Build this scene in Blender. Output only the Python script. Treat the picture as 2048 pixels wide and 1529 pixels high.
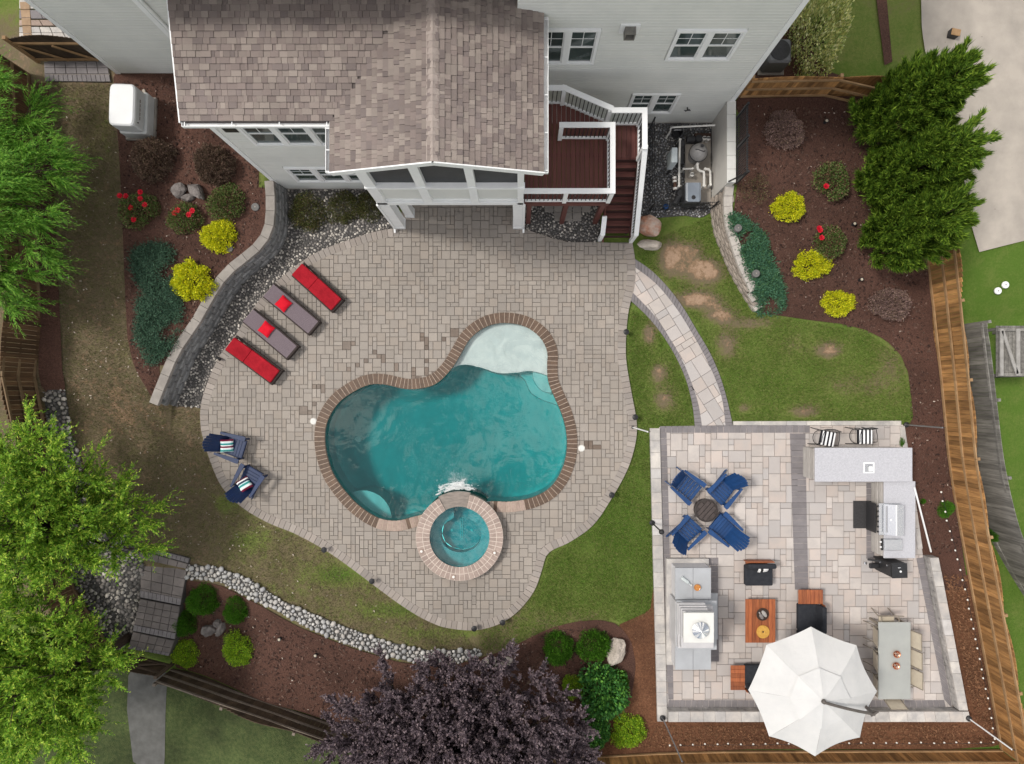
import bpy, bmesh, math, random
import numpy as np
from mathutils import Vector, Matrix
from mathutils.geometry import delaunay_2d_cdt
R = math.radians
rng = random.Random(7)
nrg = np.random.default_rng(11)
scene = bpy.context.scene
for o in list(bpy.data.objects): bpy.data.objects.remove(o)

# ---------------------------------------------------------------- camera
CAMZ = 22.0; F = 4000.0/3.0; NU, NV = 1035.0, 788.0; S0 = CAMZ/F
cam_d = bpy.data.cameras.new('camera'); cam = bpy.data.objects.new('camera', cam_d)
scene.collection.objects.link(cam); scene.camera = cam
cam.location = (0, 0, CAMZ)
cam_d.sensor_fit = 'HORIZONTAL'; cam_d.sensor_width = 36.0; cam_d.lens = 36.0*F/2048.0
cam_d.shift_x = -(NU-1024.0)/2048.0; cam_d.shift_y = (NV-764.5)/2048.0
cam_d.clip_start = 0.1; cam_d.clip_end = 600.0
scene.render.resolution_x = 1024; scene.render.resolution_y = 764
# ---------------------------------------------------------------- sky and sun
SUN_EL, SUN_AZ = R(56), R(-78)      # sun high, towards the upper left of the picture
w = bpy.data.worlds.new('World'); scene.world = w; w.use_nodes = True
nt = w.node_tree; nt.nodes.clear()
out = nt.nodes.new('ShaderNodeOutputWorld'); bg = nt.nodes.new('ShaderNodeBackground')
sky = nt.nodes.new('ShaderNodeTexSky'); sky.sky_type = 'NISHITA'; sky.sun_disc = False
sky.sun_elevation = SUN_EL; sky.sun_rotation = SUN_AZ; sky.dust_density = 1.6
tc = nt.nodes.new('ShaderNodeTexCoord'); nz = nt.nodes.new('ShaderNodeTexNoise'); nz.noise_dimensions = '4D'; nz.inputs['W'].default_value = 2.3
nz.inputs['Scale'].default_value = 6.5; nz.inputs['Detail'].default_value = 7.0; nz.inputs['Roughness'].default_value = 0.55
cr = nt.nodes.new('ShaderNodeValToRGB'); cr.color_ramp.elements[0].position = 0.505; cr.color_ramp.elements[1].position = 0.555
cr.color_ramp.elements[0].color = (0.16, 0.16, 0.16, 1)
mx = nt.nodes.new('ShaderNodeMixRGB'); mx.inputs[2].default_value = (18.2, 17.3, 16.0, 1)
nt.links.new(tc.outputs['Generated'], nz.inputs['Vector']); nt.links.new(nz.outputs['Fac'], cr.inputs[0])
nt.links.new(cr.outputs[0], mx.inputs[0]); nt.links.new(sky.outputs[0], mx.inputs[1])
nt.links.new(mx.outputs[0], bg.inputs[0]); bg.inputs[1].default_value = 0.085
nt.links.new(bg.outputs[0], out.inputs[0])
sd = bpy.data.lights.new('sun', 'SUN'); so = bpy.data.objects.new('sun', sd); scene.collection.objects.link(so)
sd.energy = 2.2; sd.angle = R(10); sd.color = (1.0, 0.95, 0.88)
sdir = Vector((math.sin(SUN_AZ)*math.cos(SUN_EL), math.cos(SUN_AZ)*math.cos(SUN_EL), math.sin(SUN_EL)))
so.rotation_euler = sdir.to_track_quat('Z', 'Y').to_euler(); so.location = (-20, 20, 40)
vs = scene.view_settings; vs.view_transform = 'Standard'; vs.look = 'None'; vs.gamma = 1.0; vs.use_curve_mapping = False
vs.exposure = 0.26
scene.render.engine = 'CYCLES'; scene.cycles.max_bounces = 8; scene.cycles.transparent_max_bounces = 16

# ---------------------------------------------------------------- helpers
COL = scene.collection; KIDS = {}
def smooth(a, b, x):
    t = min(1.0, max(0.0, (x-a)/(b-a))); return t*t*(3-2*t)
def lerp_tab(tab, x):
    if x <= tab[0][0]: return tab[0][1]
    for (a, va), (b, vb) in zip(tab, tab[1:]):
        if x <= b: return va+(vb-va)*(x-a)/(b-a)
    return tab[-1][1]
# retaining wall foot lines, in picture pixels (the walls stand on the z = 0 ground)
LWALL = [(574,379),(577,428),(571,480),(547,517),(513,545),(485,569),(458,610),(431,658),(396,709),(376,753),(352,813)]
RWALL = [(1423,238),(1421,422),(1428,468),(1442,504),(1456,539),(1478,580),(1506,625)]
def xat(line, v):
    if v <= line[0][1]: return line[0][0]
    for (a, va), (b, vb) in zip(line, line[1:]):
        if v <= vb: return a+(b-a)*(v-va)/(vb-va)
    return line[-1][0]
def terr_uv(U, V):
    z = 0.0
    lx = xat(LWALL, V) if V > 379 else (574 if V > 300 else 480)
    if U < lx-12: z += 0.92*(1-smooth(735, 880, V))
    rx = xat(RWALL, V)
    if V < 670 and U > rx+12:
        h = lerp_tab([(0,1.55),(330,1.55),(400,1.3),(440,1.02),(480,0.86),(560,0.58),(610,0.3),(640,0.10),(670,0.0)], V)
        if V > 600: h *= smooth(0, 40, U-rx)
        z += h
    if V > 1060:
        z -= 1.0*smooth(1085, 1310, V)*(1-smooth(330, 560, U))
    return z
def terr(x, y): return terr_uv(NU+x/S0, NV-y/S0)
def P(u, v, z=None, dz=0.0):
    """picture pixel to a point on the ground (z None) or at height z"""
    if z is not None:
        k = (CAMZ-z)/F; return Vector(((u-NU)*k, (NV-v)*k, z))
    zz = 0.0
    for _ in range(6):
        k = (CAMZ-zz-dz)/F; x, y = (u-NU)*k, (NV-v)*k; zz = terr(x, y)
    return Vector((x, y, zz+dz))
def P2(pts, z=None): return [tuple(P(u, v, z)[:2]) for u, v in pts]
def spline(pts, n=6, closed=False):
    """Catmull-Rom through 2D/3D points"""
    out = []; N = len(pts)
    for i in range(N if closed else N-1):
        g = lambda k: Vector(pts[k % N]) if closed else Vector(pts[min(max(k, 0), N-1)])
        a, b, c, d = g(i-1), g(i), g(i+1), g(i+2)
        for k in range(n):
            t = k/n
            out.append(0.5*((2*b)+(c-a)*t+(2*a-5*b+4*c-d)*t*t+(3*b-a-3*c+d)*t**3))
    if not closed: out.append(Vector(pts[-1]))
    return out
def inside(p, poly):
    x, y = p[0], p[1]; c = False; j = len(poly)-1
    for i in range(len(poly)):
        xi, yi = poly[i][0], poly[i][1]; xj, yj = poly[j][0], poly[j][1]
        if (yi > y) != (yj > y) and x < (xj-xi)*(y-yi)/(yj-yi)+xi: c = not c
        j = i
    return c
def inside_np(X, Y, poly):
    c = np.zeros(X.shape, bool); n = len(poly); j = n-1
    for i in range(n):
        xi, yi = poly[i][0], poly[i][1]; xj, yj = poly[j][0], poly[j][1]
        if yi != yj:
            m = ((yi > Y) != (yj > Y)) & (X < (xj-xi)*(Y-yi)/(yj-yi)+xi); c ^= m
        j = i
    return c
def dist_np(X, Y, line, closed=True):
    D = np.full(X.shape, 1e9); n = len(line)
    for i in range(n if closed else n-1):
        ax, ay = line[i][0], line[i][1]; bx, by = line[(i+1) % n][0], line[(i+1) % n][1]
        dx, dy = bx-ax, by-ay; L = dx*dx+dy*dy+1e-12
        t = np.clip(((X-ax)*dx+(Y-ay)*dy)/L, 0, 1)
        D = np.minimum(D, np.hypot(X-ax-t*dx, Y-ay-t*dy))
    return D
def area2(p): return 0.5*sum(p[i][0]*p[(i+1) % len(p)][1]-p[(i+1) % len(p)][0]*p[i][1] for i in range(len(p)))
def ccw(p): return p if area2(p) > 0 else p[::-1]
def offset_closed(pts, d):
    """move a closed ccw outline outwards by d"""
    n = len(pts); o = []
    for i in range(n):
        a = Vector(pts[i-1][:2]); b = Vector(pts[(i+1) % n][:2]); t = (b-a).normalized()
        o.append((pts[i][0]+t.y*d, pts[i][1]-t.x*d))
    return o
def offset_open(pts, d):
    n = len(pts); o = []
    for i in range(n):
        a = Vector(pts[max(i-1, 0)][:2]); b = Vector(pts[min(i+1, n-1)][:2]); t = (b-a).normalized()
        o.append(Vector((pts[i][0]+t.y*d, pts[i][1]-t.x*d)))
    return o
def resample(pts, step, closed=False):
    P_ = [Vector(p[:2]) for p in pts]
    if closed: P_.append(P_[0])
    L = [0.0]
    for a, b in zip(P_, P_[1:]): L.append(L[-1]+(b-a).length)
    n = max(2, round(L[-1]/step)); o = []; j = 0
    for k in range(n if closed else n+1):
        s = L[-1]*k/n
        while j < len(L)-2 and L[j+1] < s: j += 1
        t = (s-L[j])/max(1e-9, L[j+1]-L[j]); o.append(P_[j].lerp(P_[j+1], t))
    return o
def clip_convex(subj, clip):
    """Sutherland-Hodgman: subject outline against a ccw convex clip shape"""
    outp = [tuple(p[:2]) for p in subj]
    for i in range(len(clip)):
        ax, ay = clip[i][:2]; bx, by = clip[(i+1) % len(clip)][:2]; inp = outp; outp = []
        if not inp: return []
        side = lambda p: (bx-ax)*(p[1]-ay)-(by-ay)*(p[0]-ax)
        for k in range(len(inp)):
            c, d = inp[k-1], inp[k]; sc, sd_ = side(c), side(d)
            if (sc >= 0) != (sd_ >= 0):
                t = sc/(sc-sd_); outp.append((c[0]+(d[0]-c[0])*t, c[1]+(d[1]-c[1])*t))
            if sd_ >= 0: outp.append(d)
    r = []
    for p in outp:
        if not r or (abs(p[0]-r[-1][0])+abs(p[1]-r[-1][1])) > 1e-5: r.append(p)
    if len(r) > 1 and (abs(r[0][0]-r[-1][0])+abs(r[0][1]-r[-1][1])) < 1e-5: r.pop()
    return r

class MB:
    """collects shapes; build() links them as ONE mesh object"""
    def __init__(s): s.v = []; s.f = []
    def add(s, verts, faces, m=None):
        b = len(s.v)
        s.v += [tuple(m @ Vector(p)) if m is not None else tuple(p) for p in verts]
        s.f += [tuple(i+b for i in f) for f in faces]; return s
    def box(s, c, d, m=None, b=0.0):
        x, y, z = c; hx, hy, hz = d[0]/2, d[1]/2, d[2]/2
        if b <= 0:
            V = [(x+i*hx, y+j*hy, z+k*hz) for k in (-1, 1) for j in (-1, 1) for i in (-1, 1)]
            return s.add(V, [(0,2,3,1),(4,5,7,6),(0,1,5,4),(2,6,7,3),(0,4,6,2),(1,3,7,5)], m)
        b = min(b, 0.45*2*min(hx, hy, hz)); V = []; idx = {}
        for i in (-1, 1):
            for j in (-1, 1):
                for k in (-1, 1):
                    for a in range(3):
                        p = [x+i*(hx-b), y+j*(hy-b), z+k*(hz-b)]; p[a] += (i, j, k)[a]*b
                        idx[(i, j, k, a)] = len(V); V.append(tuple(p))
        Fc = []
        def q(l, n):
            a, b_, c_ = (Vector(V[l[t]]) for t in range(3))
            if (b_-a).cross(c_-a).dot(Vector(n)) < 0: l = l[::-1]
            Fc.append(tuple(l))
        for a in range(3):
            o1, o2 = (a+1) % 3, (a+2) % 3
            for sg in (-1, 1):
                l = []
                for p, r in ((-1,-1),(1,-1),(1,1),(-1,1)):
                    t = [0, 0, 0]; t[a] = sg; t[o1] = p; t[o2] = r; l.append(idx[(*t, a)])
                n = [0, 0, 0]; n[a] = sg; q(l, n)
            for p in (-1, 1):
                for r in (-1, 1):
                    t0 = [0, 0, 0]; t0[o1] = p; t0[o2] = r; t1 = list(t0); t0[a] = -1; t1[a] = 1
                    n = [0, 0, 0]; n[o1] = p; n[o2] = r
                    q([idx[(*t0, o1)], idx[(*t1, o1)], idx[(*t1, o2)], idx[(*t0, o2)]], n)
        for i in (-1, 1):
            for j in (-1, 1):
                for k in (-1, 1): q([idx[(i, j, k, a)] for a in range(3)], (i, j, k))
        return s.add(V, Fc, m)
    def prism(s, poly, z0, z1, ch=0.0, m=None):
        """upright prism over an outline; ch chamfers the top edge; z may be functions of (x, y)"""
        p = ccw([tuple(q[:2]) for q in poly]); n = len(p)
        f0 = z0 if callable(z0) else (lambda x, y: z0); f1 = z1 if callable(z1) else (lambda x, y: z1)
        V = [(x, y, f0(x, y)) for x, y in p]
        if ch > 0:
            V += [(x, y, f1(x, y)-ch) for x, y in p]; ins = offset_closed(p, -ch); V += [(x, y, f1(x, y)) for x, y in ins]; L = 2
        else: V += [(x, y, f1(x, y)) for x, y in p]; L = 1
        Fc = [tuple(range(n))[::-1], tuple(range(L*n, L*n+n))]
        for l in range(L):
            for i in range(n): j = (i+1) % n; Fc.append((l*n+i, l*n+j, (l+1)*n+j, (l+1)*n+i))
        return s.add(V, Fc, m)
    def tube(s, pts, r, n=8, m=None, cap=True):
        pts = [Vector(p) for p in pts]; rs = r if isinstance(r, (list, tuple)) else [r]*len(pts); V = []; up = None
        for i, p in enumerate(pts):
            t = (pts[min(i+1, len(pts)-1)]-pts[max(i-1, 0)])
            t = t.normalized() if t.length > 1e-9 else Vector((0, 0, 1))
            if up is None: up = Vector((0, 0, 1)) if abs(t.z) < 0.9 else Vector((1, 0, 0))
            a = t.cross(up); a = a.normalized() if a.length > 1e-6 else t.orthogonal().normalized()
            b = a.cross(t).normalized(); up = b
            for k in range(n):
                g = 2*math.pi*k/n; V.append(p+(a*math.cos(g)+b*math.sin(g))*rs[i])
        Fc = [(i*n+k, i*n+(k+1) % n, (i+1)*n+(k+1) % n, (i+1)*n+k) for i in range(len(pts)-1) for k in range(n)]
        if cap: Fc += [tuple(range(n))[::-1], tuple(range((len(pts)-1)*n, len(pts)*n))]
        return s.add(V, Fc, m)
    def bar(s, a, b, wd, h, up=(0, 0, 1), m=None, bev=0.0):
        """square bar from a to b, wd across, h along up"""
        a, b = Vector(a), Vector(b); t = (b-a); L = t.length; t.normalize(); u = Vector(up)
        sx = t.cross(u)
        if sx.length < 1e-5: u = Vector((0, 1, 0)); sx = t.cross(u)
        sx.normalize(); u = sx.cross(t).normalized()
        mm = Matrix(((t.x, sx.x, u.x, (a.x+b.x)/2), (t.y, sx.y, u.y, (a.y+b.y)/2), (t.z, sx.z, u.z, (a.z+b.z)/2), (0, 0, 0, 1)))
        # keep right-handed
        if mm.to_3x3().determinant() < 0:
            for r_ in range(3): mm[r_][1] = -mm[r_][1]
        return s.box((0, 0, 0), (L, wd, h), (m @ mm) if m is not None else mm, bev)
    def lathe(s, prof, n=20, c=(0, 0, 0), m=None):
        V = []; Fc = []
        for (r, z) in prof:
            for k in range(n): g = 2*math.pi*k/n; V.append((c[0]+r*math.cos(g), c[1]+r*math.sin(g), c[2]+z))
        for i in range(len(prof)-1):
            for k in range(n): Fc.append((i*n+k, i*n+(k+1) % n, (i+1)*n+(k+1) % n, (i+1)*n+k))
        Fc += [tuple(range(n))[::-1], tuple(range((len(prof)-1)*n, len(prof)*n))]
        return s.add(V, Fc, m)
    def ball(s, c, r, nu=10, nv=6, m=None, sc=(1, 1, 1)):
        prof = [(max(1e-4, math.sin(math.pi*i/nv))*r, -math.cos(math.pi*i/nv)*r) for i in range(nv+1)]
        mm = Matrix.Translation(c) @ Matrix.Diagonal((*sc, 1)); return s.lathe(prof, nu, m=(m @ mm) if m is not None else mm)
    def mesh(s, name, mat=None, sm=False):
        me = bpy.data.meshes.new(name); me.from_pydata(s.v, [], s.f); me.update()
        if mat is not None: me.materials.append(mat)
        if sm: me.polygons.foreach_set('use_smooth', [True]*len(me.polygons))
        return me
    def build(s, name, mat, parent=None, loc=None, rotz=0.0, sm=False):
        return link(name, s.mesh(name, mat, sm), parent, loc, rotz)
def link(name, me, parent=None, loc=None, rotz=0.0, scale=None, rot=None):
    o = bpy.data.objects.new(name, me); COL.objects.link(o)
    if parent is not None: o.parent = parent; KIDS.setdefault(parent.name, []).append(o)
    if loc is not None: o.location = loc
    if rot is not None: o.rotation_euler = rot
    elif rotz: o.rotation_euler = (0, 0, rotz)
    if scale is not None: o.scale = scale
    return o
def tag(o, label=None, cat=None, group=None, kind=None):
    if label: o['label'] = label
    if cat: o['category'] = cat
    if group: o['group'] = group
    if kind: o['kind'] = kind
    return o
def thing(name, label, cat, loc=(0, 0, 0), rotz=0.0, group=None):
    o = bpy.data.objects.new(name, None); COL.objects.link(o); o.empty_display_size = 0.2
    o.location = loc; o.rotation_euler = (0, 0, rotz); return tag(o, label, cat, group)
def copy_tree(o, parent=None):
    c = o.copy(); COL.objects.link(c)
    if parent is not None: c.parent = parent
    if parent is not None: KIDS.setdefault(parent.name, []).append(c)
    for ch in list(KIDS.get(o.name, [])): copy_tree(ch, c)
    return c
def dup(root, loc, rotz, label, group=None):
    c = copy_tree(root); c.location = loc; c.rotation_euler = (0, 0, rotz); c['label'] = label
    if group: c['group'] = group
    return c
def np_mesh(name, verts, faces, mat, parent=None, sm=False):
    """fast mesh from arrays; faces all with the same corner count"""
    me = bpy.data.meshes.new(name); verts = np.asarray(verts, np.float32).reshape(-1, 3); faces = np.asarray(faces, np.int32)
    k = faces.shape[1]; me.vertices.add(len(verts)); me.vertices.foreach_set('co', verts.ravel())
    me.loops.add(faces.size); me.loops.foreach_set('vertex_index', faces.ravel())
    me.polygons.add(len(faces)); me.polygons.foreach_set('loop_start', np.arange(0, faces.size, k, dtype=np.int32))
    me.polygons.foreach_set('loop_total', np.full(len(faces), k, np.int32))
    if sm: me.polygons.foreach_set('use_smooth', np.ones(len(faces), bool))
    me.update(calc_edges=True); me.validate()
    if mat is not None: me.materials.append(mat)
    return me
def sheet(name, poly, mat, dz=0.02, step=0.35, holes=(), parent=None, zf=None, label=None):
    """a ground sheet over an outline, draped on the terrain"""
    poly = [tuple(p[:2]) for p in resample(poly, min(step, 0.3), True)]
    xs = [p[0] for p in poly]; ys = [p[1] for p in poly]
    V = [Vector(p) for p in poly]; E = [(i, (i+1) % len(poly)) for i in range(len(poly))]
    hp = []
    for h in holes:
        h = [tuple(p[:2]) for p in h]; hp.append(h); b = len(V); V += [Vector(p) for p in h]; E += [(b+i, b+(i+1) % len(h)) for i in range(len(h))]
    X, Y = np.meshgrid(np.arange(min(xs), max(xs), step), np.arange(min(ys), max(ys), step)); X = X+0.013; Y = Y+0.017
    ok = inside_np(X, Y, poly) & (dist_np(X, Y, poly) > step*0.35)
    for h in hp: ok &= ~inside_np(X, Y, h)
    V += [Vector((float(a), float(b))) for a, b in zip(X[ok], Y[ok])]
    r = delaunay_2d_cdt(V, E, [], 0, 1e-5); vv, ff = r[0], r[2]
    C = np.array([[sum(vv[i][0] for i in f)/3, sum(vv[i][1] for i in f)/3] for f in ff])
    keep = inside_np(C[:, 0], C[:, 1], poly)
    for h in hp: keep &= ~inside_np(C[:, 0], C[:, 1], h)
    z = zf or (lambda x, y: terr(x, y)+dz)
    b = MB(); b.v = [(p.x, p.y, z(p.x, p.y)) for p in vv]; b.f = [tuple(f) for f, k in zip(ff, keep) if k]
    o = b.build(name, mat, parent, sm=True); o['kind'] = 'structure'
    if label: o['label'] = label
    return o

# ---------------------------------------------------------------- materials
MATS = {}
def mat(name, col, col2=None, ns=6.0, rough=0.8, bump=0.0, bs=60.0, rnd=0.0, pal=None, spec=0.3, metal=0.0,
        coat=0.0, det=6.0, lo=0.35, hi=0.65, stretch=None, obj=False, trans=0.0, emit=None, bd=0.01, spots=None, big=None):
    """procedural material: two colours mixed by noise, value spread per piece, fine bump"""
    if name in MATS: return MATS[name]
    m = bpy.data.materials.new(name); MATS[name] = m; m.use_nodes = True; t = m.node_tree; N = t.nodes; L = t.links
    bs_ = N['Principled BSDF']; bs_.inputs['Roughness'].default_value = rough; bs_.inputs['Metallic'].default_value = metal
    bs_.inputs['Specular IOR Level'].default_value = spec; bs_.inputs['Coat Weight'].default_value = coat
    if obj: vec = N.new('ShaderNodeTexCoord').outputs['Object']
    else: vec = N.new('ShaderNodeNewGeometry').outputs['Position']
    if stretch:
        mp = N.new('ShaderNodeMapping'); mp.inputs['Scale'].default_value = stretch; L.new(vec, mp.inputs['Vector']); vec = mp.outputs[0]
    c = N.new('ShaderNodeRGB'); c.outputs[0].default_value = (*col, 1); cur = c.outputs[0]
    rv = None
    if pal or rnd:
        oi = N.new('ShaderNodeObjectInfo'); ge = N.new('ShaderNodeNewGeometry'); ad = N.new('ShaderNodeMath'); ad.operation = 'ADD'
        L.new(oi.outputs['Random'], ad.inputs[0]); L.new(ge.outputs['Random Per Island'], ad.inputs[1])
        fr = N.new('ShaderNodeMath'); fr.operation = 'FRACT'; L.new(ad.outputs[0], fr.inputs[0]); rv = fr.outputs[0]
    if pal:
        rp = N.new('ShaderNodeValToRGB'); e = rp.color_ramp.elements; rp.color_ramp.interpolation = 'CONSTANT'
        while len(e) < len(pal): e.new(0.5)
        for i, pc in enumerate(pal): e[i].position = i/len(pal); e[i].color = (*pc, 1)
        L.new(rv, rp.inputs[0]); cur = rp.outputs[0]
    if col2:
        n1 = N.new('ShaderNodeTexNoise'); n1.inputs['Scale'].default_value = ns; n1.inputs['Detail'].default_value = det
        n1.inputs['Roughness'].default_value = 0.62; L.new(vec, n1.inputs['Vector'])
        mr = N.new('ShaderNodeMapRange'); mr.inputs[1].default_value = lo; mr.inputs[2].default_value = hi; L.new(n1.outputs['Fac'], mr.inputs[0])
        mm = N.new('ShaderNodeMixRGB'); L.new(mr.outputs[0], mm.inputs[0]); L.new(cur, mm.inputs[1]); mm.inputs[2].default_value = (*col2, 1)
        cur = mm.outputs[0]
    if big:      # broad uneven weathering
        n3 = N.new('ShaderNodeTexNoise'); n3.inputs['Scale'].default_value = big[0]; n3.inputs['Detail'].default_value = 4.0; L.new(vec, n3.inputs['Vector'])
        mr3 = N.new('ShaderNodeMapRange'); mr3.inputs[1].default_value = 0.3; mr3.inputs[2].default_value = 0.7
        mr3.inputs[3].default_value = 1-big[1]; mr3.inputs[4].default_value = 1+big[1]; L.new(n3.outputs['Fac'], mr3.inputs[0])
        mu3 = N.new('ShaderNodeVectorMath'); mu3.operation = 'SCALE'; L.new(cur, mu3.inputs[0]); L.new(mr3.outputs[0], mu3.inputs['Scale']); cur = mu3.outputs[0]
    if spots:    # small specks: (scale, threshold, colour)
        vo = N.new('ShaderNodeTexVoronoi'); vo.inputs['Scale'].default_value = spots[0]; L.new(vec, vo.inputs['Vector'])
        lt = N.new('ShaderNodeMath'); lt.operation = 'LESS_THAN'; L.new(vo.outputs['Distance'], lt.inputs[0]); lt.inputs[1].default_value = spots[1]
        ms = N.new('ShaderNodeMixRGB'); L.new(lt.outputs[0], ms.inputs[0]); L.new(cur, ms.inputs[1]); ms.inputs[2].default_value = (*spots[2], 1); cur = ms.outputs[0]
    if rnd:
        mr2 = N.new('ShaderNodeMapRange'); mr2.inputs[3].default_value = 1-rnd; mr2.inputs[4].default_value = 1+rnd
        f7 = N.new('ShaderNodeMath'); f7.operation = 'MULTIPLY'; L.new(rv, f7.inputs[0]); f7.inputs[1].default_value = 7.31
        f8 = N.new('ShaderNodeMath'); f8.operation = 'FRACT'; L.new(f7.outputs[0], f8.inputs[0]); L.new(f8.outputs[0], mr2.inputs[0])
        mu = N.new('ShaderNodeVectorMath'); mu.operation = 'SCALE'; L.new(cur, mu.inputs[0]); L.new(mr2.outputs[0], mu.inputs['Scale'])
        cur = mu.outputs[0]
    L.new(cur, bs_.inputs['Base Color'])
    if bump:
        n2 = N.new('ShaderNodeTexNoise'); n2.inputs['Scale'].default_value = bs; n2.inputs['Detail'].default_value = 5.0; L.new(vec, n2.inputs['Vector'])
        bp = N.new('ShaderNodeBump'); bp.inputs['Strength'].default_value = bump; bp.inputs['Distance'].default_value = bd
        L.new(n2.outputs['Fac'], bp.inputs['Height']); L.new(bp.outputs[0], bs_.inputs['Normal'])
    if trans:
        tr = N.new('ShaderNodeBsdfTranslucent'); L.new(cur, tr.inputs['Color']); mxs = N.new('ShaderNodeMixShader'); mxs.inputs[0].default_value = trans
        L.new(bs_.outputs[0], mxs.inputs[1]); L.new(tr.outputs[0], mxs.inputs[2]); L.new(mxs.outputs[0], N['Material Output'].inputs['Surface'])
    if emit: bs_.inputs['Emission Color'].default_value = (*emit[0], 1); bs_.inputs['Emission Strength'].default_value = emit[1]
    return m
def srgb(r, g, b):
    f = lambda c: (c/255/12.92) if c/255 <= 0.04045 else ((c/255+0.055)/1.055)**2.4
    return (f(r), f(g), f(b))

m_white = mat('white_trim', (0.84, 0.85, 0.85), (0.79, 0.80, 0.80), 3, 0.5, 0.05, 40)
m_siding = mat('siding', (0.70, 0.705, 0.675), (0.64, 0.65, 0.625), 1.2, 0.6, 0.08, 25, rnd=0.02)
m_black = mat('black_metal', (0.018, 0.018, 0.02), (0.03, 0.03, 0.032), 20, 0.45, 0.05, 60)
m_steel = mat('brushed_steel', (0.62, 0.63, 0.65), (0.55, 0.56, 0.58), 30, 0.22, 0.04, 200, metal=1.0, stretch=(1, 14, 1))
m_glass = mat('window_glass', (0.03, 0.045, 0.045), (0.06, 0.085, 0.08), 0.9, 0.06, 0.0, spec=0.6)
m_screen = mat('dark_screen', (0.028, 0.03, 0.034), (0.045, 0.048, 0.052), 2.0, 0.5, spec=0.3)
m_deckred = mat('red_deck_board', (0.145, 0.052, 0.043), (0.11, 0.040, 0.034), 2.5, 0.62, 0.25, 30, rnd=0.16, stretch=(7, 0.7, 1))
m_deckred_x = mat('red_stair_board', (0.145, 0.052, 0.043), (0.11, 0.040, 0.034), 2.5, 0.62, 0.25, 30, rnd=0.16, stretch=(0.7, 7, 1))
m_fence = mat('cedar_picket', (0.42, 0.22, 0.08), (0.20, 0.10, 0.038), 2.2, 0.75, 0.4, 25, rnd=0.38, stretch=(4, 4, 0.5))
m_rail = mat('cedar_rail', (0.36, 0.23, 0.12), (0.26, 0.155, 0.075), 3, 0.75, 0.3, 30, rnd=0.15)
m_greyfence = mat('weathered_picket', (0.23, 0.22, 0.20), (0.12, 0.115, 0.105), 2.5, 0.85, 0.4, 25, rnd=0.32, stretch=(4, 4, 0.5))
m_darkwood = mat('old_brown_wood', (0.085, 0.058, 0.036), (0.045, 0.03, 0.02), 3, 0.8, 0.4, 30, rnd=0.25)
m_mulch = mat('brown_mulch', (0.062, 0.030, 0.022), (0.135, 0.068, 0.050), 30, 0.95, 1.0, 45, det=9, bd=0.05, big=(0.5, 0.28), spots=(9, 0.10, (0.16, 0.10, 0.07)))
m_clay = mat('clay_pine_straw', (0.095, 0.040, 0.020), (0.175, 0.080, 0.042), 18, 0.95, 1.0, 40, det=9, bd=0.04, big=(0.6, 0.3), spots=(10, 0.09, (0.30, 0.2, 0.12)))
m_concrete = mat('concrete', (0.44, 0.395, 0.345), (0.32, 0.29, 0.255), 0.9, 0.9, 0.4, 60, det=10, big=(0.22, 0.2), spots=(2.2, 0.035, (0.2, 0.18, 0.16)))
m_grout = mat('paver_joint', (0.25, 0.222, 0.198), (0.195, 0.174, 0.156), 14, 0.95, 0.4, 60)
m_paver = mat('tan_paver', (0.33, 0.29, 0.265), None, 5, 0.85, 0.35, 70, rnd=0.06, big=(0.35, 0.10),
              pal=[(0.296,0.262,0.230),(0.286,0.254,0.224),(0.306,0.272,0.240),(0.276,0.247,0.220),(0.296,0.258,0.224),(0.288,0.257,0.229)])
m_wetpaver = mat('wet_paver', (0.115, 0.084, 0.062), (0.155, 0.116, 0.09), 6, 0.45, 0.3, 70, rnd=0.15, spec=0.5)
m_border = mat('deck_border_paver', (0.325, 0.29, 0.262), None, 5, 0.85, 0.3, 70, rnd=0.12, pal=[(0.295,0.258,0.230),(0.275,0.245,0.222),(0.315,0.278,0.25)])
m_flag = mat('pale_flagstone', (0.5, 0.45, 0.42), (0.42, 0.385, 0.365), 3.0, 0.8, 0.35, 40, rnd=0.09, lo=0.42, hi=0.75,
             pal=[(0.475,0.428,0.396),(0.44,0.405,0.386),(0.505,0.46,0.428),(0.46,0.40,0.363),(0.42,0.393,0.38),(0.485,0.42,0.382)])
m_greypaver = mat('grey_soldier_paver', (0.215, 0.198, 0.202), (0.175, 0.162, 0.167), 4, 0.85, 0.3, 70, rnd=0.08)
m_coping = mat('brown_coping', (0.125, 0.078, 0.050), (0.085, 0.052, 0.035), 9, 0.6, 0.4, 60, rnd=0.18, spec=0.45)
m_drycoping = mat('dry_coping', (0.36, 0.275, 0.23), (0.28, 0.21, 0.175), 9, 0.75, 0.4, 60, rnd=0.14)
m_mortar = mat('pale_mortar', (0.44, 0.36, 0.29), (0.36, 0.29, 0.235), 12, 0.9, 0.3, 80)
m_stonecap = mat('limestone_cap', (0.52, 0.49, 0.46), (0.36, 0.345, 0.335), 2.6, 0.8, 0.5, 30, rnd=0.14, det=8,
                 pal=[(0.54,0.51,0.475),(0.48,0.46,0.445),(0.57,0.535,0.49),(0.50,0.455,0.415)])
m_stoneface = mat('split_stone', (0.44, 0.42, 0.40), (0.25, 0.24, 0.235), 4.0, 0.9, 0.9, 16, rnd=0.18, det=8, bd=0.04)
m_graycap = mat('concrete_cap', (0.30, 0.275, 0.25), (0.235, 0.215, 0.197), 3, 0.9, 0.4, 50, rnd=0.08)
m_block = mat('dark_wall_block', (0.15, 0.15, 0.152), (0.24, 0.237, 0.232), 6, 0.92, 0.9, 18, rnd=0.2, bd=0.03)
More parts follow.
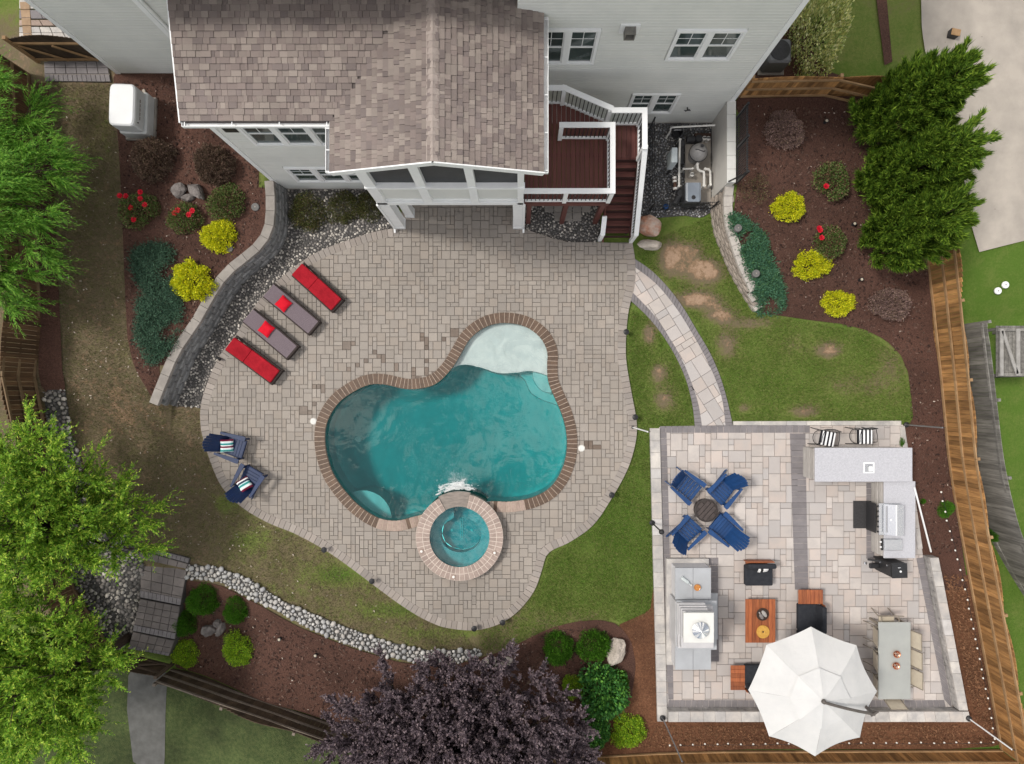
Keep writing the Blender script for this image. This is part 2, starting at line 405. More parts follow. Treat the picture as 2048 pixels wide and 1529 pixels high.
m_tanblock = mat('tan_wall_block', (0.36, 0.31, 0.265), (0.25, 0.215, 0.185), 6, 0.9, 0.8, 18, rnd=0.16, bd=0.03)
m_stucco = mat('stucco', (0.56, 0.54, 0.50), (0.50, 0.48, 0.45), 1.5, 0.9, 0.5, 70)
m_granite = mat('pale_granite', (0.50, 0.50, 0.53), (0.40, 0.40, 0.43), 24, 0.35, 0.05, 60, det=8, spec=0.45, spots=(38, 0.16, (0.26, 0.25, 0.26)))
m_blue = mat('navy_poly_lumber', (0.010, 0.052, 0.165), (0.008, 0.042, 0.135), 6, 0.5, 0.12, 60, rnd=0.10, spec=0.4)
m_navy = mat('deep_navy_poly_lumber', (0.007, 0.024, 0.085), (0.006, 0.02, 0.07), 6, 0.5, 0.12, 60, rnd=0.10, spec=0.4)
m_red = mat('red_cushion', (0.36, 0.014, 0.024), (0.27, 0.010, 0.018), 3.5, 0.9, 0.7, 7, spec=0.12, bd=0.03, big=(1.5, 0.12))
m_brightred = mat('bright_red_pillow', (0.62, 0.006, 0.022), (0.54, 0.005, 0.018), 8, 0.8, 0.25, 160, spec=0.2)
m_wicker = mat('dark_wicker', (0.024, 0.017, 0.015), (0.045, 0.032, 0.028), 60, 0.7, 0.6, 120)
m_sling = mat('mauve_sling', (0.205, 0.165, 0.185), (0.165, 0.132, 0.148), 14, 0.85, 0.3, 120, stretch=(3, 3, 3))
m_blackcush = mat('black_cushion', (0.022, 0.024, 0.03), (0.032, 0.034, 0.04), 10, 0.85, 0.35, 140, spec=0.2)
m_teak = mat('red_teak', (0.36, 0.115, 0.042), (0.22, 0.062, 0.026), 3.0, 0.5, 0.2, 30, rnd=0.30, stretch=(7, 0.7, 7), spec=0.4)
m_teak_x = mat('red_teak_cross', (0.36, 0.115, 0.042), (0.22, 0.062, 0.026), 3.0, 0.5, 0.2, 30, rnd=0.30, stretch=(0.7, 7, 7), spec=0.4)
m_canvas = mat('white_canvas', (0.66, 0.655, 0.645), (0.61, 0.61, 0.605), 2.0, 0.85, 0.35, 9, spec=0.15, trans=0.12, bd=0.03)
m_bronze = mat('bronze_pole', (0.10, 0.085, 0.075), (0.075, 0.063, 0.055), 10, 0.45, 0.05, 60, spec=0.5)
m_greytable = mat('grey_table_top', (0.36, 0.37, 0.35), (0.32, 0.33, 0.315), 1.5, 0.28, 0.03, 60, spec=0.5)
m_cream = mat('cream_sling', (0.52, 0.46, 0.36), (0.46, 0.40, 0.315), 8, 0.8, 0.2, 120)
m_taupe = mat('taupe_metal', (0.26, 0.225, 0.18), (0.21, 0.18, 0.145), 12, 0.45, 0.05, 60)
m_firegrey = mat('grey_porcelain_slab', (0.40, 0.415, 0.435), (0.35, 0.362, 0.38), 2, 0.45, 0.05, 60, spec=0.4)
m_firewhite = mat('pale_stone_panel', (0.56, 0.55, 0.56), (0.50, 0.49, 0.50), 3, 0.7, 0.3, 40, rnd=0.05)
m_capwhite = mat('cream_cap', (0.66, 0.66, 0.63), (0.60, 0.60, 0.575), 3, 0.6, 0.08, 40)
m_copper = mat('copper', (0.75, 0.36, 0.22), (0.62, 0.28, 0.17), 12, 0.25, 0.0, metal=1.0)
m_pvc = mat('white_pvc', (0.75, 0.74, 0.71), (0.66, 0.64, 0.60), 5, 0.4, 0.0, spec=0.5)
m_bark = mat('bark', (0.085, 0.06, 0.042), (0.045, 0.032, 0.024), 14, 0.95, 1.0, 25, stretch=(3, 3, 0.6), bd=0.03)
m_plast = mat('pool_plaster', (0.70, 0.70, 0.69), (0.62, 0.63, 0.625), 1.3, 0.7, 0.1, 60, det=5)
m_spaplast = mat('spa_plaster', (0.42, 0.50, 0.53), (0.34, 0.42, 0.45), 10, 0.7, 0.1, 60)
def rockmat(name, a, b, sc=5): return mat(name, a, b, sc, 0.9, 0.9, 14, rnd=0.12, bd=0.04, det=9)
m_rockgrey = rockmat('grey_boulder', (0.24, 0.215, 0.205), (0.12, 0.105, 0.10))
m_rockred = rockmat('red_boulder', (0.42, 0.20, 0.125), (0.50, 0.42, 0.36), 3)
m_rockpale = rockmat('pale_boulder', (0.52, 0.46, 0.40), (0.33, 0.29, 0.25), 4)
m_river = mat('river_stone', (0.45, 0.44, 0.42), (0.36, 0.355, 0.345), 9, 0.8, 0.3, 40, rnd=0.22, pal=[(0.50,0.48,0.45),(0.40,0.395,0.39),(0.55,0.53,0.50),(0.46,0.42,0.38),(0.35,0.35,0.36)])
m_gravel = mat('mixed_gravel', (0.3, 0.3, 0.3), None, 9, 0.85, 0.3, 60, rnd=0.25, pal=[(0.16,0.15,0.145),(0.28,0.26,0.24),(0.46,0.43,0.39),(0.11,0.105,0.10),(0.54,0.50,0.45),(0.23,0.21,0.195)])
m_gravelbed = mat('gravel_bed', (0.055, 0.053, 0.052), (0.10, 0.095, 0.09), 22, 0.95, 0.8, 40, det=9)
# ================================================================ GROUND
POOL_PX = [(1008,645),(1050,652),(1081,674),(1096,703),(1096,731),(1098,763),(1110,794),(1126,831),(1135,872),(1133,914),(1120,951),(1097,980),(1060,998),(1018,1005),(977,1004),
           (920,1010),(870,1022),(846,1030),(825,1036),(793,1043),(757,1037),(720,1014),(689,982),(665,946),(652,904),(649.5,867),(657,836),(678,804),(710,781),(741,768),(772,768),
           (814,777),(851,774),(877,763),(903,736),(922,705),(940,676),(971,653)]
POOL = ccw([tuple(p) for p in spline(P2(POOL_PX, 0.0), 5, True)])
SPA_C = P(919, 1075, 0.40); SPA_R, SPA_RI = 1.42, 0.98
DECK_PX = [(797,457),(750,465),(700,481),(650,499),(608,522),(550,569),(506,620),(472,673),(441,712),(415,770),(403,815),(403,850),(409,880),(427,935),(448,977),(485,1014),(537,1045),(589,1066),(647,1097),(694,1129),
           (746,1168),(799,1207),(840,1233),(882,1252),(924,1259),(956,1259),(992,1250),(1024,1232),(1050,1207),(1071,1176),(1084,1139),(1097,1105),(1139,1084),(1186,1050),(1222,998),(1254,940),
           (1270,888),(1273,846),(1264,794),(1253,731),(1251,689),(1256,626),(1268,574),(1270,527),(1264,486)]
DECK_EDGE = spline(P2(DECK_PX, 0.0), 4)                       # the free edge, with the soldier course
DECK = ccw([tuple(p) for p in DECK_EDGE]+P2([(1200,486),(1138,486),(1105,478),(1060,463),(1044,461),(1044,377),(812,377),(800,450)], 0.0))
def spa_in(x, y, r=SPA_R-0.06): return (x-SPA_C.x)**2+(y-SPA_C.y)**2 < r*r

# ---- terrain: one sheet out past the horizon of the picture, opened under the pool
xs = np.concatenate([[-160,-90,-50,-32,-24], np.arange(-20, 20.01, 0.13), [24,32,50,90,160]])
ys = np.concatenate([[-160,-90,-50,-30,-20], np.arange(-15.5, 16.01, 0.13), [20,30,50,90,160]])
X, Y = np.meshgrid(xs, ys); Z = np.vectorize(terr)(X, Y)
hole = (inside_np(X, Y, offset_closed(POOL, 0.14))) | (np.hypot(X-SPA_C.x, Y-SPA_C.y) < SPA_R-0.2)
ny, nx = X.shape; idx = np.arange(nx*ny).reshape(ny, nx)
fq = np.stack([idx[:-1,:-1], idx[:-1,1:], idx[1:,1:], idx[1:,:-1]], -1).reshape(-1, 4)
hf = (hole[:-1,:-1] & hole[:-1,1:] & hole[1:,1:] & hole[1:,:-1]).reshape(-1)
UU = NU+X/S0; VV = NV-Y/S0
def ss(a, b, x): t = np.clip((x-a)/(b-a), 0, 1); return t*t*(3-2*t)
dry = 0.10+0.48*(1-ss(380, 640, UU))*ss(200, 330, VV+200)+0.0*UU
dry = np.maximum(dry, 0.44*ss(1000, 1060, VV)*(1-ss(1010, 1130, UU)))
dry = np.maximum(dry, 0.34*ss(1180, 1240, VV)*(1-ss(1180, 1300, UU)))
dry = np.where((UU < 620) & (VV > 1345+(UU-345)*0.3), 0.12, dry)
dry = np.where(UU > 1880, 0.0, dry); dry = np.where((VV < 170) & (UU > 1480), 0.2, dry)
for (bu, bv, ru, rv_, a) in [(1345,515,26,36,.75),(1410,542,38,26,.8),(1386,498,22,20,.4),(1395,600,48,17,.75),(1440,628,26,16,.65),(1300,665,14,22,.6),(1320,745,18,22,.55),(1330,800,24,26,.45),
        (1660,700,24,15,.6),(1610,822,34,13,.5),(1700,770,70,32,.22),(1500,645,50,15,.4),(1455,690,26,28,.5),(1490,815,16,10,.4),(1780,740,36,60,.25),(1600,690,60,30,.16),
        (500,1080,40,20,-.2),(680,1150,60,22,-.36),(790,1220,70,14,-.36),(200,420,30,60,-.1),(190,560,40,40,.05),(250,820,60,50,.12),(240,300,26,60,-.12),(450,1010,22,18,-.25),(1240,1060,60,70,-.1),(880,1265,80,12,-.2)]:
    dry = dry+a*1.25*np.exp(-(((UU-bu)/ru)**2+((VV-bv)/rv_)**2))
m_grass = bpy.data.materials.new('lawn'); m_grass.use_nodes = True
t = m_grass.node_tree; N = t.nodes; L = t.links; pb = N['Principled BSDF']; pb.inputs['Roughness'].default_value = 0.95; pb.inputs['Specular IOR Level'].default_value = 0.1
at = N.new('ShaderNodeAttribute'); at.attribute_name = 'dry'; ge = N.new('ShaderNodeNewGeometry')
def noise(sc, det, ro=0.6):
    n = N.new('ShaderNodeTexNoise'); n.inputs['Scale'].default_value = sc; n.inputs['Detail'].default_value = det; n.inputs['Roughness'].default_value = ro
    L.new(ge.outputs['Position'], n.inputs['Vector']); return n.outputs['Fac']
def math_(op, a, b):
    n = N.new('ShaderNodeMath'); n.operation = op
    for i, q in enumerate((a, b)):
        if isinstance(q, (int, float)): n.inputs[i].default_value = q
        else: L.new(q, n.inputs[i])
    return n.outputs[0]
n1 = noise(1.6, 8, 0.68); n2 = noise(14, 6, 0.7); n3 = noise(60, 4, 0.7)
nm = noise(4.5, 7, 0.7)
d = math_('ADD', math_('MULTIPLY', at.outputs['Fac'], math_('ADD', 0.2, math_('MULTIPLY', nm, 1.6))), math_('MULTIPLY', math_('SUBTRACT', n1, 0.45), 0.6))
d = math_('ADD', d, math_('MULTIPLY', math_('SUBTRACT', n2, 0.5), 0.38))
rp = N.new('ShaderNodeValToRGB'); e = rp.color_ramp.elements
for p_, c_ in [(0.28,(0.175,0.212,0.058)),(0.46,(0.185,0.160,0.082)),(0.66,(0.185,0.146,0.096)),(0.82,(0.30,0.20,0.125))]:
    q = e.new(p_); q.color = (*c_, 1)
e[0].position = 0.0; e[0].color = (0.100, 0.178, 0.028, 1); e[-1].position = 1.0; e[-1].color = (0.42, 0.29, 0.20, 1)
L.new(d, rp.inputs[0])
sc_ = N.new('ShaderNodeVectorMath'); sc_.operation = 'SCALE'; L.new(rp.outputs[0], sc_.inputs[0])
L.new(math_('ADD', 0.45, math_('ADD', math_('MULTIPLY', n3, 0.75), math_('MULTIPLY', n2, 0.35))), sc_.inputs['Scale']); L.new(sc_.outputs[0], pb.inputs['Base Color'])
bp = N.new('ShaderNodeBump'); bp.inputs['Strength'].default_value = 0.9; bp.inputs['Distance'].default_value = 0.04
L.new(math_('ADD', n3, n2), bp.inputs['Height']); L.new(bp.outputs[0], pb.inputs['Normal'])
Zg = Z+0.012*np.sin(X*3.1+Y*1.7)*np.sin(Y*2.3-X)*(np.abs(X) < 20)
me = np_mesh('lawn', np.stack([X, Y, Zg-0.015], -1), fq[~hf], m_grass, sm=True)
a = me.attributes.new('dry', 'FLOAT', 'POINT'); a.data.foreach_set('value', dry.ravel().astype(np.float32))
lawn = link('lawn', me); lawn['kind'] = 'structure'

# ---- beds, gravel, driveway
LCAP_L = [(535,369),(538,411),(526,459),(502,497),(465,528),(434,562),(403,610),(379,658),(352,716),(328,763),(307,801)]
def bed(name, px, m, dz=0.02, zz=None, step=0.35, sp=True):
    w_ = [tuple(P(u, v, zz)[:2]) for u, v in px]
    if sp: w_ = [tuple(p) for p in spline(w_, 3, True)]
    return sheet(name, ccw(w_), m, dz, step)
bed('mulch_bed', [(228,158),(238,290),(245,420),(250,560),(256,680),(268,730),(290,770),(309,803)]+[(u+6,v+1) for u, v in LCAP_L[::-1]]+[(546,355),(542,300),(542,146),(400,140),(235,138)], m_mulch, 0.03, sp=False)
bed('mulch_bed', [(58,165),(98,168),(107,300),(113,450),(118,560),(122,660),(130,760),(133,785),(88,785),(80,640),(70,450),(64,300)], m_mulch, 0.03, sp=False)
bed('gravel_bed', [(88,780),(132,780),(140,860),(165,930),(205,1010),(245,1060),(278,1090),(290,1140),(285,1200),(268,1260),(250,1300),(225,1300),(190,1240),(140,1150),(110,1000),(95,860)], m_gravelbed, 0.03, sp=False)
gA = ccw(P2([(574,379),(797,379),(797,456)], 0.0)+[tuple(p) for p in DECK_EDGE[:41]]+P2(LWALL[::-1], 0.0))
sheet('gravel_bed', gA, m_gravelbed, 0.0, 0.35, zf=lambda x, y: 0.012)
gB = ccw(P2([(1040,378),(1040,461),(1060,463),(1105,478),(1138,486),(1200,486),(1200,378)], 0.0))
sheet('gravel_bed', gB, m_gravelbed, 0.0, 0.35, zf=lambda x, y: 0.012)
gC = ccw(P2([(1250,243),(1424,243),(1424,424),(1400,438),(1370,432),(1310,437),(1290,430),(1268,445),(1262,470),(1250,470)], 0.0))
sheet('gravel_bed', gC, m_gravelbed, 0.0, 0.35, zf=lambda x, y: 0.012)
bed('mulch_bed', [(1456,245),(1462,360),(1454,395),(1456,440),(1466,474),(1478,509),(1494,542),(1510,578),(1512,628),(1560,632),(1620,641),(1680,648),(1730,660),(1770,680),(1800,710),(1815,745),(1822,800),(1826,846),(1800,852),
     (1806,1000),(1830,1180),(1935,1180),(1912,1010),(1896,900),(1884,760),(1866,640),(1857,520),(1840,380),(1800,250),(1748,193),(1480,193),(1470,200)], m_mulch, 0.03, sp=False)
bed('clay_bed', [(1238,1249),(1300,1222),(1310,1150),(1880,1150),(1936,1150),(1955,1250),(1978,1370),(1999,1492),(1900,1498),(1500,1498),(1180,1512),(1205,1450),(1240,1420),(1240,1390),(1252,1320)], m_clay, 0.025, sp=False)
bed('mulch_bed', [(372,1160),(440,1170),(520,1210),(600,1255),(700,1295),(800,1325),(900,1332),(965,1314),(1010,1300),(1060,1275),(1100,1256),(1150,1243),(1200,1239),(1236,1248),(1262,1280),(1272,1330),(1262,1400),(1215,1440),(1185,1515),
     (900,1525),(760,1475),(600,1422),(460,1372),(352,1335),(338,1300),(350,1225)], m_mulch, 0.035, sp=False)
bed('driveway', [(1836,-220),(1842,60),(1850,112),(1896,200),(1928,390),(1957,505),(2048,482),(2330,440),(2330,-220)], m_concrete, 0.04, sp=False, step=0.8)
bed('mulch_bed', [(1748,-30),(1770,-30),(1784,128),(1768,132)], m_mulch, 0.03, sp=False)
bed('mulch_bed', [(1470,165),(1560,158),(1700,158),(1660,146),(1630,118),(1612,60),(1612,-60),(1470,-60)], m_mulch, 0.03, sp=False)

bed('shaded_grass', [(-60,1310),(60,1318),(180,1322),(238,1328),(340,1352),(460,1392),(600,1442),(720,1490),(780,1540),(-60,1560)], mat('shaded_grass', (0.040,0.062,0.018), (0.080,0.100,0.034), 9, 0.95, 1.0, 40, det=9, bd=0.06, big=(0.7, 0.45)), 0.02, sp=False)  # grass beyond the fence; the trees' shade is put into its darker green
# ---- paver layouts
def ashlar(x0, y0, nx, ny, mod, sizes, r):
    occ = np.zeros((ny, nx), bool); res = []
    for j in range(ny):
        for i in range(nx):
            if occ[j, i]: continue
            c = sizes[:]; r.shuffle(c); c.append((1, 1))
            for (a, b) in c:
                if i+a <= nx and j+b <= ny and not occ[j:j+b, i:i+a].any():
                    occ[j:j+b, i:i+a] = True; res.append((x0+i*mod, y0+j*mod, a*mod, b*mod)); break
    return res
def rect(x, y, a, b, g): return [(x+g, y+g), (x+a-g, y+g), (x+a-g, y+b-g), (x+g, y+b-g)]
def lay(parent, rects, outline, gap, ztop, thick, ch, m_of, name, holes=None, xf=None, limit=300, key=None):
    """lay pavers: whole ones share meshes; the `limit` nearest the picture's middle are objects, the rest one joined part"""
    pool_ = {}; items = []
    O = offset_closed(outline, 0.0)
    ds = None
    for (x, y, a, b) in rects:
        c = rect(x, y, a, b, gap)
        if xf: c = [xf(p) for p in c]
        if holes and any(holes(p) for p in c+[((c[0][0]+c[2][0])/2, (c[0][1]+c[2][1])/2)]):
            if a > 0.1:      # cut the stone smaller along the rim
                n_ = 2 if a < 0.2 else 3
                for p in range(n_):
                    for q in range(n_):
                        cc = rect(x+a*p/n_, y+b*q/n_, a/n_, b/n_, 0.001)
                        if xf: cc = [xf(t_) for t_ in cc]
                        if not any(holes(t_) for t_ in cc) and all(inside(t_, O) for t_ in cc): items.append((cc, None))
            continue
        ins = [inside(p, O) for p in c]
        if all(ins): items.append((c, (round(a, 3), round(b, 3))))
        elif any(ins) or False:
            cc = clip_convex(O, ccw(c))
            if len(cc) >= 3 and abs(area2(cc)) > 0.002: items.append((cc, None))
    cen = lambda c: (sum(p[0] for p in c)/len(c), sum(p[1] for p in c)/len(c))
    kf = key or (lambda p: p[0]**2+p[1]**2)
    whole = sorted([it for it in items if it[1]], key=lambda it: (-it[1][0]*it[1][1]*0+kf(cen(it[0]))))
    ang = math.atan2(whole[0][0][1][1]-whole[0][0][0][1], whole[0][0][1][0]-whole[0][0][0][0])
    for c, sz in whole[:limit]:
        p = cen(c); mt = m_of((*p, sz[0]*sz[1])); k = (sz, mt.name)
        if k not in pool_:
            hx, hy = sz[0]/2-gap, sz[1]/2-gap
            pool_[k] = MB().prism([(-hx,-hy),(hx,-hy),(hx,hy),(-hx,hy)], -thick, 0.0, ch).mesh(name, mt)
        link(name, pool_[k], parent, (p[0], p[1], ztop+rng.uniform(-0.003, 0.003)), ang)
    rest = {}
    for c, sz in whole[limit:]+[it for it in items if not it[1]]:
        mt = m_of((*cen(c), abs(area2(c)))); b = rest.setdefault(mt.name, (MB(), mt))[0]; dz = rng.uniform(-0.003, 0.003)
        b.prism(c, ztop-thick, ztop+dz, ch if sz else 0.0)
    for k, (b, mt) in rest.items(): o = b.build(name, mt, parent); o['kind'] = 'stuff'
def course(parent, line, wd, length, gap, ztop, thick, m, name, closed=False, ch=0.006, skip=None, m_of=None, zf=None):
    """soldier course: one stone after another along a line, wd to the right of it"""
    pts = resample(line, length, closed); n = len(pts)
    if closed:
        inn = pts; o_ = offset_closed([tuple(p) for p in pts], wd); outl = [Vector(p) for p in o_]
    else: inn = pts; outl = offset_open(pts, wd)
    for i in range(n if closed else n-1):
        j = (i+1) % n; a, b, c, d = inn[i], inn[j], outl[j], outl[i]
        t1 = (b-a).normalized()*gap; t2 = (c-d).normalized()*gap
        q = [a+t1, b-t1, c-t2, d+t2]; ce = (a+b+c+d)/4
        if skip and skip(ce): continue
        dz = rng.uniform(-0.003, 0.003)
        zt = zf(ce) if zf else ztop
        MB().prism([(p.x-ce.x, p.y-ce.y) for p in q], -thick, 0.0, ch).build(name, (m_of(ce) if m_of else m), parent, (ce.x, ce.y, zt+dz))

# ---- pool deck
deck = tag(bpy.data.objects.new('pool_deck', None), 'curved tan paver terrace around the swimming pool', None, kind='structure'); COL.objects.link(deck)
ph = offset_closed(POOL, 0.1)
sh = sheet('mortar_bed', DECK, m_grout, 0.0, 0.5, holes=[ph, [(SPA_C.x+1.3*math.cos(k*0.1), SPA_C.y+1.3*math.sin(k*0.1)) for k in range(63)]], parent=deck, zf=lambda x, y: 0.035)
r1 = random.Random(3)
wet = [(725,752,.55,1.2),(760,740,.6,.9),(800,735,.55,.9),(850,742,.5,1.1),(885,705,.5,1.1),(895,655,.4,1.2),(870,680,.5,.8),(830,690,.7,.55),(780,690,.8,.45),(735,690,.7,.35),(905,625,.3,1.2),(640,775,.5,1.0),(612,800,.5,.9),(655,790,.4,1.0),(620,845,.3,.9),(1190,895,.4,1.0),(1180,905,.3,1.2)]
wetw = [(P(u, v, 0.06), r_, p_) for u, v, r_, p_ in wet]
def deck_mat(p):
    for c, r_, pr in wetw:
        if (p[0]-c.x)**2+(p[1]-c.y)**2 < r_*r_ and r1.random() < pr*(0.42 if p[2] < 0.03 else (0.10 if p[2] < 0.06 else 0.02)): return m_wetpaver
    return m_paver
inner_deck = ccw([tuple(p) for p in offset_open(DECK_EDGE, -0.27)]+P2([(1200,486),(1138,486),(1105,478),(1060,463),(1044,461),(1044,377),(812,377),(800,450)], 0.0))
if abs(area2(inner_deck)) > abs(area2(DECK)): inner_deck = ccw([tuple(p) for p in offset_open(DECK_EDGE, 0.27)]+P2([(1200,486),(1138,486),(1105,478),(1060,463),(1044,461),(1044,377),(812,377),(800,450)], 0.0)); DSIDE = 0.27
else: DSIDE = -0.27
POOLX = offset_closed(POOL, 0.10)
bx = [p[0] for p in DECK]; by = [p[1] for p in DECK]
mod = 0.142
rc = ashlar(min(bx), min(by), int((max(bx)-min(bx))/mod)+1, int((max(by)-min(by))/mod)+1, mod, [(1,1),(2,2),(2,1),(1,2),(2,2),(2,2),(1,2),(2,1)], random.Random(5))
# stones with small running irregularities
lay(deck, rc, inner_deck, 0.006, 0.075, 0.05, 0.006, deck_mat, 'paver', holes=lambda p: inside(p, POOLX) or spa_in(p[0], p[1], SPA_R-0.1),
    key=lambda p: min((p[0]+3.5)**2+(p[1]-2.2)**2, (p[0]-0.5)**2+(p[1]-3.6)**2))
course(deck, [tuple(p) for p in DECK_EDGE], DSIDE, 0.185, 0.004, 0.078, 0.06, m_border, 'border_paver')
# dark plastic edge restraint is hidden; the terrace ends in a thin shadow line

# ---- swimming pool
pool = thing('swimming_pool', 'freeform teal swimming pool with brown brick coping', 'swimming pool', (0, 0, 0))
SHELF = [tuple(p) for p in spline(P2([(880,760),(903,738),(929,730),(961,736),(997,747),(1034,746),(1065,743),(1110,757)], 0.0), 5)]
shelf_poly = SHELF+P2([(1160,700),(1120,600),(900,600),(860,700)], 0.0)
st1 = P2([(1065,743),(1068,760),(1078,776),(1093,785),(1120,786)], 0.0)
st2 = P2([(1034,746),(1050,760),(1062,785),(1085,800),(1112,810),(1130,815)], 0.0)
st1p = [tuple(p) for p in spline(st1, 4)]+P2([(1140,740),(1065,735)], 0.0); st2p = [tuple(p) for p in spline(st2, 4)]+P2([(1150,740),(1034,735)], 0.0)
bench_c = P(718, 1045, 0.0); BR = 0.98
gx = np.arange(min(p[0] for p in POOL), max(p[0] for p in POOL), 0.085); gy = np.arange(min(p[1] for p in POOL), max(p[1] for p in POOL), 0.085)
X2, Y2 = np.meshgrid(gx, gy); ok = inside_np(X2, Y2, POOL) & (dist_np(X2, Y2, POOL) > 0.05)
rings = [Vector(p) for p in resample(POOL, 0.12, True)]; nr = len(rings)
V = list(rings)+[Vector((float(a), float(b))) for a, b in zip(X2[ok], Y2[ok])]; E = [(i, (i+1) % nr) for i in range(nr)]
for line in (SHELF, st1p[:-2], st2p[:-2]):
    for off in (-0.012, 0.012):
        q = [p for p in offset_open([Vector(p) for p in line], off) if inside(p, POOL)]
        b0 = len(V); V += [Vector(p) for p in q]; E += [(b0+i, b0+i+1) for i in range(len(q)-1)]
for off in (-0.012, 0.012):
    q = [Vector((bench_c.x+(BR+off)*math.cos(k*0.06), bench_c.y+(BR+off)*math.sin(k*0.06))) for k in range(105)]; q = [p for p in q if inside(p, POOL)]
    V += q
rr = delaunay_2d_cdt(V, E, [], 0, 1e-5); vv, ff = rr[0], rr[2]
vx = np.array([[p.x, p.y] for p in vv]); dist = dist_np(vx[:, 0], vx[:, 1], POOL)
def depth(x, y, d):
    dd = 1.0+0.5*smooth(P(1100,760,0).x, P(760,950,0).x, x) if False else 1.05+0.55*smooth(1.6, -2.6, 0.6*x+0.5*y+0.0)
    z = -dd*(0.72+0.28*smooth(0.0, 0.55, d))
    if inside((x, y), shelf_poly): z = -0.13
    elif inside((x, y), st1p): z = -0.42
    elif inside((x, y), st2p): z = -0.68
    elif (x-bench_c.x)**2+(y-bench_c.y)**2 < BR*BR: z = -0.55
    return z
b = MB(); b.v = [(p.x, p.y, depth(p.x, p.y, dist[i])) for i, p in enumerate(vv)]
C = np.array([[sum(vv[i].x for i in f)/3, sum(vv[i].y for i in f)/3] for f in ff]); kp = inside_np(C[:, 0], C[:, 1], POOL)
b.f = [tuple(f) for f, k in zip(ff, kp) if k]
b.build('basin_floor', m_plast, pool)
b = MB()
for i in range(nr):
    p, q = rings[i], rings[(i+1) % nr]; n0 = len(b.v)
    b.v += [(p.x, p.y, -1.75), (q.x, q.y, -1.75), (q.x, q.y, 0.03), (p.x, p.y, 0.03)]; b.f.append((n0+1, n0, n0+3, n0+2))
b.build('basin_wall', m_plast, pool)
# water: a clear tinted body with a rippled surface
def watermat(name, dens, col, bump, sc):
    m = bpy.data.materials.new(name); m.use_nodes = True; t = m.node_tree; N = t.nodes; L = t.links; N.clear()
    o = N.new('ShaderNodeOutputMaterial'); tr = N.new('ShaderNodeBsdfTransparent'); gl = N.new('ShaderNodeBsdfGlossy'); gl.inputs['Roughness'].default_value = 0.03
    fr = N.new('ShaderNodeFresnel'); fr.inputs['IOR'].default_value = 1.66; mx = N.new('ShaderNodeMixShader')
    ge = N.new('ShaderNodeNewGeometry')
    n1 = N.new('ShaderNodeTexNoise'); n1.inputs['Scale'].default_value = sc; n1.inputs['Detail'].default_value = 4.0; n1.inputs['Distortion'].default_value = 0.6; L.new(ge.outputs['Position'], n1.inputs['Vector'])
    wv = N.new('ShaderNodeTexWave'); wv.wave_type = 'RINGS'; wv.rings_direction = 'SPHERICAL'; wv.inputs['Scale'].default_value = 0.75; wv.inputs['Distortion'].default_value = 7.0; wv.inputs['Detail'].default_value = 3.0
    mp = N.new('ShaderNodeMapping'); mp.inputs['Location'].default_value = (-(SPA_C.x), -(SPA_C.y+1.5), 0); L.new(ge.outputs['Position'], mp.inputs['Vector']); L.new(mp.outputs[0], wv.inputs['Vector'])
    ad = N.new('ShaderNodeMath'); ad.operation = 'MULTIPLY_ADD'; L.new(wv.outputs['Fac'], ad.inputs[0]); ad.inputs[1].default_value = 0.10; L.new(n1.outputs['Fac'], ad.inputs[2])
    bp = N.new('ShaderNodeBump'); bp.inputs['Strength'].default_value = bump; bp.inputs['Distance'].default_value = 0.12; L.new(ad.outputs[0], bp.inputs['Height'])
    L.new(bp.outputs[0], gl.inputs['Normal']); L.new(bp.outputs[0], fr.inputs['Normal'])
    L.new(fr.outputs[0], mx.inputs[0]); L.new(tr.outputs[0], mx.inputs[1]); L.new(gl.outputs[0], mx.inputs[2]); L.new(mx.outputs[0], o.inputs['Surface'])
    va = N.new('ShaderNodeVolumeAbsorption'); va.inputs['Density'].default_value = dens; va.inputs['Color'].default_value = (*col, 1); L.new(va.outputs[0], o.inputs['Volume'])
    return m
m_water = watermat('pool_water', 1.75, (0.0, 0.832, 0.838), 0.11, 1.4)
m_spawater = watermat('spa_water', 2.2, (0.0, 0.87, 0.885), 0.15, 3.0)
MB().prism(offset_closed([tuple(p) for p in rings], 0.02), -1.9, -0.09).build('water', m_water, pool)
# coping bricks; the ones kept wet stay dark
mort = offset_closed([tuple(p) for p in resample(POOL, 0.1, True)], 0.31); inn = offset_closed([tuple(p) for p in resample(POOL, 0.1, True)], -0.02)
b = MB(); n = len(mort)
for i in range(n):
    j = (i+1) % n
    if spa_in((inn[i][0]+mort[i][0])/2, (inn[i][1]+mort[i][1])/2, SPA_R-0.12): continue
    n0 = len(b.v); b.v += [(*inn[i], -0.02), (*inn[j], -0.02), (*inn[j], 0.098), (*inn[i], 0.098), (*mort[j], 0.098), (*mort[i], 0.098), (*mort[i], 0.03), (*mort[j], 0.03)]
    b.f += [(n0, n0+1, n0+2, n0+3), (n0+3, n0+2, n0+4, n0+5), (n0+5, n0+4, n0+7, n0+6)]
b.build('coping_mortar', m_mortar, pool)
dr = [P(825,1045,0), P(1000,1015,0), P(790,1050,0), P(1030,1012,0)]
course(pool, offset_closed([tuple(p) for p in resample(POOL, 0.05, True)], -0.035), 0.345, 0.142, 0.0085, 0.105, 0.05, m_coping, 'coping_brick', closed=True,
       skip=lambda c: spa_in(c.x, c.y, SPA_R+0.02), m_of=lambda c: m_drycoping if min((c-Vector(q[:2])).length for q in dr) < 0.5 and rng.random() < 0.85 else m_coping)
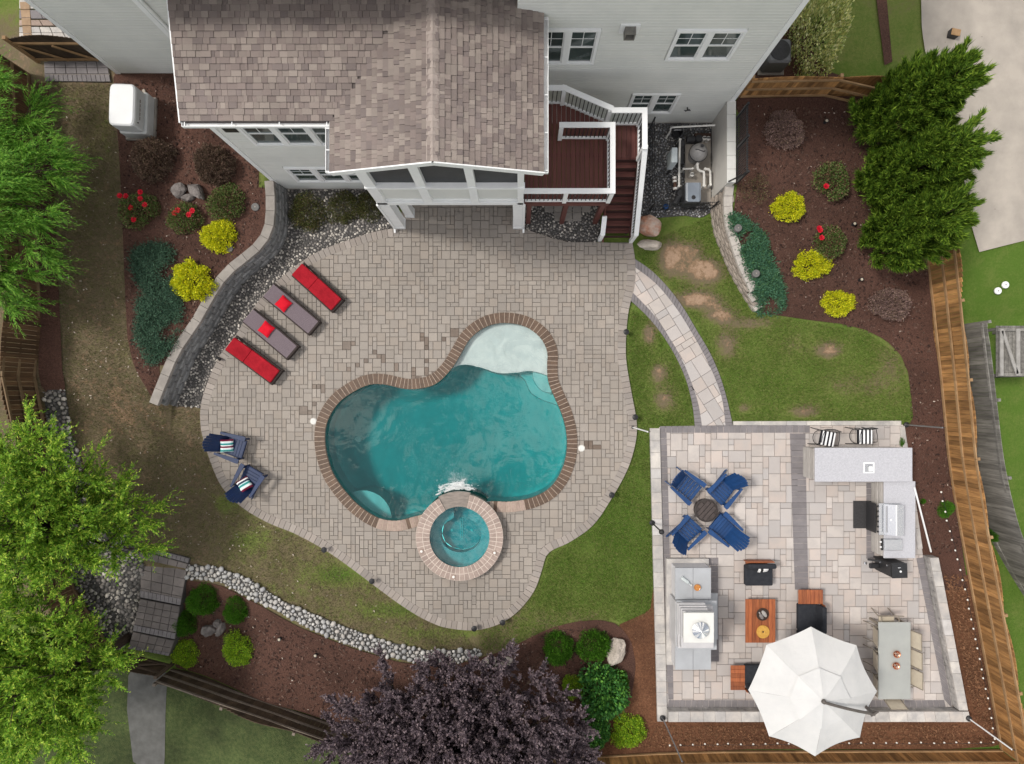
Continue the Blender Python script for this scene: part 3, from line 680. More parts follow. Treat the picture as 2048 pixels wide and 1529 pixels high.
# floor drain and the return fitting
for (u, v) in ((716,879),):
    c = P(u, v, -1.5); MB().lathe([(0.11,0),(0.11,0.02),(0.08,0.03),(0.05,0.03),(0.05,0.015)], 20).build('drain_cover', m_white, pool, (c.x, c.y, depth(c.x, c.y, 2)+0.005))
# skimmer lids let into the terrace
for (u, v, lb) in ((627,843,'round white skimmer lid in the paving left of the pool'), (1163,897,'round white skimmer lid in the paving right of the pool')):
    c = P(u, v, 0.08); s_ = thing('skimmer_lid', lb, 'skimmer lid', (c.x, c.y, 0.074), 0, 'skimmer lids')
    MB().lathe([(0.115,0),(0.115,0.012),(0.095,0.014)], 24).build('lid_ring', m_stucco, s_)
    MB().lathe([(0.09,0.0),(0.09,0.02),(0.08,0.022)], 24).build('lid', m_capwhite, s_)

# ---- spa
spa = thing('spa', 'round raised spa with tan brick rim beside the pool', 'spa', (SPA_C.x, SPA_C.y, 0))
ZT = 0.40
def ring(r0, r1, z0, z1, n=64, a0=0, a1=2*math.pi):
    b = MB(); full = abs(a1-a0-2*math.pi) < 1e-6; m_ = n if full else n+1
    for k in range(m_):
        g = a0+(a1-a0)*k/n; c_, s_ = math.cos(g), math.sin(g); b.v += [(r0*c_, r0*s_, z0), (r1*c_, r1*s_, z0), (r1*c_, r1*s_, z1), (r0*c_, r0*s_, z1)]
    for k in range(n):
        i, j = 4*k, 4*((k+1) % m_); b.f += [(i+1, j+1, j+2, i+2), (i+2, j+2, j+3, i+3), (i+3, j+3, j, i), (i, j, j+1, i+1)]
    if not full: b.f += [(0, 1, 2, 3), (4*n+3, 4*n+2, 4*n+1, 4*n)]
    return b
A0, A1 = R(76), R(118)     # the spillway opening, towards the pool
ring(SPA_RI+0.03, SPA_R-0.03, -1.7, ZT-0.05).build('spa_wall', mat('spa_wall_tile', (0.24,0.19,0.16), (0.17,0.135,0.115), 14, 0.6, 0.4, 40), spa)
ring(SPA_RI-0.005, SPA_R-0.005, ZT-0.05, ZT-0.005, 64, A1, A0+2*math.pi).build('rim_mortar', mat('spa_mortar', (0.62,0.54,0.47), (0.54,0.46,0.40), 12, 0.9, 0.3, 80), spa)
m_spab = mat('spa_rim_brick', (0.36, 0.285, 0.25), (0.29, 0.225, 0.195), 9, 0.8, 0.4, 60, rnd=0.12)
def sector(r0, r1, a, b_, z0, z1, g=0.009):
    ga, gb = g/r0, g/r1
    pts = [((r0+g)*math.cos(a+ga), (r0+g)*math.sin(a+ga)), ((r1-g)*math.cos(a+gb), (r1-g)*math.sin(a+gb)), ((r1-g)*math.cos(b_-gb), (r1-g)*math.sin(b_-gb)), ((r0+g)*math.cos(b_-ga), (r0+g)*math.sin(b_-ga))]
    return pts
NB = 46; span = 2*math.pi-(A1-A0)
for k in range(NB):
    a, b_ = A1+span*k/NB, A1+span*(k+1)/NB
    for (r0, r1_) in ((SPA_RI-0.02, 1.20), (1.20, SPA_R)):
        MB().prism(sector(r0, r1_, a, b_, 0, 0), ZT-0.05, ZT+rng.uniform(-0.002, 0.003), 0.005).build('rim_brick', m_spab, spa)
slab = [(SPA_RI*math.cos(A0+(A1-A0)*k/8), SPA_RI*math.sin(A0+(A1-A0)*k/8)) for k in range(9)]+[((SPA_R+0.06)*math.cos(A1+(A0-A1)*k/8), (SPA_R+0.06)*math.sin(A1+(A0-A1)*k/8)) for k in range(9)]
MB().prism(slab, ZT-0.10, ZT-0.045, 0.006).build('spillway_slab', mat('wet_slate', (0.17,0.145,0.125), (0.26,0.22,0.19), 5, 0.3, 0.4, 25, spec=0.5, stretch=(1,3,1)), spa)
# bench and keyhole well
well = [tuple(p) for p in spline([(-0.24,0.93),(-0.2,0.62),(-0.26,0.45),(-0.45,0.33),(-0.58,0.08),(-0.56,-0.2),(-0.38,-0.44),(0,-0.56),(0.38,-0.44),(0.56,-0.2),(0.58,0.08),(0.45,0.33),(0.26,0.45),(0.2,0.62),(0.26,0.93)], 5)]
well = ccw([(x*1.14, y*1.1 if y < 0.5 else y) for x, y in well])
sheet('bench', [(SPA_RI+0.04)*Vector((math.cos(k*0.1), math.sin(k*0.1))) for k in range(63)], m_spaplast, 0, 0.3, holes=[well], parent=spa, zf=lambda x, y: -0.12)
sheet('well_floor', well, m_spaplast, 0, 0.3, parent=spa, zf=lambda x, y: -0.55)
b = MB(); n = len(well)
for i in range(n):
    j = (i+1) % n; n0 = len(b.v); b.v += [(*well[i], -0.55), (*well[j], -0.55), (*well[j], -0.118), (*well[i], -0.118)]; b.f.append((n0, n0+3, n0+2, n0+1))
b.build('well_wall', m_spaplast, spa)
b = MB()
for i in range(64):
    g, h = 2*math.pi*i/64, 2*math.pi*(i+1)/64; n0 = len(b.v); r_ = SPA_RI+0.028
    b.v += [(r_*math.cos(g), r_*math.sin(g), -0.13), (r_*math.cos(h), r_*math.sin(h), -0.13), (r_*math.cos(h), r_*math.sin(h), ZT-0.05), (r_*math.cos(g), r_*math.sin(g), ZT-0.05)]; b.f.append((n0, n0+3, n0+2, n0+1))
b.build('bench_wall', m_spaplast, spa)
for o in KIDS[spa.name]:
    if 'kind' in o: del o['kind']
MB().prism([((SPA_RI+0.024)*math.cos(k*2*math.pi/64), (SPA_RI+0.024)*math.sin(k*2*math.pi/64)) for k in range(64)], -0.8, ZT-0.075).build('water', m_spawater, spa)
g_ = MB()
for k in range(2): g_.box((0.0+(-0.035 if k else 0.035), 0.12, -0.53), (0.012, 0.75, 0.02))
for k in range(9): g_.box((0.0, -0.24+k*0.09, -0.53), (0.07, 0.012, 0.02))
g_.build('drain_grate', m_white, spa)
for (x, y) in ((-0.34, 0.04), (0.34, 0.04)): MB().lathe([(0.045,-0.55),(0.045,-0.53),(0.02,-0.52)], 12).build('jet_fitting', m_white, spa, (x, y, 0))
for (u, v) in ((843,1103), (989,1106), (907,1154)):
    c = P(u, v, ZT); f_ = MB().lathe([(0.075,0),(0.075,0.018),(0.055,0.022)], 20).build('deck_jet', m_drycoping, spa, (c.x-SPA_C.x, c.y-SPA_C.y, ZT))
    MB().lathe([(0.042,0.02),(0.042,0.032),(0.02,0.036)], 16).build('nozzle', m_pvc, f_)
# falling water and foam under the spillway
rf = np.random.default_rng(4); n_ = 7000
am = (A0+A1)/2; nc = 46; ca_ = am+rf.normal(0, 0.17, nc); cr2 = SPA_R+0.05+np.abs(rf.normal(0, 0.13, nc))*np.clip(1.35-2.4*np.abs(ca_-am), 0.3, 1.3); k5 = rf.integers(0, nc, n_); tw = rf.uniform(-1, 1, nc)
q1, q2 = rf.normal(0, 1, n_)*0.055, rf.normal(0, 1, n_)*0.016; ang = ca_[k5]+(q1*np.cos(tw[k5])-q2*np.sin(tw[k5]))/SPA_R; rad = cr2[k5]+np.abs(q1*np.sin(tw[k5])+q2*np.cos(tw[k5]))
jet = np.arange(n_) > 6000; ang = np.where(jet, am-0.03+rf.normal(0, 0.20, n_)*rf.uniform(0.1, 1, n_), ang); rad = np.where(jet, SPA_R+0.06+np.abs(rf.normal(0, 0.36, n_)), rad)
cx = rad*np.cos(ang); cy = rad*np.sin(ang); cz = -0.088+rf.uniform(0, 0.03, n_); sz = rf.uniform(0.003, 0.011, n_)*np.where(rad > SPA_R+0.3, 0.7, 1.15)
oc = np.array([(1,0,0),(0,1,0),(-1,0,0),(0,-1,0),(0,0,1),(0,0,-1)])*1.0; of = np.array([(0,1,4),(1,2,4),(2,3,4),(3,0,4),(1,0,5),(2,1,5),(3,2,5),(0,3,5)])
va_ = np.stack([cx, cy, cz], -1)[:, None]+oc[None]*sz[:, None, None]*np.array([1.3,1.3,0.5]); fa = of[None]+(np.arange(n_)*6)[:, None, None]
m_foam = mat('foam', (0.85, 0.88, 0.88), None, rough=0.6)
o = link('foam', np_mesh('foam', va_.reshape(-1, 3), fa.reshape(-1, 3), m_foam), pool, (SPA_C.x, SPA_C.y, 0)); o['kind'] = 'stuff'
# ================================================================ HOUSE
house = thing('house', 'pale grey sided two storey house with brown shingle roofs and gabled porch', 'house', (0, 0, 0))
YR, YB, YL, YP = 8.96, 6.78, 10.15, 5.45        # rear wall right, bump-out, rear wall left, porch front
XR, XB, XL = 6.6, -7.79, -12.66; XP0, XP1 = -3.99, 0.165
ZE, ZRG, EYG, EYL, EX0, EX1, RX = 6.35, 7.07, 5.20, 6.40, -4.40, 0.61, -1.90
PG = (ZRG-ZE)/(RX-EX0); PL = 0.22; TOP = 8.7
# walls: a core with lapped boards on the rear faces
def wall(core, faces):
    """core boxes plus siding courses on faces ((x0,x1,y,z0,z1), facing -y)"""
    b = MB()
    for c, d in core: b.box(c, d)
    w_ = b.build('wall', m_siding, house)
    for (x0, x1, y, z0, z1, cuts) in faces:
        e = 0.127; n = int((z1-z0)/e)
        for k in range(n):
            za, zb = z0+k*e, z0+(k+1)*e+0.006
            segs = [(x0, x1)]
            for (cx0, cx1, cz0, cz1) in cuts:
                if zb > cz0+0.02 and za < cz1-0.02:
                    ns_ = []
                    for (s0, s1) in segs:
                        if cx1 <= s0 or cx0 >= s1: ns_.append((s0, s1)); continue
                        if cx0 > s0: ns_.append((s0, cx0))
                        if cx1 < s1: ns_.append((cx1, s1))
                    segs = ns_
            zb -= 0.004
            for (s0, s1) in segs:
                if s1-s0 < 0.02: continue
                zc_ = zb-0.034      # flat face below, cove above
                MB().add([(s0,y-0.030,za),(s1,y-0.030,za),(s1,y-0.028,zc_),(s0,y-0.028,zc_),(s1,y-0.008,zb),(s0,y-0.008,zb),(s0,y+0.01,za),(s1,y+0.01,za),(s1,y+0.01,zb),(s0,y+0.01,zb)],
                      [(0,1,2,3),(3,2,4,5),(1,0,6,7),(5,4,8,9),(0,3,5,9,6),(2,1,7,8,4),(6,9,8,7)]).build('siding_board', m_siding, w_)
    return w_
WIN_R = [(4.0,5.575,4.25,5.55,2), (0.52,1.98,4.05,5.6,2), (3.5,4.8,0.86,2.1,2)]
WIN_B = [(-7.02,-4.55,4.0,5.4,3), (-6.92,-4.6,0.86,2.02,3)]
cut = lambda W: [(a-0.09, b-(-0.09), c-0.09, d+0.09) for a, b, c, d, n in W]
wall([((XR/2+0.1, (YR+17)/2, TOP/2), (XR-0.2, 17-YR, TOP))], [(0.0, XR-0.12, YR, 0.02, TOP, cut(WIN_R))])
wall([(((XB+XP0)/2+0.3, (YB+10.1)/2, 3.1), (XP0-XB+0.6, 10.1-YB, 6.3))], [(XB+0.1, XP0+0.0, YB, 0.05, 6.2, cut(WIN_B))])
wall([(((XL+0.2)/2, (YL+17)/2, TOP/2+0.02), (-XL+0.2, 17-YL, TOP-0.04))], [(XL+0.12, XB, YL, 0.95, TOP, [])])
b = MB()   # corner boards, skirt and eave trim
b.box((XR-0.06, YR-0.02, TOP/2), (0.14, 0.07, TOP)); b.box((XR+0.005, YR+0.05, TOP/2), (0.03, 0.16, TOP)); b.build('corner_board', m_white, house)
MB().box((XL+0.06, YL-0.02, TOP/2+0.4), (0.14, 0.07, TOP-0.8)).build('corner_board', m_white, house); MB().box((XB+0.05, YB-0.02, 3.15), (0.13, 0.07, 6.2)).build('corner_board', m_white, house)
MB().box((XR/2, YR-0.012, 0.0), (XR-0.15, 0.05, 0.18)).build('foundation', m_stucco, house); MB().box(((XB+XP0)/2, YB-0.012, 0.02), (XP0-XB-0.2, 0.05, 0.16)).build('foundation', m_stucco, house)
b = MB(); x_ = -9.65
b.tube([(x_, YL-0.07, TOP), (x_, YL-0.07, 1.1), (x_, YL-0.2, 0.98)], 0.045, 8); b.box((x_-0.18, YL-0.025, TOP/2+0.45), (0.15, 0.05, TOP-1.0)); b.build('downspout', m_white, house)
def window(x0, x1, z0, z1, n, y, nm='window'):
    w_ = MB()
    f = 0.075
    w_.box(((x0+x1)/2, y-0.03, z0-f/2), (x1-x0+2*f, 0.08, f)); w_.box(((x0+x1)/2, y-0.03, z1+f/2), (x1-x0+2*f, 0.08, f))
    for x in (x0-f/2, x1+f/2): w_.box((x, y-0.029, (z0+z1)/2), (f, 0.078, z1-z0))
    o = w_.build(nm, m_white, house)
    mw = 0.15; pw = (x1-x0-mw*(n-1))/n
    for k in range(n):
        a = x0+k*(pw+mw); c = a+pw; zm = (z0+z1)/2
        if k: MB().box((a-mw/2, y-0.03, zm), (mw, 0.07, z1-z0)).build('mullion', m_white, o)
        q = MB()
        for (u0, u1) in ((z0, zm), (zm, z1)):
            s = 0.035; yy = y-0.012 if u0 == z0 else y-0.022
            q.box(((a+c)/2, yy, u0+s/2), (pw, 0.04, s)); q.box(((a+c)/2, yy, u1-s/2), (pw, 0.04, s))
            q.box((a+s/2, yy, (u0+u1)/2), (s, 0.038, u1-u0-2*s)); q.box((c-s/2, yy, (u0+u1)/2), (s, 0.038, u1-u0-2*s))
        q.build('sash', m_white, o)
        MB().box(((a+c)/2, y-0.003, (z0+zm)/2), (pw-0.06, 0.012, zm-z0-0.06)).build('pane', m_glass, o)
        MB().box(((a+c)/2, y-0.012, (z1+zm)/2), (pw-0.06, 0.012, zm-z0-0.06)).build('pane', m_glass, o)
        g = MB(); zc = (z1+zm)/2
        g.box(((a+c)/2, y-0.0205, zc), (0.016, 0.01, zm-z0-0.08)); g.box(((a+c)/2, y-0.0195, zc), (pw-0.08, 0.008, 0.016)); g.build('muntin', m_white, o)
for W in WIN_R: window(*W, YR)
for W in WIN_B: window(*W, YB)
# vent hood, hose bib and the side trim on the rear wall
o = MB().box((2.74, YR-0.03, 5.72), (0.48, 0.07, 0.38)).build('vent', m_white, house)
m_vent = mat('grey_vent', (0.19, 0.18, 0.16), (0.13, 0.125, 0.115), 8, 0.6)
MB().box((2.74, YR-0.16, 5.60), (0.26, 0.2, 0.05)).box((2.625, YR-0.16, 5.72), (0.03, 0.2, 0.22)).box((2.855, YR-0.16, 5.72), (0.03, 0.2, 0.22)).box((2.74, YR-0.16, 5.845), (0.26, 0.2, 0.03)).build('vent_hood', m_vent, o)
MB().tube([(5.3, YR-0.02, 1.2), (5.3, YR-0.12, 1.2)], 0.02).tube([(5.2, YR-0.12, 1.2), (5.4, YR-0.12, 1.2)], 0.015).tube([(5.25, YR-0.12, 1.13), (5.35, YR-0.12, 1.27)], 0.015).build('hose_bib', m_black, house)
# main roof far above the frame
b = MB()
for s in (1,):
    b.add([(XL-0.4, 8.65, TOP-0.1), (XR+0.4, 8.55, TOP-0.1), (XR+0.4, 13.2, TOP+2.6), (XL-0.4, 13.2, TOP+2.6), (XR+0.4, 17.4, TOP-0.1), (XL-0.4, 17.4, TOP-0.1),
           (XL-0.4, 8.65, TOP-0.28), (XR+0.4, 8.55, TOP-0.28), (XR+0.4, 17.4, TOP-0.28), (XL-0.4, 17.4, TOP-0.28)],
          [(0,1,2,3),(3,2,4,5),(6,9,8,7),(0,6,7,1),(4,8,9,5),(1,7,8,4,2),(0,3,5,9,6)])
m_shingle = mat('brown_shingle', (0.17, 0.13, 0.125), None, 6, 0.92, 0.7, 90, rnd=0.13, big=(0.5, 0.12),
    pal=[(0.228,0.190,0.170),(0.198,0.164,0.150),(0.258,0.219,0.194),(0.172,0.142,0.133),(0.215,0.177,0.160),(0.242,0.204,0.182),(0.192,0.156,0.143)])
b.build('upper_roof', m_shingle, house)
# porch and bump-out roofs
def zg(x, y): return ZE+PG*((x-EX0) if x < RX else (EX1-x))
def zl(x, y): return ZE+PL*(y-EYL)
VALX = lambda y: EX0+PL/PG*(y-EYL)
b = MB(); th = 0.16
yb = EYL+(ZRG-ZE)/PL
poly = [  # gable left slope, gable right slope, lower left slope
    [(EX0,EYG),(RX,EYG),(RX,yb),(EX0,EYL)], [(RX,EYG),(EX1,EYG),(EX1,YR),(RX,YR+1.7)], [(-7.92,EYL),(EX0,EYL),(RX,yb),(-7.92,yb)]]
for i, p in enumerate(poly):
    f_ = zl if i == 2 else zg
    b.prism(p, (lambda x, y, f_=f_: f_(x, y)-th), (lambda x, y, f_=f_: f_(x, y)-0.004))
roof = b.build('roof', mat('roof_felt', (0.09,0.075,0.07)), house)
sm_pool = {}
def shingle_mesh(wd, ex):
    k = (round(wd, 2), ex)
    if k not in sm_pool:
        h = wd/2-0.003; t_ = 0.022
        sm_pool[k] = ([(-h,0,0.004),(h,0,0.004),(h,0,t_+0.006),(-h,0,t_+0.006),(-h,ex*1.12,0.0),(h,ex*1.12,0.0),(h,ex*1.12,0.006),(-h,ex*1.12,0.006)],
                      [(0,1,2,3),(3,2,6,7),(1,0,4,5),(0,3,7,4),(2,1,5,6),(4,7,6,5)])
    return sm_pool[k]
shs = []   # (centre key, width, matrix)
rs = random.Random(21); EXPO = 0.138
def lay_slope(origin, along, up, length, rise_len, keep):
    n = int(rise_len/EXPO)+1; nrm = along.cross(up).normalized()
    if nrm.z < 0: nrm = -nrm
    for c in range(n):
        x = 0.0
        while x < length-0.02:
            wd = rs.choice([0.08, 0.10, 0.12, 0.14, 0.16, 0.20, 0.24])
            if x == 0.0: wd = rs.choice([0.06, 0.10, 0.14, 0.20])
            wd = round(min(wd, length-x), 2)
            if wd < 0.02: break
            p = origin+along*(x+wd/2)+up*(c*EXPO)
            if keep(p):
                q = p+nrm*(0.001 if rs.random() < 0.5 else 0.014)
                m_ = Matrix(((along.x, up.x, nrm.x, q.x), (along.y, up.y, nrm.y, q.y), (along.z, up.z, nrm.z, q.z), (0,0,0,1)))
                shs.append((p, wd, m_))
            x += wd
L_ = math.hypot(RX-EX0, ZRG-ZE)
upL = Vector((RX-EX0, 0, ZRG-ZE)).normalized(); upR = Vector((-(EX1-RX), 0, ZRG-ZE)).normalized(); upB = Vector((0, 1, PL)).normalized()
lay_slope(Vector((EX0, EYG, ZE)), Vector((0, 1, 0)), upL, yb-EYG, L_-0.05, lambda p: p.y < EYL or p.x > VALX(p.y)-0.06)
lay_slope(Vector((EX1, EYG, ZE)), Vector((0, 1, 0)), upR, YR-EYG+0.6, L_-0.05, lambda p: p.y < YR+0.3*(EX1-p.x))
lay_slope(Vector((-7.92, EYL, ZE)), Vector((1, 0, 0)), upB, 6.1, (yb-EYL)*1.02, lambda p: p.x < VALX(p.y)+0.10)
shs.sort(key=lambda s: (s[0]-Vector((-2.2, 5.6, 6.7))).length)
b = MB(); shm = {}
for i, (p, wd, m_) in enumerate(shs):
    v_, f_ = shingle_mesh(wd, EXPO)
    if i < 290:
        if wd not in shm: q = MB(); q.add(v_, f_); shm[wd] = q.mesh('shingle', m_shingle)
        o = link('shingle', shm[wd], roof); o.matrix_local = m_
    else: b.add(v_, f_, m_)
o = b.build('shingle', m_shingle, roof); o['kind'] = 'stuff'
m_ridge = mat('ridge_cap', (0.34,0.29,0.26), (0.28,0.235,0.215), 6, 0.92, 0.6, 90, rnd=0.08)
q = MB(); hw = 0.15
q.add([(-hw,0,-hw*PG),(0,0,0.012),(hw,0,-hw*PG),(-hw,0.17,-hw*PG-0.008),(0,0.17,0.004),(hw,0.17,-hw*PG-0.008),(-hw,0,-hw*PG-0.02),(hw,0,-hw*PG-0.02),(0,0,-0.01)], [(0,1,4,3),(1,2,5,4),(0,6,8,1),(1,8,7,2)])
rm = q.mesh('ridge_cap', m_ridge)
y = EYG
while y < yb: link('ridge_cap', rm, roof, (RX, y, ZRG+0.028)); y += 0.15
# eaves: fascia, gutters with hangers, rake boards
b = MB()
b.bar((EX0-0.01, EYG-0.012, ZE-0.08), (RX, EYG-0.012, ZRG-0.08), 0.03, 0.2, (0,0,1)); b.bar((RX, EYG-0.013, ZRG-0.08), (EX1+0.01, EYG-0.013, ZE-0.08), 0.03, 0.2, (0,0,1))
b.build('rake_board', m_white, roof); b = MB(); b.bar((-7.935, EYL-0.02, ZE-0.085), (-7.935, yb, zl(0, yb)-0.085), 0.03, 0.19, (0,0,1)); b.build('rake_board', m_white, roof)
def gutter(p0, p1, outw, nm='gutter'):
    p0, p1, outw = Vector(p0), Vector(p1), Vector(outw); d = (p1-p0); L2 = d.length; d.normalize(); g = MB(); z_ = Vector((0,0,1))
    for (o_, zz, w_, h_) in ((0.11, 0.0, 0.014, 0.11), (0.055, -0.05, 0.11, 0.012)):
        c0 = p0+outw*o_+z_*zz; g.bar(c0, c0+d*L2, w_, h_)
    g.bar(p0+outw*0.055-d*0.003, p0+outw*0.055+d*0.009, 0.11, 0.10); g.bar(p1+outw*0.055-d*0.009, p1+outw*0.055+d*0.003, 0.11, 0.10)
    o = g.build(nm, m_white, roof); n = max(2, int(L2/0.9))
    for k in range(n+1):
        c = p0+d*(L2*(k+0.06)/(n+0.12)); MB().bar(c+outw*0.0+z_*0.045, c+outw*0.11+z_*0.045, 0.022, 0.014).build('hanger', m_white, o)
gutter((-7.9, EYL, ZE-0.075), (EX0-0.02, EYL, ZE-0.075), (0,-1,0)); gutter((EX0, EYG, ZE-0.075), (EX0, EYL-0.13, ZE-0.075), (-1,0,0)); gutter((EX1, EYG, ZE-0.075), (EX1, YR-0.1, ZE-0.075), (1,0,0))
# porch: half wall, posts, sloped screens, beam and ground posts
por = MB().box(((XP0+XP1)/2, YP+0.10, 3.70), (XP1-XP0, 0.1, 1.45)).box((XP0+0.07, (YP+YB)/2+0.1, 3.70), (0.1, YB-YP-0.1, 1.45)).box((XP1-0.07, (YP+YR)/2, 3.70), (0.1, YR-YP-0.3, 1.45)).build('porch_wall', m_siding, house)
b = MB()
b.box(((XP0+XP1)/2, YP+0.02, 2.98), (XP1-XP0+0.04, 0.12, 0.2)); b.box(((XP0+XP1)/2, YP+0.015, 4.47), (XP1-XP0+0.06, 0.16, 0.10)); b.box(((XP0+XP1)/2, YP+0.035, 3.16), (XP1-XP0, 0.06, 0.06))
b.box(((XP0+XP1)/2, YP+0.033, 4.36), (XP1-XP0, 0.06, 0.05)); b.build('porch_trim', m_white, por)
b = MB(); b.box(((XP0+XP1)/2, (YP+YB)/2+0.2, 2.93), (XP1-XP0-0.1, YB-YP+0.3, 0.12)); b.build('porch_floor', m_darkwood, por)
POSTX = [(XP0, -3.71), (-2.64, -2.40), (-1.30, -1.09), (0.0, XP1)]
for (a, c) in POSTX:
    zt_ = min(zg(a, 0), zg(c, 0))-0.17; z0_ = 2.92 if a in (XP0, 0.0) else 3.08
    MB().box(((a+c)/2, YP+0.03, (zt_+z0_)/2), (c-a, 0.14 if z0_ < 3 else 0.13, zt_-z0_)).build('porch_post', m_white, por)
for (a, c) in ((-3.71,-2.64), (-2.40,-1.30), (-1.09,0.0)):
    zt = lambda x: zg(x, 0)-0.20
    q = MB(); yy = YP+0.09; pts = [(a, 4.5), (c, 4.5), (c, zt(c))]+([(RX, zt(RX))] if a < RX < c else [])+[(a, zt(a))]; n = len(pts)
    q.add([(x, yy, z) for x, z in pts]+[(x, yy+0.01, z) for x, z in pts], [tuple(range(n)), tuple(range(n, 2*n))[::-1]]+[(i, i+n, (i+1) % n+n, (i+1) % n) for i in range(n)]); q.build('screen', m_screen, por)
for xx in (XP0+0.07, XP1-0.07):
    MB().box((xx, (YP+YB)/2+0.1, 5.35), (0.02, YB-YP-0.3, 1.7)).build('screen', m_screen, por)
# the ground posts under the porch, with their footings
for (x0, x1, y0, y1) in ((XP0, XP0+0.30, YP-0.02, YP+0.28), (XP0+0.33, XP0+0.60, YP+0.35, YP+0.60), (XP1-0.30, XP1, YP-0.02, YP+0.28)):
    o = MB().box(((x0+x1)/2, (y0+y1)/2, 1.48), (x1-x0, y1-y0, 2.86)).box(((x0+x1)/2, (y0+y1)/2, 0.16), (x1-x0+0.03, y1-y0+0.03, 0.2)).build('ground_post', m_white, por)
MB().tube([(XP0-0.03, YP-0.04, 2.9), (XP0-0.03, YP-0.04, 0.2), (XP0-0.03, YP-0.16, 0.12)], 0.035).tube([(XP1+0.03, YP-0.04, 2.9), (XP1+0.03, YP-0.04, 0.2), (XP1+0.03, YP-0.16, 0.12)], 0.035).build('porch_downspout', m_white, por)
# bay wall under the left roof and dark opening of the lower left corner
MB().box((-7.35, YB-0.03, 5.25), (0.35, 0.02, 0.9)).build('shutter', m_black, house)

# ================================================================ RAISED DECK AND STAIR
rd = thing('raised_deck', 'dark red board deck with white railings and stair beside the porch', 'deck', (0, 0, 0))
ZD = 2.60; ZRL = ZD+1.05
BY = [(0.2,8.42),(1.29,8.42),(2.56,7.87),(3.52,7.80)]
def deck_y1(x):
    for (a, ya), (c, yc) in zip(BY, BY[1:]):
        if x <= c: return ya+(yc-ya)*(x-a)/(c-a)
    return 7.80
x = 0.20
while x < 3.46:
    w_ = 0.135; y0 = 5.55 if x < 2.62 else 6.86; y1 = deck_y1(x+w_/2)+0.02
    MB().box((x+w_/2, (y0+y1)/2, ZD-0.0125), (w_-0.009, y1-y0, 0.025), b=0.003).build('deck_board', m_deckred, rd); x += w_
MB().box((1.42, 5.56, ZD-0.15), (2.5, 0.04, 0.24)).box((2.66, 6.2, ZD-0.15), (0.04, 1.3, 0.24)).box((1.3, 7.0, ZD-0.16), (2.2, 0.05, 0.22)).box((3.1, 6.85, ZD-0.15), (0.84, 0.04, 0.24)).box((3.5, 7.3, ZD-0.15), (0.04, 0.95, 0.24)).build('rim_joist', m_deckred_x, rd)
for (px_, py_) in ((0.35,5.66),(2.55,5.66),(1.45,5.66),(3.42,7.7),(3.42,6.95),(2.7,7.7)): MB().box((px_, py_, 1.24), (0.14, 0.14, 2.44)).build('support_post', m_deckred, rd)
def railing(pts, post_at, balusters=True):
    r_ = MB()
    for i_, (a, c) in enumerate(zip(pts, pts[1:])):
        e_ = Vector((0, 0, 0.003*(i_ % 2))); a, c = Vector(a)+e_, Vector(c)+e_; d = (c-a).normalized()
        r_.bar(a-d*0.072+Vector((0,0,1.0)), c+d*0.072+Vector((0,0,1.0)), 0.145, 0.045); r_.bar(a+Vector((0,0,0.93)), c+Vector((0,0,0.93)), 0.05, 0.085)
    o = r_.build('railing', m_white, rd)
    for a, c in zip(pts, pts[1:]): MB().bar(Vector(a)+Vector((0,0,0.09)), Vector(c)+Vector((0,0,0.09)), 0.06, 0.07).build('bottom_rail', m_white, o)
    for p in post_at: MB().box((p[0], p[1], p[2]+0.485), (0.115, 0.115, 0.97)).build('post', m_white, o)
    bm_ = MB().box((0, 0, 0.505), (0.022, 0.022, 0.80)).mesh('baluster', m_black)
    for a, c in zip(pts, pts[1:]):
        a, c = Vector(a), Vector(c); n = max(1, int((c-a).length/0.115))
        for k in range(n): link('baluster', bm_, o, a.lerp(c, (k+0.5)/n))
    return o
z = ZD+0.05
railing([(0.22,5.58,z),(2.62,5.58,z),(2.62,7.40,z),(1.22,7.40,z)], [(1.35,5.58,z),(2.62,5.58,z),(2.62,7.40,z),(1.22,7.40,z)])
railing([(0.22,8.42,z),(1.29,8.42,z),(2.56,7.87,z)], [(1.29,8.42,z),(2.56,7.84,z)])
railing([(2.66,7.80,z+0.006),(3.50,7.80,z+0.006),(3.50,6.80,z+0.006)], [(3.50,7.80,z),(3.50,6.80,z)])
# stair: ten risers to the terrace
NS = 10; YS0, YS1 = 6.84, 5.06; go = (YS0-YS1)/NS; rise = ZD/NS
for k in range(NS-1):
    zt = ZD-rise*(k+1); yc = YS0-go*(k+0.5)
    x0, x1 = 2.70+0.012*k, 3.50+0.018*k
    t_ = MB().box(((x0+x1)/2, yc+0.046, zt-0.015), (x1-x0, go*0.5-0.004, 0.03)).box(((x0+x1)/2, yc-go*0.25-0.002, zt-0.015), (x1-x0, go*0.5-0.004, 0.03)).build('tread', m_deckred_x, rd)
    MB().box(((x0+x1)/2, yc+go/2-0.012, zt+rise/2-0.02), (x1-x0-0.02, 0.02, rise-0.03)).build('riser', mat('dark_riser', (0.05,0.02,0.018), (0.035,0.014,0.013), 4, 0.7, rnd=0.1), rd)
MB().box((3.26, YS1+0.08, 0.17), (1.02, 0.02, 0.2)).build('riser', MATS['dark_riser'], rd)
b = MB()
for (xa, xb_) in ((2.665, 2.79), (3.53, 3.70)): b.bar((xa, YS0, ZD-0.22), (xb_, YS1-0.0, 0.10), 0.035, 0.26, (0,0,1))
b.build('stringer', m_deckred, rd)
ra = [(3.52, YS0-0.05, ZD+0.02), (3.72, YS1-0.05, 0.12)]
railing(ra, [(3.72, YS1-0.05, 0.07)])
rb = [(2.74, 5.62, 0.80), (2.68, YS1-0.02, 0.12)]
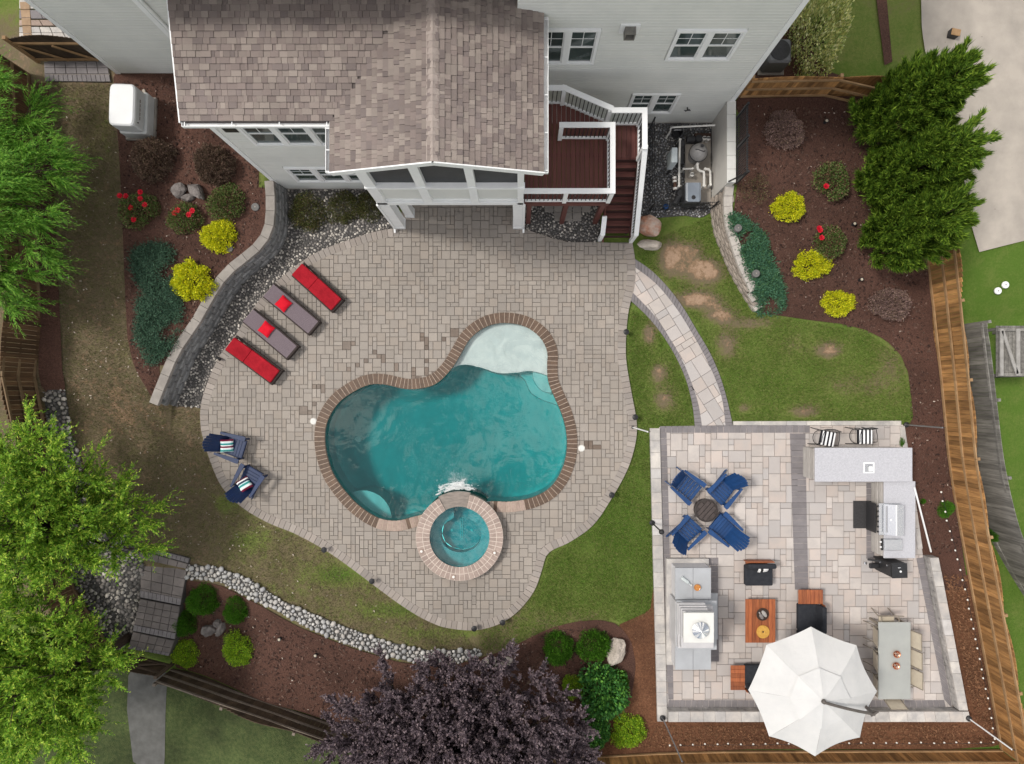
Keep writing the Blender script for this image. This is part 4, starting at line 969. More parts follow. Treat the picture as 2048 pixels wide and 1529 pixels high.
b = MB(); b.bar((2.70, 5.50, 0.75+0.60), (2.70, YS1-0.02, 0.60+0.25), 0.145, 0.045); b.bar((2.70, 5.50, 0.75+0.50), (2.70, YS1-0.02, 0.60+0.15), 0.05, 0.085); b.box((2.70, YS1+0.01, 0.44), (0.115, 0.115, 0.80)); b.build('railing', m_white, rd)
# grey stepping pavers under the deck front
sp_m = MB().box((0, 0, 0.025), (0.285, 0.285, 0.05), b=0.006).mesh('stepping_paver', m_graycap)
stp = tag(bpy.data.objects.new('stepping_pavers', None), None, None, kind='structure'); COL.objects.link(stp)
for (u, v) in [(1098,416),(1117,416),(1135.5,416),(1154,416),(1172.5,416),(1117,434),(1135.5,434),(1154,434)]:
    c = P(u, v, 0.05); link('stepping_paver', sp_m, stp, (c.x, c.y, 0.016))
# ================================================================ RETAINING WALLS
def wall_courses(root, foot, heights, blk, courses_h, batter, m_face, m_cap, cap_w, cap_l, cap_over=0.02, cap_h=0.09, sloped=False):
    """stacked blocks along a foot line (face to the right of the line's direction); cap stones on top"""
    line = resample(foot, blk); n = len(line); k = 0
    while True:
        zc = k*courses_h; any_ = False
        off = offset_open(line, -batter*k)
        for i in range(n-1):
            h = heights((i+0.5)/(n-1))
            if zc+courses_h > h-cap_h+0.02: continue
            any_ = True; sft = 0.5 if k % 2 else 0.0
            j0, j1 = i+sft, i+1+sft
            def at(q):
                a = int(q); t_ = q-a; return off[min(a, n-1)].lerp(off[min(a+1, n-1)], t_)
            a, c = at(j0), at(min(j1, n-1))
            if (c-a).length < 0.05: continue
            d = (c-a).normalized(); nrm = Vector((d.y, -d.x)); mid = (a+c)/2
            L2 = (c-a).length-0.012; dep = 0.24
            q = [(-L2/2, 0.0), (L2/2, 0.0), (L2/2-0.02, dep), (-L2/2+0.02, dep)]     # inwards is +y here
            b = MB()
            fr = [(-L2/2, 0.0), (-L2/4, -0.022), (L2/4, -0.022), (L2/2, 0.0), (L2/2-0.02, dep), (-L2/2+0.02, dep)]
            b.prism(fr, zc+0.004, zc+courses_h-0.004, 0.03 if batter > 0.025 else 0.008)
            g = math.atan2(d.y, d.x)
            if nrm.dot(Vector((math.sin(g), -math.cos(g)))) < 0: g += math.pi
            b.build('block', m_face, root, (mid.x, mid.y, 0), g)
        k += 1
        if not any_ or k > 14: break
    # caps
    cl = resample(foot, cap_l); m_ = len(cl)
    for i in range(m_-1):
        h = heights((i+0.5)/(m_-1)); nk = max(0, int((h-cap_h+0.02)/courses_h+1e-6))
        o1 = offset_open(cl, -batter*nk+cap_over); o2 = offset_open(cl, -batter*nk+cap_over-cap_w)
        a, c, d, e = o1[i], o1[i+1], o2[i+1], o2[i]; ce = (a+c+d+e)/4; t1 = (c-a).normalized()*0.003; t2 = (d-e).normalized()*0.003
        zt = nk*courses_h+cap_h
        if sloped and h > 0.58:
            zt = h; o1 = offset_open(cl, -0.08+cap_over); o2 = offset_open(cl, -0.08+cap_over-cap_w); a, c, d, e = o1[i], o1[i+1], o2[i+1], o2[i]; ce = (a+c+d+e)/4
            sl = (heights((i+1)/(m_-1))-heights(i/(m_-1)))/max(0.05, (c-a).length); dr_ = (c-a).normalized()
            MB().prism([tuple(p-ce) for p in (a+t1, c-t1, d-t2, e+t2)], (lambda x, y: -0.14+sl*(x*dr_.x+y*dr_.y)), (lambda x, y: sl*(x*dr_.x+y*dr_.y)), 0.01).build('cap_stone', m_cap, root, (ce.x, ce.y, zt)); continue
        MB().prism([tuple(p-ce) for p in (a+t1, c-t1, d-t2, e+t2)], -cap_h+0.003, 0.0, 0.01).build('cap_stone', m_cap, root, (ce.x, ce.y, zt))
lw = thing('retaining_wall', 'curved dark block retaining wall with grey cap left of the loungers', 'retaining wall')
ll = [tuple(p) for p in spline(P2(LWALL, 0.0), 4)]
wall_courses(lw, ll[::-1], lambda t_: 1.0, 0.42, 0.205, 0.028, m_block, m_graycap, 0.29, 0.5, cap_h=0.155)
rw = thing('retaining_wall', 'tan block retaining wall stepping down along the right lawn', 'retaining wall')
rl = [tuple(p) for p in spline(P2(RWALL[1:], 0.0), 4)]
rl = [(P(1422,396,0).x, P(1422,396,0).y)]+rl
wall_courses(rw, rl, lambda t_: lerp_tab([(0,1.36),(0.12,1.2),(0.35,1.0),(0.6,0.80),(0.8,0.66),(0.88,0.5),(0.94,0.36),(1.0,0.2)], t_), 0.34, 0.15, 0.02, m_tanblock, mat('pale_cap_block', (0.47,0.435,0.395), (0.39,0.36,0.33), 5, 0.88, 0.4, 40, rnd=0.08), 0.27, 0.31, sloped=True)
for q in KIDS[lw.name]+KIDS[rw.name]: pass
# rendered wall beside the equipment, with an iron railing on top
sw = thing('stucco_wall', 'cream stucco retaining wall beside the pool equipment', 'wall')
y0, y1 = P(0,398,0).y, YR-0.03; x0 = P(1423,0,0).x
MB().box((x0+0.12, (y0+y1)/2, 0.82), (0.24, y1-y0, 1.64), b=0.01).build('wall_face', m_stucco, sw)
for k in range(6):
    L2 = (y1-y0)/6; MB().box((x0+0.12, y0+L2*(k+0.5), 1.665), (0.27, L2-0.006, 0.05), b=0.008).build('coping_stone', m_capwhite, sw)
ir = thing('iron_railing', 'black iron railing on top of the cream stucco wall', 'railing')
xf_ = x0+0.30; zt = 1.56
for z_ in (0.12, 0.98): MB().bar((xf_, y0+0.02, zt+z_), (xf_, y1-0.5, zt+z_), 0.035, 0.035).build('rail', m_black, ir)
n_ = 26
pk = MB().box((0, 0, 0.55), (0.02, 0.02, 1.06)).mesh('picket', m_black)
for k in range(n_): link('picket', pk, ir, (xf_, y0+0.06+(y1-0.6-y0)*(k+0.5)/n_, zt))
for yy in (y0+0.02, (y0+y1)/2-0.2, y1-0.5): MB().box((xf_, yy, zt+0.56), (0.055, 0.055, 1.14)).build('post', m_black, ir)
MB().bar((x0+0.02, y0+0.02, 1.72), (xf_, y0+0.02, zt+1.0), 0.035, 0.035).build('brace', m_black, ir)

# ================================================================ FENCES
def fence(label, pts, hgt, arch, m_p, m_r, inward, rails=(0.12, 0.80, 1.42), panel=2.35, group='garden fences', name='wooden_fence', zb=None):
    """picket fence along ground points; inward = +1 when the garden lies left of the line"""
    root = thing(name, label, 'fence', group=group)
    line = resample(pts, 0.145); n = len(line); L2 = [0.0]
    for a, c in zip(line, line[1:]): L2.append(L2[-1]+(c-a).length)
    np_ = max(1, round(L2[-1]/panel)); pl = L2[-1]/np_
    pm = MB().box((0, 0, 0.5), (0.138, 0.018, 1.0)).mesh('picket', m_p)
    for i in range(n-1):
        c = (line[i]+line[i+1])/2; d = line[i+1]-line[i]; s = (L2[i]+L2[i+1])/2; f_ = (s % pl)/pl
        h = hgt+arch*(math.sin(math.pi*f_)**0.9)
        link('picket', pm, root, (c.x, c.y, (zb if zb is not None else terr(c.x, c.y))-0.03), math.atan2(d.y, d.x), scale=(1, 1, h))
    def at(s):
        s = min(max(s, 0), L2[-1]-1e-6); j = max(k for k in range(n-1) if L2[k] <= s); return line[j].lerp(line[j+1], (s-L2[j])/(L2[j+1]-L2[j])), (line[j+1]-line[j]).normalized()
    for k in range(np_+1):
        p, d = at(k*pl); nn = Vector((-d.y, d.x))*inward; q = p-nn*0.055; z_ = zb if zb is not None else terr(p.x, p.y)
        MB().box((0, 0, (hgt+0.02)/2), (0.09, 0.09, hgt+0.06)).build('post', m_r, root, (q.x, q.y, z_-0.02), math.atan2(d.y, d.x))
    for k in range(np_):
        for rz in rails:
            ns_ = 4; pp = []
            for t_ in range(ns_+1):
                p, d = at(k*pl+pl*t_/ns_+(0.004 if t_ == 0 else (-0.004 if t_ == ns_ else 0))); nn = Vector((-d.y, d.x))*inward; p = p+nn*0.03; pp.append((p.x, p.y, (zb if zb is not None else terr(p.x, p.y))+rz))
            b = MB()
            b.bar(pp[0], pp[-1], 0.04, 0.085); b.build('rail', m_r, root)
    return root
W2 = lambda px: [tuple(p) for p in spline([tuple(P(u, v)[:2]) for u, v in px], 4)]
RF = [(1815,300),(1838,400),(1855,520),(1864,640),(1880,760),(1893,900),(1907,1000),(1927,1100),(1945,1200),(1966,1310),(1984,1410),(2000,1496)]
fence('warm brown picket fence with arched panels down the right side', W2(RF), 1.42, 0.16, m_fence, m_rail, -1)
fence('warm brown arched picket fence along the bottom edge behind the patio', W2([(2000,1500),(1800,1501),(1600,1502),(1400,1503),(1200,1512),(1000,1530),(900,1532)]), 1.42, 0.16, m_fence, m_rail, -1)
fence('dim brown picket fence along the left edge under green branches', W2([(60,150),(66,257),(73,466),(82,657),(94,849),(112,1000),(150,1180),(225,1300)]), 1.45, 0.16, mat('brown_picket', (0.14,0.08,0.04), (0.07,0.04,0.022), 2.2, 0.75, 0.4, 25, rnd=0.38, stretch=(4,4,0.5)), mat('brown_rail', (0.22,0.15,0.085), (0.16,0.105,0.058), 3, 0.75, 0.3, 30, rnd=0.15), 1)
fence('low dark picket fence by the paver steps at lower left', W2([(345,1338),(460,1376),(600,1426),(760,1482),(900,1530)]), 1.15, 0.10, m_darkwood, mat('grey_rail', (0.19,0.155,0.125), (0.13,0.105,0.085), 4, 0.8, 0.3, 30), 1, rails=(0.15, 0.60, 1.05))
fence('short brown picket fence across the top of the right bed', W2([(1478,196),(1600,194),(1745,196),(1800,230)]), 1.25, 0.10, m_fence, m_rail, -1, rails=(0.15, 0.62, 1.12))
fence('weathered grey picket fence on the neighbour side at far right', W2([(1906,655),(1912,700),(1924,802),(1937,907),(1955,995),(1975,1060),(2010,1130),(2060,1210)]), 1.62, 0.0, m_greyfence, m_greyfence, -1, rails=(0.2, 1.4), name='weathered_fence')
# leaning weathered gate frame beyond it
gf = thing('weathered_gate', 'weathered grey wooden gate frame with diagonal braces at far right', 'gate')
z_ = 1.5
gA_, gB_ = P(1993,655,z_), P(2060,655,z_); 
for k in range(8):
    t_ = k/7; p = P(1996+t_*58, 652, z_-0.05); q = P(1996+t_*58, 754, z_-0.05); MB().box(((p.x+q.x)/2, (p.y+q.y)/2, z_-0.06), (0.115, abs(p.y-q.y), 0.02)).build('board', m_greyfence, gf)
for (a, c) in (((1996,660),(2056,660)), ((1996,750),(2056,750))):
    MB().bar(P(*a, z_), P(*c, z_), 0.09, 0.04).build('rail', m_greyfence, gf)
for (a, c, w_) in (((2003,658),(2003,752),0.10), ((2036,658),(2036,752),0.12), ((2005,662),(2034,748),0.09)): MB().bar(P(*a, z_+0.042), P(*c, z_+0.042), w_, 0.04).build('brace', m_rail if False else mat('pale_grey_board', (0.34,0.33,0.31), (0.24,0.23,0.215), 4, 0.85, 0.3, 30), gf)
for (u, v) in ((1999,658),(1999,751),(2052,658),(2052,751)):
    c = P(u, v, z_-0.08); MB().box((c.x, c.y, (z_-0.08)/2), (0.09, 0.09, z_-0.08)).build('leg', m_greyfence, gf)

# ---- arched gate at the top left, with the paved path it crosses
def gate(label, a, c, hgt, arch, m_p, m_r, inward, zb):
    root = thing('wooden_gate', label, 'gate'); a, c = Vector(a), Vector(c); d = (c-a); L2 = d.length; d.normalize(); g = math.atan2(d.y, d.x); nn = Vector((-d.y, d.x))*inward
    n = int(L2/0.12); pm = MB().box((0, 0, 0.5), (L2/n-0.006, 0.018, 1.0)).mesh('picket', m_p)
    for k in range(n):
        p = a+d*(L2*(k+0.5)/n); link('picket', pm, root, (p.x, p.y, zb+0.05), g, scale=(1, 1, hgt+arch*math.sin(math.pi*(k+0.5)/n)))
    for rz in (0.2, hgt-0.15):
        p, q = a+nn*0.03, c+nn*0.03; MB().bar((*p, zb+rz), (*q, zb+rz), 0.04, 0.09).build('rail', m_r, root)
    m_ = (a+c)/2+nn*0.075
    p = a+d*0.1+nn*0.07; q = m_-d*0.0; MB().bar((*q, zb+0.22), (*p, zb+hgt-0.2), 0.04, 0.08).build('brace', m_r, root)
    p = c-d*0.1+nn*0.07; q = m_+d*0.08; MB().bar((*q, zb+hgt-0.2), (*p, zb+0.22), 0.04, 0.08).build('brace', m_r, root)
    for p in (a-d*0.07, c+d*0.07): MB().box((p.x, p.y, zb+hgt/2+0.05), (0.1, 0.1, hgt+0.2)).build('post', m_r, root)
    return root
gate('dark wooden arched gate beside the house at top left', P(82,124,0.92)[:2], P(212,124,0.92)[:2], 1.3, 0.22, m_darkwood, m_rail, -1, 0.92)
pt = tag(bpy.data.objects.new('side_path', None), 'grey paver path through the gate at top left', None, kind='structure'); COL.objects.link(pt)
pp = ccw([tuple(P(u, v, 0.95)[:2]) for u, v in [(88,122),(215,122),(222,165),(90,163)]])
sheet('joint_sand', pp, m_grout, 0.0, 0.4, parent=pt, zf=lambda x, y: 0.955)
def grid_pavers(parent, poly, a, c, d, e, nx, ny, z, m, name='paver', gap=0.006, thick=0.05):
    """nx by ny stones inside the quad a b c d (bilinear)"""
    A, B, Cq, D = (Vector(q[:2]) for q in (a, c, d, e))
    for i in range(nx):
        for j in range(ny):
            f_ = lambda s, t_: A.lerp(B, s).lerp(D.lerp(Cq, s), t_)
            q = [f_(i/nx, j/ny), f_((i+1)/nx, j/ny), f_((i+1)/nx, (j+1)/ny), f_(i/nx, (j+1)/ny)]; ce = sum(q, Vector((0, 0)))/4
            q = [ce+(p-ce)*(1-2*gap/max(0.05, (p-ce).length)) for p in q]
            MB().prism([tuple(p-ce) for p in q], -thick, 0.0, 0.005).build(name, m, parent, (ce.x, ce.y, z+rng.uniform(-0.002, 0.003)))
grid_pavers(pt, None, P(88,124,0.98), P(214,124,0.98), P(218,148,0.98), P(89,148,0.98), 6, 2, 0.985, m_greypaver)
grid_pavers(pt, None, P(89,149,0.98), P(218,149,0.98), P(221,164,0.98), P(90,163,0.98), 14, 1, 0.985, m_greypaver)
for (v0, v1, n_, mm) in ((40,52,1,m_drycoping), (54,78,2,m_stonecap), (20,38,1,m_greypaver), (0,18,1,m_stonecap)):
    grid_pavers(pt, None, P(38,v0,0.98), P(160,v0,0.98), P(180,v1,0.98), P(38,v1,0.98), 6, n_, 0.985, mm)
grid_pavers(pt, None, P(34,0,1.1), P(54,0,1.1), P(60,80,1.1), P(42,80,1.1), 1, 5, 1.0, mat('tan_paver_edge', (0.36,0.25,0.16), (0.28,0.19,0.12), 5, 0.85, 0.3, 60, rnd=0.1))

# ---- paver steps at the lower left, dropping to a gate
stp2 = thing('paver_steps', 'dark grey paver steps dropping to a gate at lower left', 'steps')
def Lq(px, z): return [P(u, v, z) for u, v in px]
# (corner pixels: back-left, back-right, front-right, front-left ; height)
flights = [([(281,1090),(379,1117),(376,1127),(279,1100)], 0.03, 12, 1, m_greypaver), ([(279,1101),(376,1128),(372,1138),(278,1118)], 0.025, 5, 1, m_flag),
           ([(281,1121),(374,1141),(361,1211),(281,1195)], -0.16, 4, 4, m_greypaver), ([(280,1198),(360,1213),(350,1279),(266,1262)], -0.36, 5, 5, m_greypaver), ([(266,1264),(349,1281),(338,1312),(256,1297)], -0.56, 5, 2, m_greypaver)]
m_stepslab = mat('brown_step_paver', (0.20,0.175,0.165), (0.155,0.137,0.13), 4, 0.85, 0.3, 60, rnd=0.12)
for px, z_, nx_, ny_, mm in flights:
    q = Lq(px, z_); b = MB(); pl_ = [tuple(p[:2]) for p in q]; b.prism(pl_, z_-0.55, z_-0.012).build('step_base', mat('dark_step', (0.115,0.105,0.10), (0.085,0.078,0.075), 5, 0.9, rnd=0.1), stp2)
    grid_pavers(stp2, None, q[0], q[1], q[2], q[3], nx_, ny_, z_+0.012, m_stepslab if ny_ > 1 or mm is m_flag else mm, 'step_paver', thick=0.03)
    if ny_ > 1:
        a_, b_ = q[3].lerp(q[0], 0.0), q[2]; c_, d_ = q[2].lerp(q[1], 0.2), q[3].lerp(q[0], 0.2)
        grid_pavers(stp2, None, d_, c_, b_, a_, 10, 1, z_+0.03, m_greypaver, 'step_paver', thick=0.03)
gate('dark low wooden gate below the paver steps at lower left', P(238,1312,-0.6)[:2], P(330,1336,-0.6)[:2], 0.95, 0.12, m_darkwood, mat('dark_rail', (0.12,0.085,0.06), (0.08,0.058,0.042), 4, 0.8, 0.3, 30), 1, -0.95)
bed('garden_path', [(258,1340),(336,1345),(332,1420),(330,1530),(268,1530),(255,1420)], mat('dark_concrete', (0.115,0.115,0.11), (0.08,0.08,0.075), 3, 0.9, 0.4, 40), 0.03, sp=False)

# ================================================================ STONES AND GRAVEL
def rock_mesh(seed, m, subdiv=2, flat=0.65, rough=0.22, name='boulder'):
    bm = bmesh.new(); bmesh.ops.create_icosphere(bm, subdivisions=subdiv, radius=1.0); r_ = random.Random(seed)
    ax = [Vector((r_.gauss(0,1), r_.gauss(0,1), r_.gauss(0,1))).normalized() for _ in range(9)]; cutd = [r_.uniform(0.62, 0.95) for _ in ax]
    for v in bm.verts:
        for a, d in zip(ax, cutd):
            t_ = v.co.dot(a)
            if t_ > d: v.co -= a*(t_-d)
        v.co *= 1+rough*(r_.random()-0.5)*0.5; v.co.z *= flat
    me = bpy.data.meshes.new(name); bm.to_mesh(me); bm.free(); me.materials.append(m)
    return me
def boulder(label, u, v, ru, rv_, h, m, seed, rotd=0, group=None, z=None):
    c = P(u, v, z) if z is not None else P(u, v, None, h*0.4); zg_ = terr(c.x, c.y); k = (CAMZ-zg_)/F
    o = link('boulder', rock_mesh(seed, m, 3), None, (c.x, c.y, zg_+h*0.35), R(rotd), scale=(ru*k, rv_*k, h)); return tag(o, label, 'boulder', group)
G = 'garden boulders'
boulder('large rust red boulder at the foot of the deck stair', 1299,452,23,25,0.42,m_rockred,1,20,G)
boulder('flat pale boulder slab below the rust red boulder', 1299,491,29,11,0.28,m_rockpale,2,-3,G)
boulder('rounded grey boulder, left one of the trio in the left bed', 358,381,17,15,0.30,m_rockgrey,3,30,G)
boulder('pointed grey boulder, right one of the trio in the left bed', 393,383,13,22,0.38,m_rockgrey,4,35,G)
boulder('small grey boulder, lowest of the trio in the left bed', 375,396,14,8,0.2,m_rockgrey,5,10,G)
boulder('brownish boulder, left one of the trio in the lower bed', 418,1261,16,14,0.3,m_rockgrey,6,10,G)
boulder('upright brownish boulder, right one of the trio in the lower bed', 441,1258,9,17,0.34,m_rockgrey,7,-30,G)
boulder('small boulder, rear one of the trio in the lower bed', 435,1247,9,9,0.28,m_rockgrey,8,0,G)
boulder('tan boulder at the end of the dry creek, left of two', 982,1324,21,12,0.3,m_rockpale,9,5,G)
boulder('tan boulder at the end of the dry creek, right of two', 1014,1325,14,11,0.28,m_rockpale,10,0,G)
boulder('tall pale boulder beside the round green shrubs at lower right', 1231,1304,20,31,0.45,m_rockpale,11,-25,G)
tag(link('brick', MB().box((0,0,0.035),(0.09,0.42,0.07),b=0.008).mesh('brick', m_rockpale), None, P(293,192,None,0.05)+Vector((0,0,-0.03)), R(28)), 'single pale loose brick on the mulch beside the generator', 'brick')

stone_meshes = [rock_mesh(50+i, m_river, 1, 0.6, 0.1, 'river_stone') for i in range(7)]
def scatter_px(poly_px, n, r_, zz=None):
    poly = [tuple(P(u, v, zz)[:2]) for u, v in poly_px]; xs_ = [p[0] for p in poly]; ys_ = [p[1] for p in poly]; o = []
    while len(o) < n:
        X_ = r_.uniform(min(xs_), max(xs_), n*3); Y_ = r_.uniform(min(ys_), max(ys_), n*3); m_ = inside_np(X_, Y_, poly); o += list(zip(X_[m_], Y_[m_]))
    return o[:n]
def pack(cands, rads):
    """keep stones that do not overlap much"""
    cell = 0.25; gridd = {}; keep = []
    for (x, y), r_ in zip(cands, rads):
        i, j = int(x//cell), int(y//cell); ok_ = True
        for a in (-1, 0, 1):
            for c in (-1, 0, 1):
                for (px_, py_, pr) in gridd.get((i+a, j+c), ()):
                    if (px_-x)**2+(py_-y)**2 < ((pr+r_)*0.82)**2: ok_ = False; break
                if not ok_: break
            if not ok_: break
        if ok_: gridd.setdefault((i, j), []).append((x, y, r_)); keep.append((x, y, r_))
    return keep
def pebbles(name, spots, m, z_of, parent=None, seed=1, flat=0.6):
    """one joined mass of small pebbles"""
    r_ = np.random.default_rng(seed); bm = bmesh.new(); bmesh.ops.create_icosphere(bm, subdivisions=1, radius=1.0); bm.verts.ensure_lookup_table()
    V0 = np.array([v.co[:] for v in bm.verts]); F0 = np.array([[v.index for v in f.verts] for f in bm.faces]); bm.free()
    bm = None; n = len(spots); sp_ = np.array(spots); g = r_.uniform(0, 6.28, n); ex = r_.uniform(0.75, 1.3, n)
    j = V0[None]*(1+r_.uniform(-0.16, 0.16, (n, len(V0), 1))); x = j[..., 0]*ex[:, None]; y = j[..., 1]/ex[:, None]
    X_ = (x*np.cos(g)[:, None]-y*np.sin(g)[:, None])*sp_[:, 2:3]+sp_[:, 0:1]; Y_ = (x*np.sin(g)[:, None]+y*np.cos(g)[:, None])*sp_[:, 2:3]+sp_[:, 1:2]
    zb = np.array([z_of(a, c) for a, c in sp_[:, :2]]); Z_ = j[..., 2]*sp_[:, 2:3]*flat+zb[:, None]+sp_[:, 2:3]*flat*0.45
    me = np_mesh(name, np.stack([X_, Y_, Z_], -1), (F0[None]+(np.arange(n)*len(V0))[:, None, None]).reshape(-1, 3), m, sm=True)
    o = link(name, me, parent); o['kind'] = 'stuff'; return o
creek_px = [(376,1131),(381,1129),(435,1134),(499,1158),(564,1201),(628,1228),(703,1258),(779,1284),(854,1300),(958,1298),(965,1308),(913,1326),(838,1326),(757,1309),(693,1288),(617,1255),(553,1220),(489,1190),(435,1160),(376,1157)]
ck = bed('dry_creek', creek_px, m_gravelbed, 0.045, sp=False)
r_ = np.random.default_rng(8); sp_ = scatter_px(creek_px, 9000, r_); rad = np.concatenate([r_.uniform(0.075, 0.115, 1200), r_.uniform(0.045, 0.08, 3800), r_.uniform(0.028, 0.045, 4000)])
keep = pack(sp_, rad)
for i, (x, y, q) in enumerate(keep[:290]):
    o = link('river_stone', stone_meshes[i % 7], ck, (x, y, terr(x, y)+0.045+q*0.30), rng.uniform(0, 6.28), scale=(q*rng.uniform(0.95,1.25), q*rng.uniform(0.85,1.05), q))
for me_ in stone_meshes: me_.polygons.foreach_set('use_smooth', [True]*len(me_.polygons))
pebbles('river_stone', keep[290:], m_river, lambda x, y: terr(x, y)+0.04, ck, 3)
def gravel(px, n, rmin, rmax, zz, m, seed, zf=None, name='gravel'):
    r_ = np.random.default_rng(seed); s_ = scatter_px(px, n, r_, zz); k = pack(s_, np.sort(r_.uniform(rmin, rmax, n)**1.0)[::-1]); return tag(pebbles(name, k, m, zf or (lambda x, y: 0.008), None, seed))
gpx = [(574,379),(797,379),(797,458),(750,466),(700,481),(650,499),(608,522),(550,569),(506,620),(472,673),(441,712),(415,770),(403,815)]+LWALL[::-1]
tag(gravel(gpx, 9000, 0.022, 0.05, 0.0, m_gravel, 31), 'grey and white gravel strip between the terrace and the block wall', 'gravel')
tag(gravel([(1047,385),(1047,461),(1060,463),(1105,478),(1138,486),(1200,486),(1200,385)], 2600, 0.022, 0.048, 0.0, m_gravel, 32), 'dark gravel under the raised deck', 'gravel')
tag(gravel([(1262,246),(1422,246),(1422,424),(1400,436),(1370,430),(1310,435),(1290,428),(1268,445)], 5000, 0.020, 0.042, 0.0, mat('blue_gravel', (0.3,0.3,0.3), None, 9, 0.85, 0.3, 60, rnd=0.25, pal=[(0.16,0.165,0.175),(0.26,0.26,0.27),(0.40,0.40,0.40),(0.11,0.115,0.125),(0.33,0.32,0.31)]), 33), 'blue grey gravel around the pool equipment', 'gravel')
tag(gravel([(88,780),(132,780),(140,860),(165,930),(205,1010),(245,1060),(278,1090),(290,1140),(285,1200),(268,1260),(250,1300),(225,1300),(190,1240),(140,1150),(110,1000),(95,860)], 5500, 0.025, 0.085, None, m_gravel, 34, lambda x, y: terr(x, y)+0.02), 'mixed grey river gravel under the lower left tree', 'gravel')
# mulch chips and fallen bits, far too many to count
def litter(name, px, n, m, seed, size, label, zz=None):
    r_ = np.random.default_rng(seed); s_ = np.array(scatter_px(px, n, r_, zz)); g = r_.uniform(0, 6.28, n); l_ = r_.uniform(0.5, 1.3, n)*size; w_ = l_*r_.uniform(0.25, 0.6, n)
    z_ = np.array([terr(a, c) for a, c in s_])+0.045+r_.uniform(0, 0.02, n); ca, sa = np.cos(g), np.sin(g); Q = []
    for (a, c, t_) in ((-1,-1,-1),(1,-1,1),(1,1,1),(-1,1,-1)): Q.append(np.stack([s_[:, 0]+a*l_*ca-c*w_*sa, s_[:, 1]+a*l_*sa+c*w_*ca, z_+t_*r_.uniform(0, 0.02, n)+0.004*c], -1))
    me = np_mesh(name, np.stack(Q, 1), np.arange(4*n).reshape(-1, 4), m); o = link(name, me); tag(o, label, 'litter', kind='stuff')
m_chip = mat('bark_chip', (0.1,0.06,0.045), None, rough=0.95, rnd=0.3, pal=[(0.036,0.019,0.015),(0.075,0.040,0.031),(0.105,0.060,0.047),(0.052,0.028,0.022),(0.125,0.078,0.06)])
m_fleck = mat('pale_fleck', (0.45,0.38,0.32), None, rough=0.9, rnd=0.3)
LB = [(232,165),(250,560),(262,700),(305,790),(379,650),(440,550),(505,490),(530,400),(535,300),(420,150)]
RB = [(1466,210),(1466,370),(1475,480),(1515,600),(1640,640),(1770,675),(1815,740),(1828,1000),(1860,1110),(1925,1100),(1890,850),(1850,520),(1760,220)]
BB = [(380,1170),(600,1260),(800,1330),(960,1325),(1100,1262),(1200,1248),(1255,1300),(1180,1480),(760,1460),(360,1325)]
for i, (q, n_) in enumerate(((LB,2600),(RB,4000),(BB,4000))):
    litter('bark_chips', q, n_, m_chip, 40+i, 0.035, ('loose bark chips over the left bed','loose bark chips over the right bed','loose bark chips over the bottom bed')[i])
    litter('pale_flecks', q, 130, m_fleck, 50+i, 0.022, ('pale leaf flecks over the left bed','pale leaf flecks over the right bed','pale leaf flecks over the bottom bed')[i])
def blades(name, label, px, n, m, seed, ln, bare=0.25):
    r_ = np.random.default_rng(seed); s_ = np.array(scatter_px(px, n, r_)); s_ += r_.normal(0, 0.03, s_.shape); dv = dry[np.clip(np.searchsorted(ys, s_[:, 1]), 0, len(ys)-1), np.clip(np.searchsorted(xs, s_[:, 0]), 0, len(xs)-1)]; s_ = s_[r_.random(n) > np.clip((dv-bare)/0.35, 0, 1)]; n = len(s_); g = r_.uniform(0, 6.28, n); L_ = r_.uniform(0.5, 1.2, n)*ln; tilt = r_.uniform(0.2, 1.2, n); w_ = r_.uniform(0.005, 0.011, n)
    z_ = np.array([terr(a, c) for a, c in s_])-0.01; B = np.stack([s_[:, 0], s_[:, 1], z_], -1); sd_ = np.stack([-np.sin(g), np.cos(g), 0*g], -1)*w_[:, None]; tp = B+np.stack([np.cos(g)*np.sin(tilt), np.sin(g)*np.sin(tilt), np.cos(tilt)+0.35], -1)*L_[:, None]
    me = np_mesh(name, np.stack([B-sd_, B+sd_, tp], 1), np.arange(3*n).reshape(-1, 3), m); tag(link(name, me), label, 'grass', kind='stuff')
m_gb = mat('green_blade', (0.1,0.18,0.03), None, rough=0.7, rnd=0.3, trans=0.3, pal=[(0.13,0.22,0.034),(0.18,0.25,0.055),(0.10,0.185,0.025),(0.25,0.25,0.09),(0.155,0.235,0.038)]); m_ob = mat('olive_blade', (0.15,0.13,0.06), None, rough=0.8, rnd=0.3, trans=0.2, pal=[(0.21,0.175,0.095),(0.145,0.15,0.058),(0.27,0.22,0.135),(0.165,0.13,0.08),(0.12,0.15,0.045)])
blades('grass', 'short green grass on the right lawn beside the path', [(1272,506),(1330,470),(1420,434),(1442,505),(1502,627),(1620,646),(1730,664),(1800,714),(1822,800),(1826,844),(1470,841),(1443,750),(1395,650),(1338,568),(1275,514)], 60000, m_gb, 91, 0.055)
blades('grass', 'short green grass between the terrace and the patio', [(1264,620),(1295,636),(1350,716),(1382,800),(1388,850),(1300,853),(1303,1000),(1308,1222),(1264,1244),(1200,1238),(1100,1256),(1010,1300),(962,1298),(957,1262),(993,1254),(1026,1236),(1053,1211),(1074,1179),(1087,1143),(1100,1109),(1141,1088),(1189,1054),(1225,1001),(1257,943),(1273,890),(1277,846),(1268,794),(1257,731),(1255,689)], 60000, m_gb, 92, 0.055)
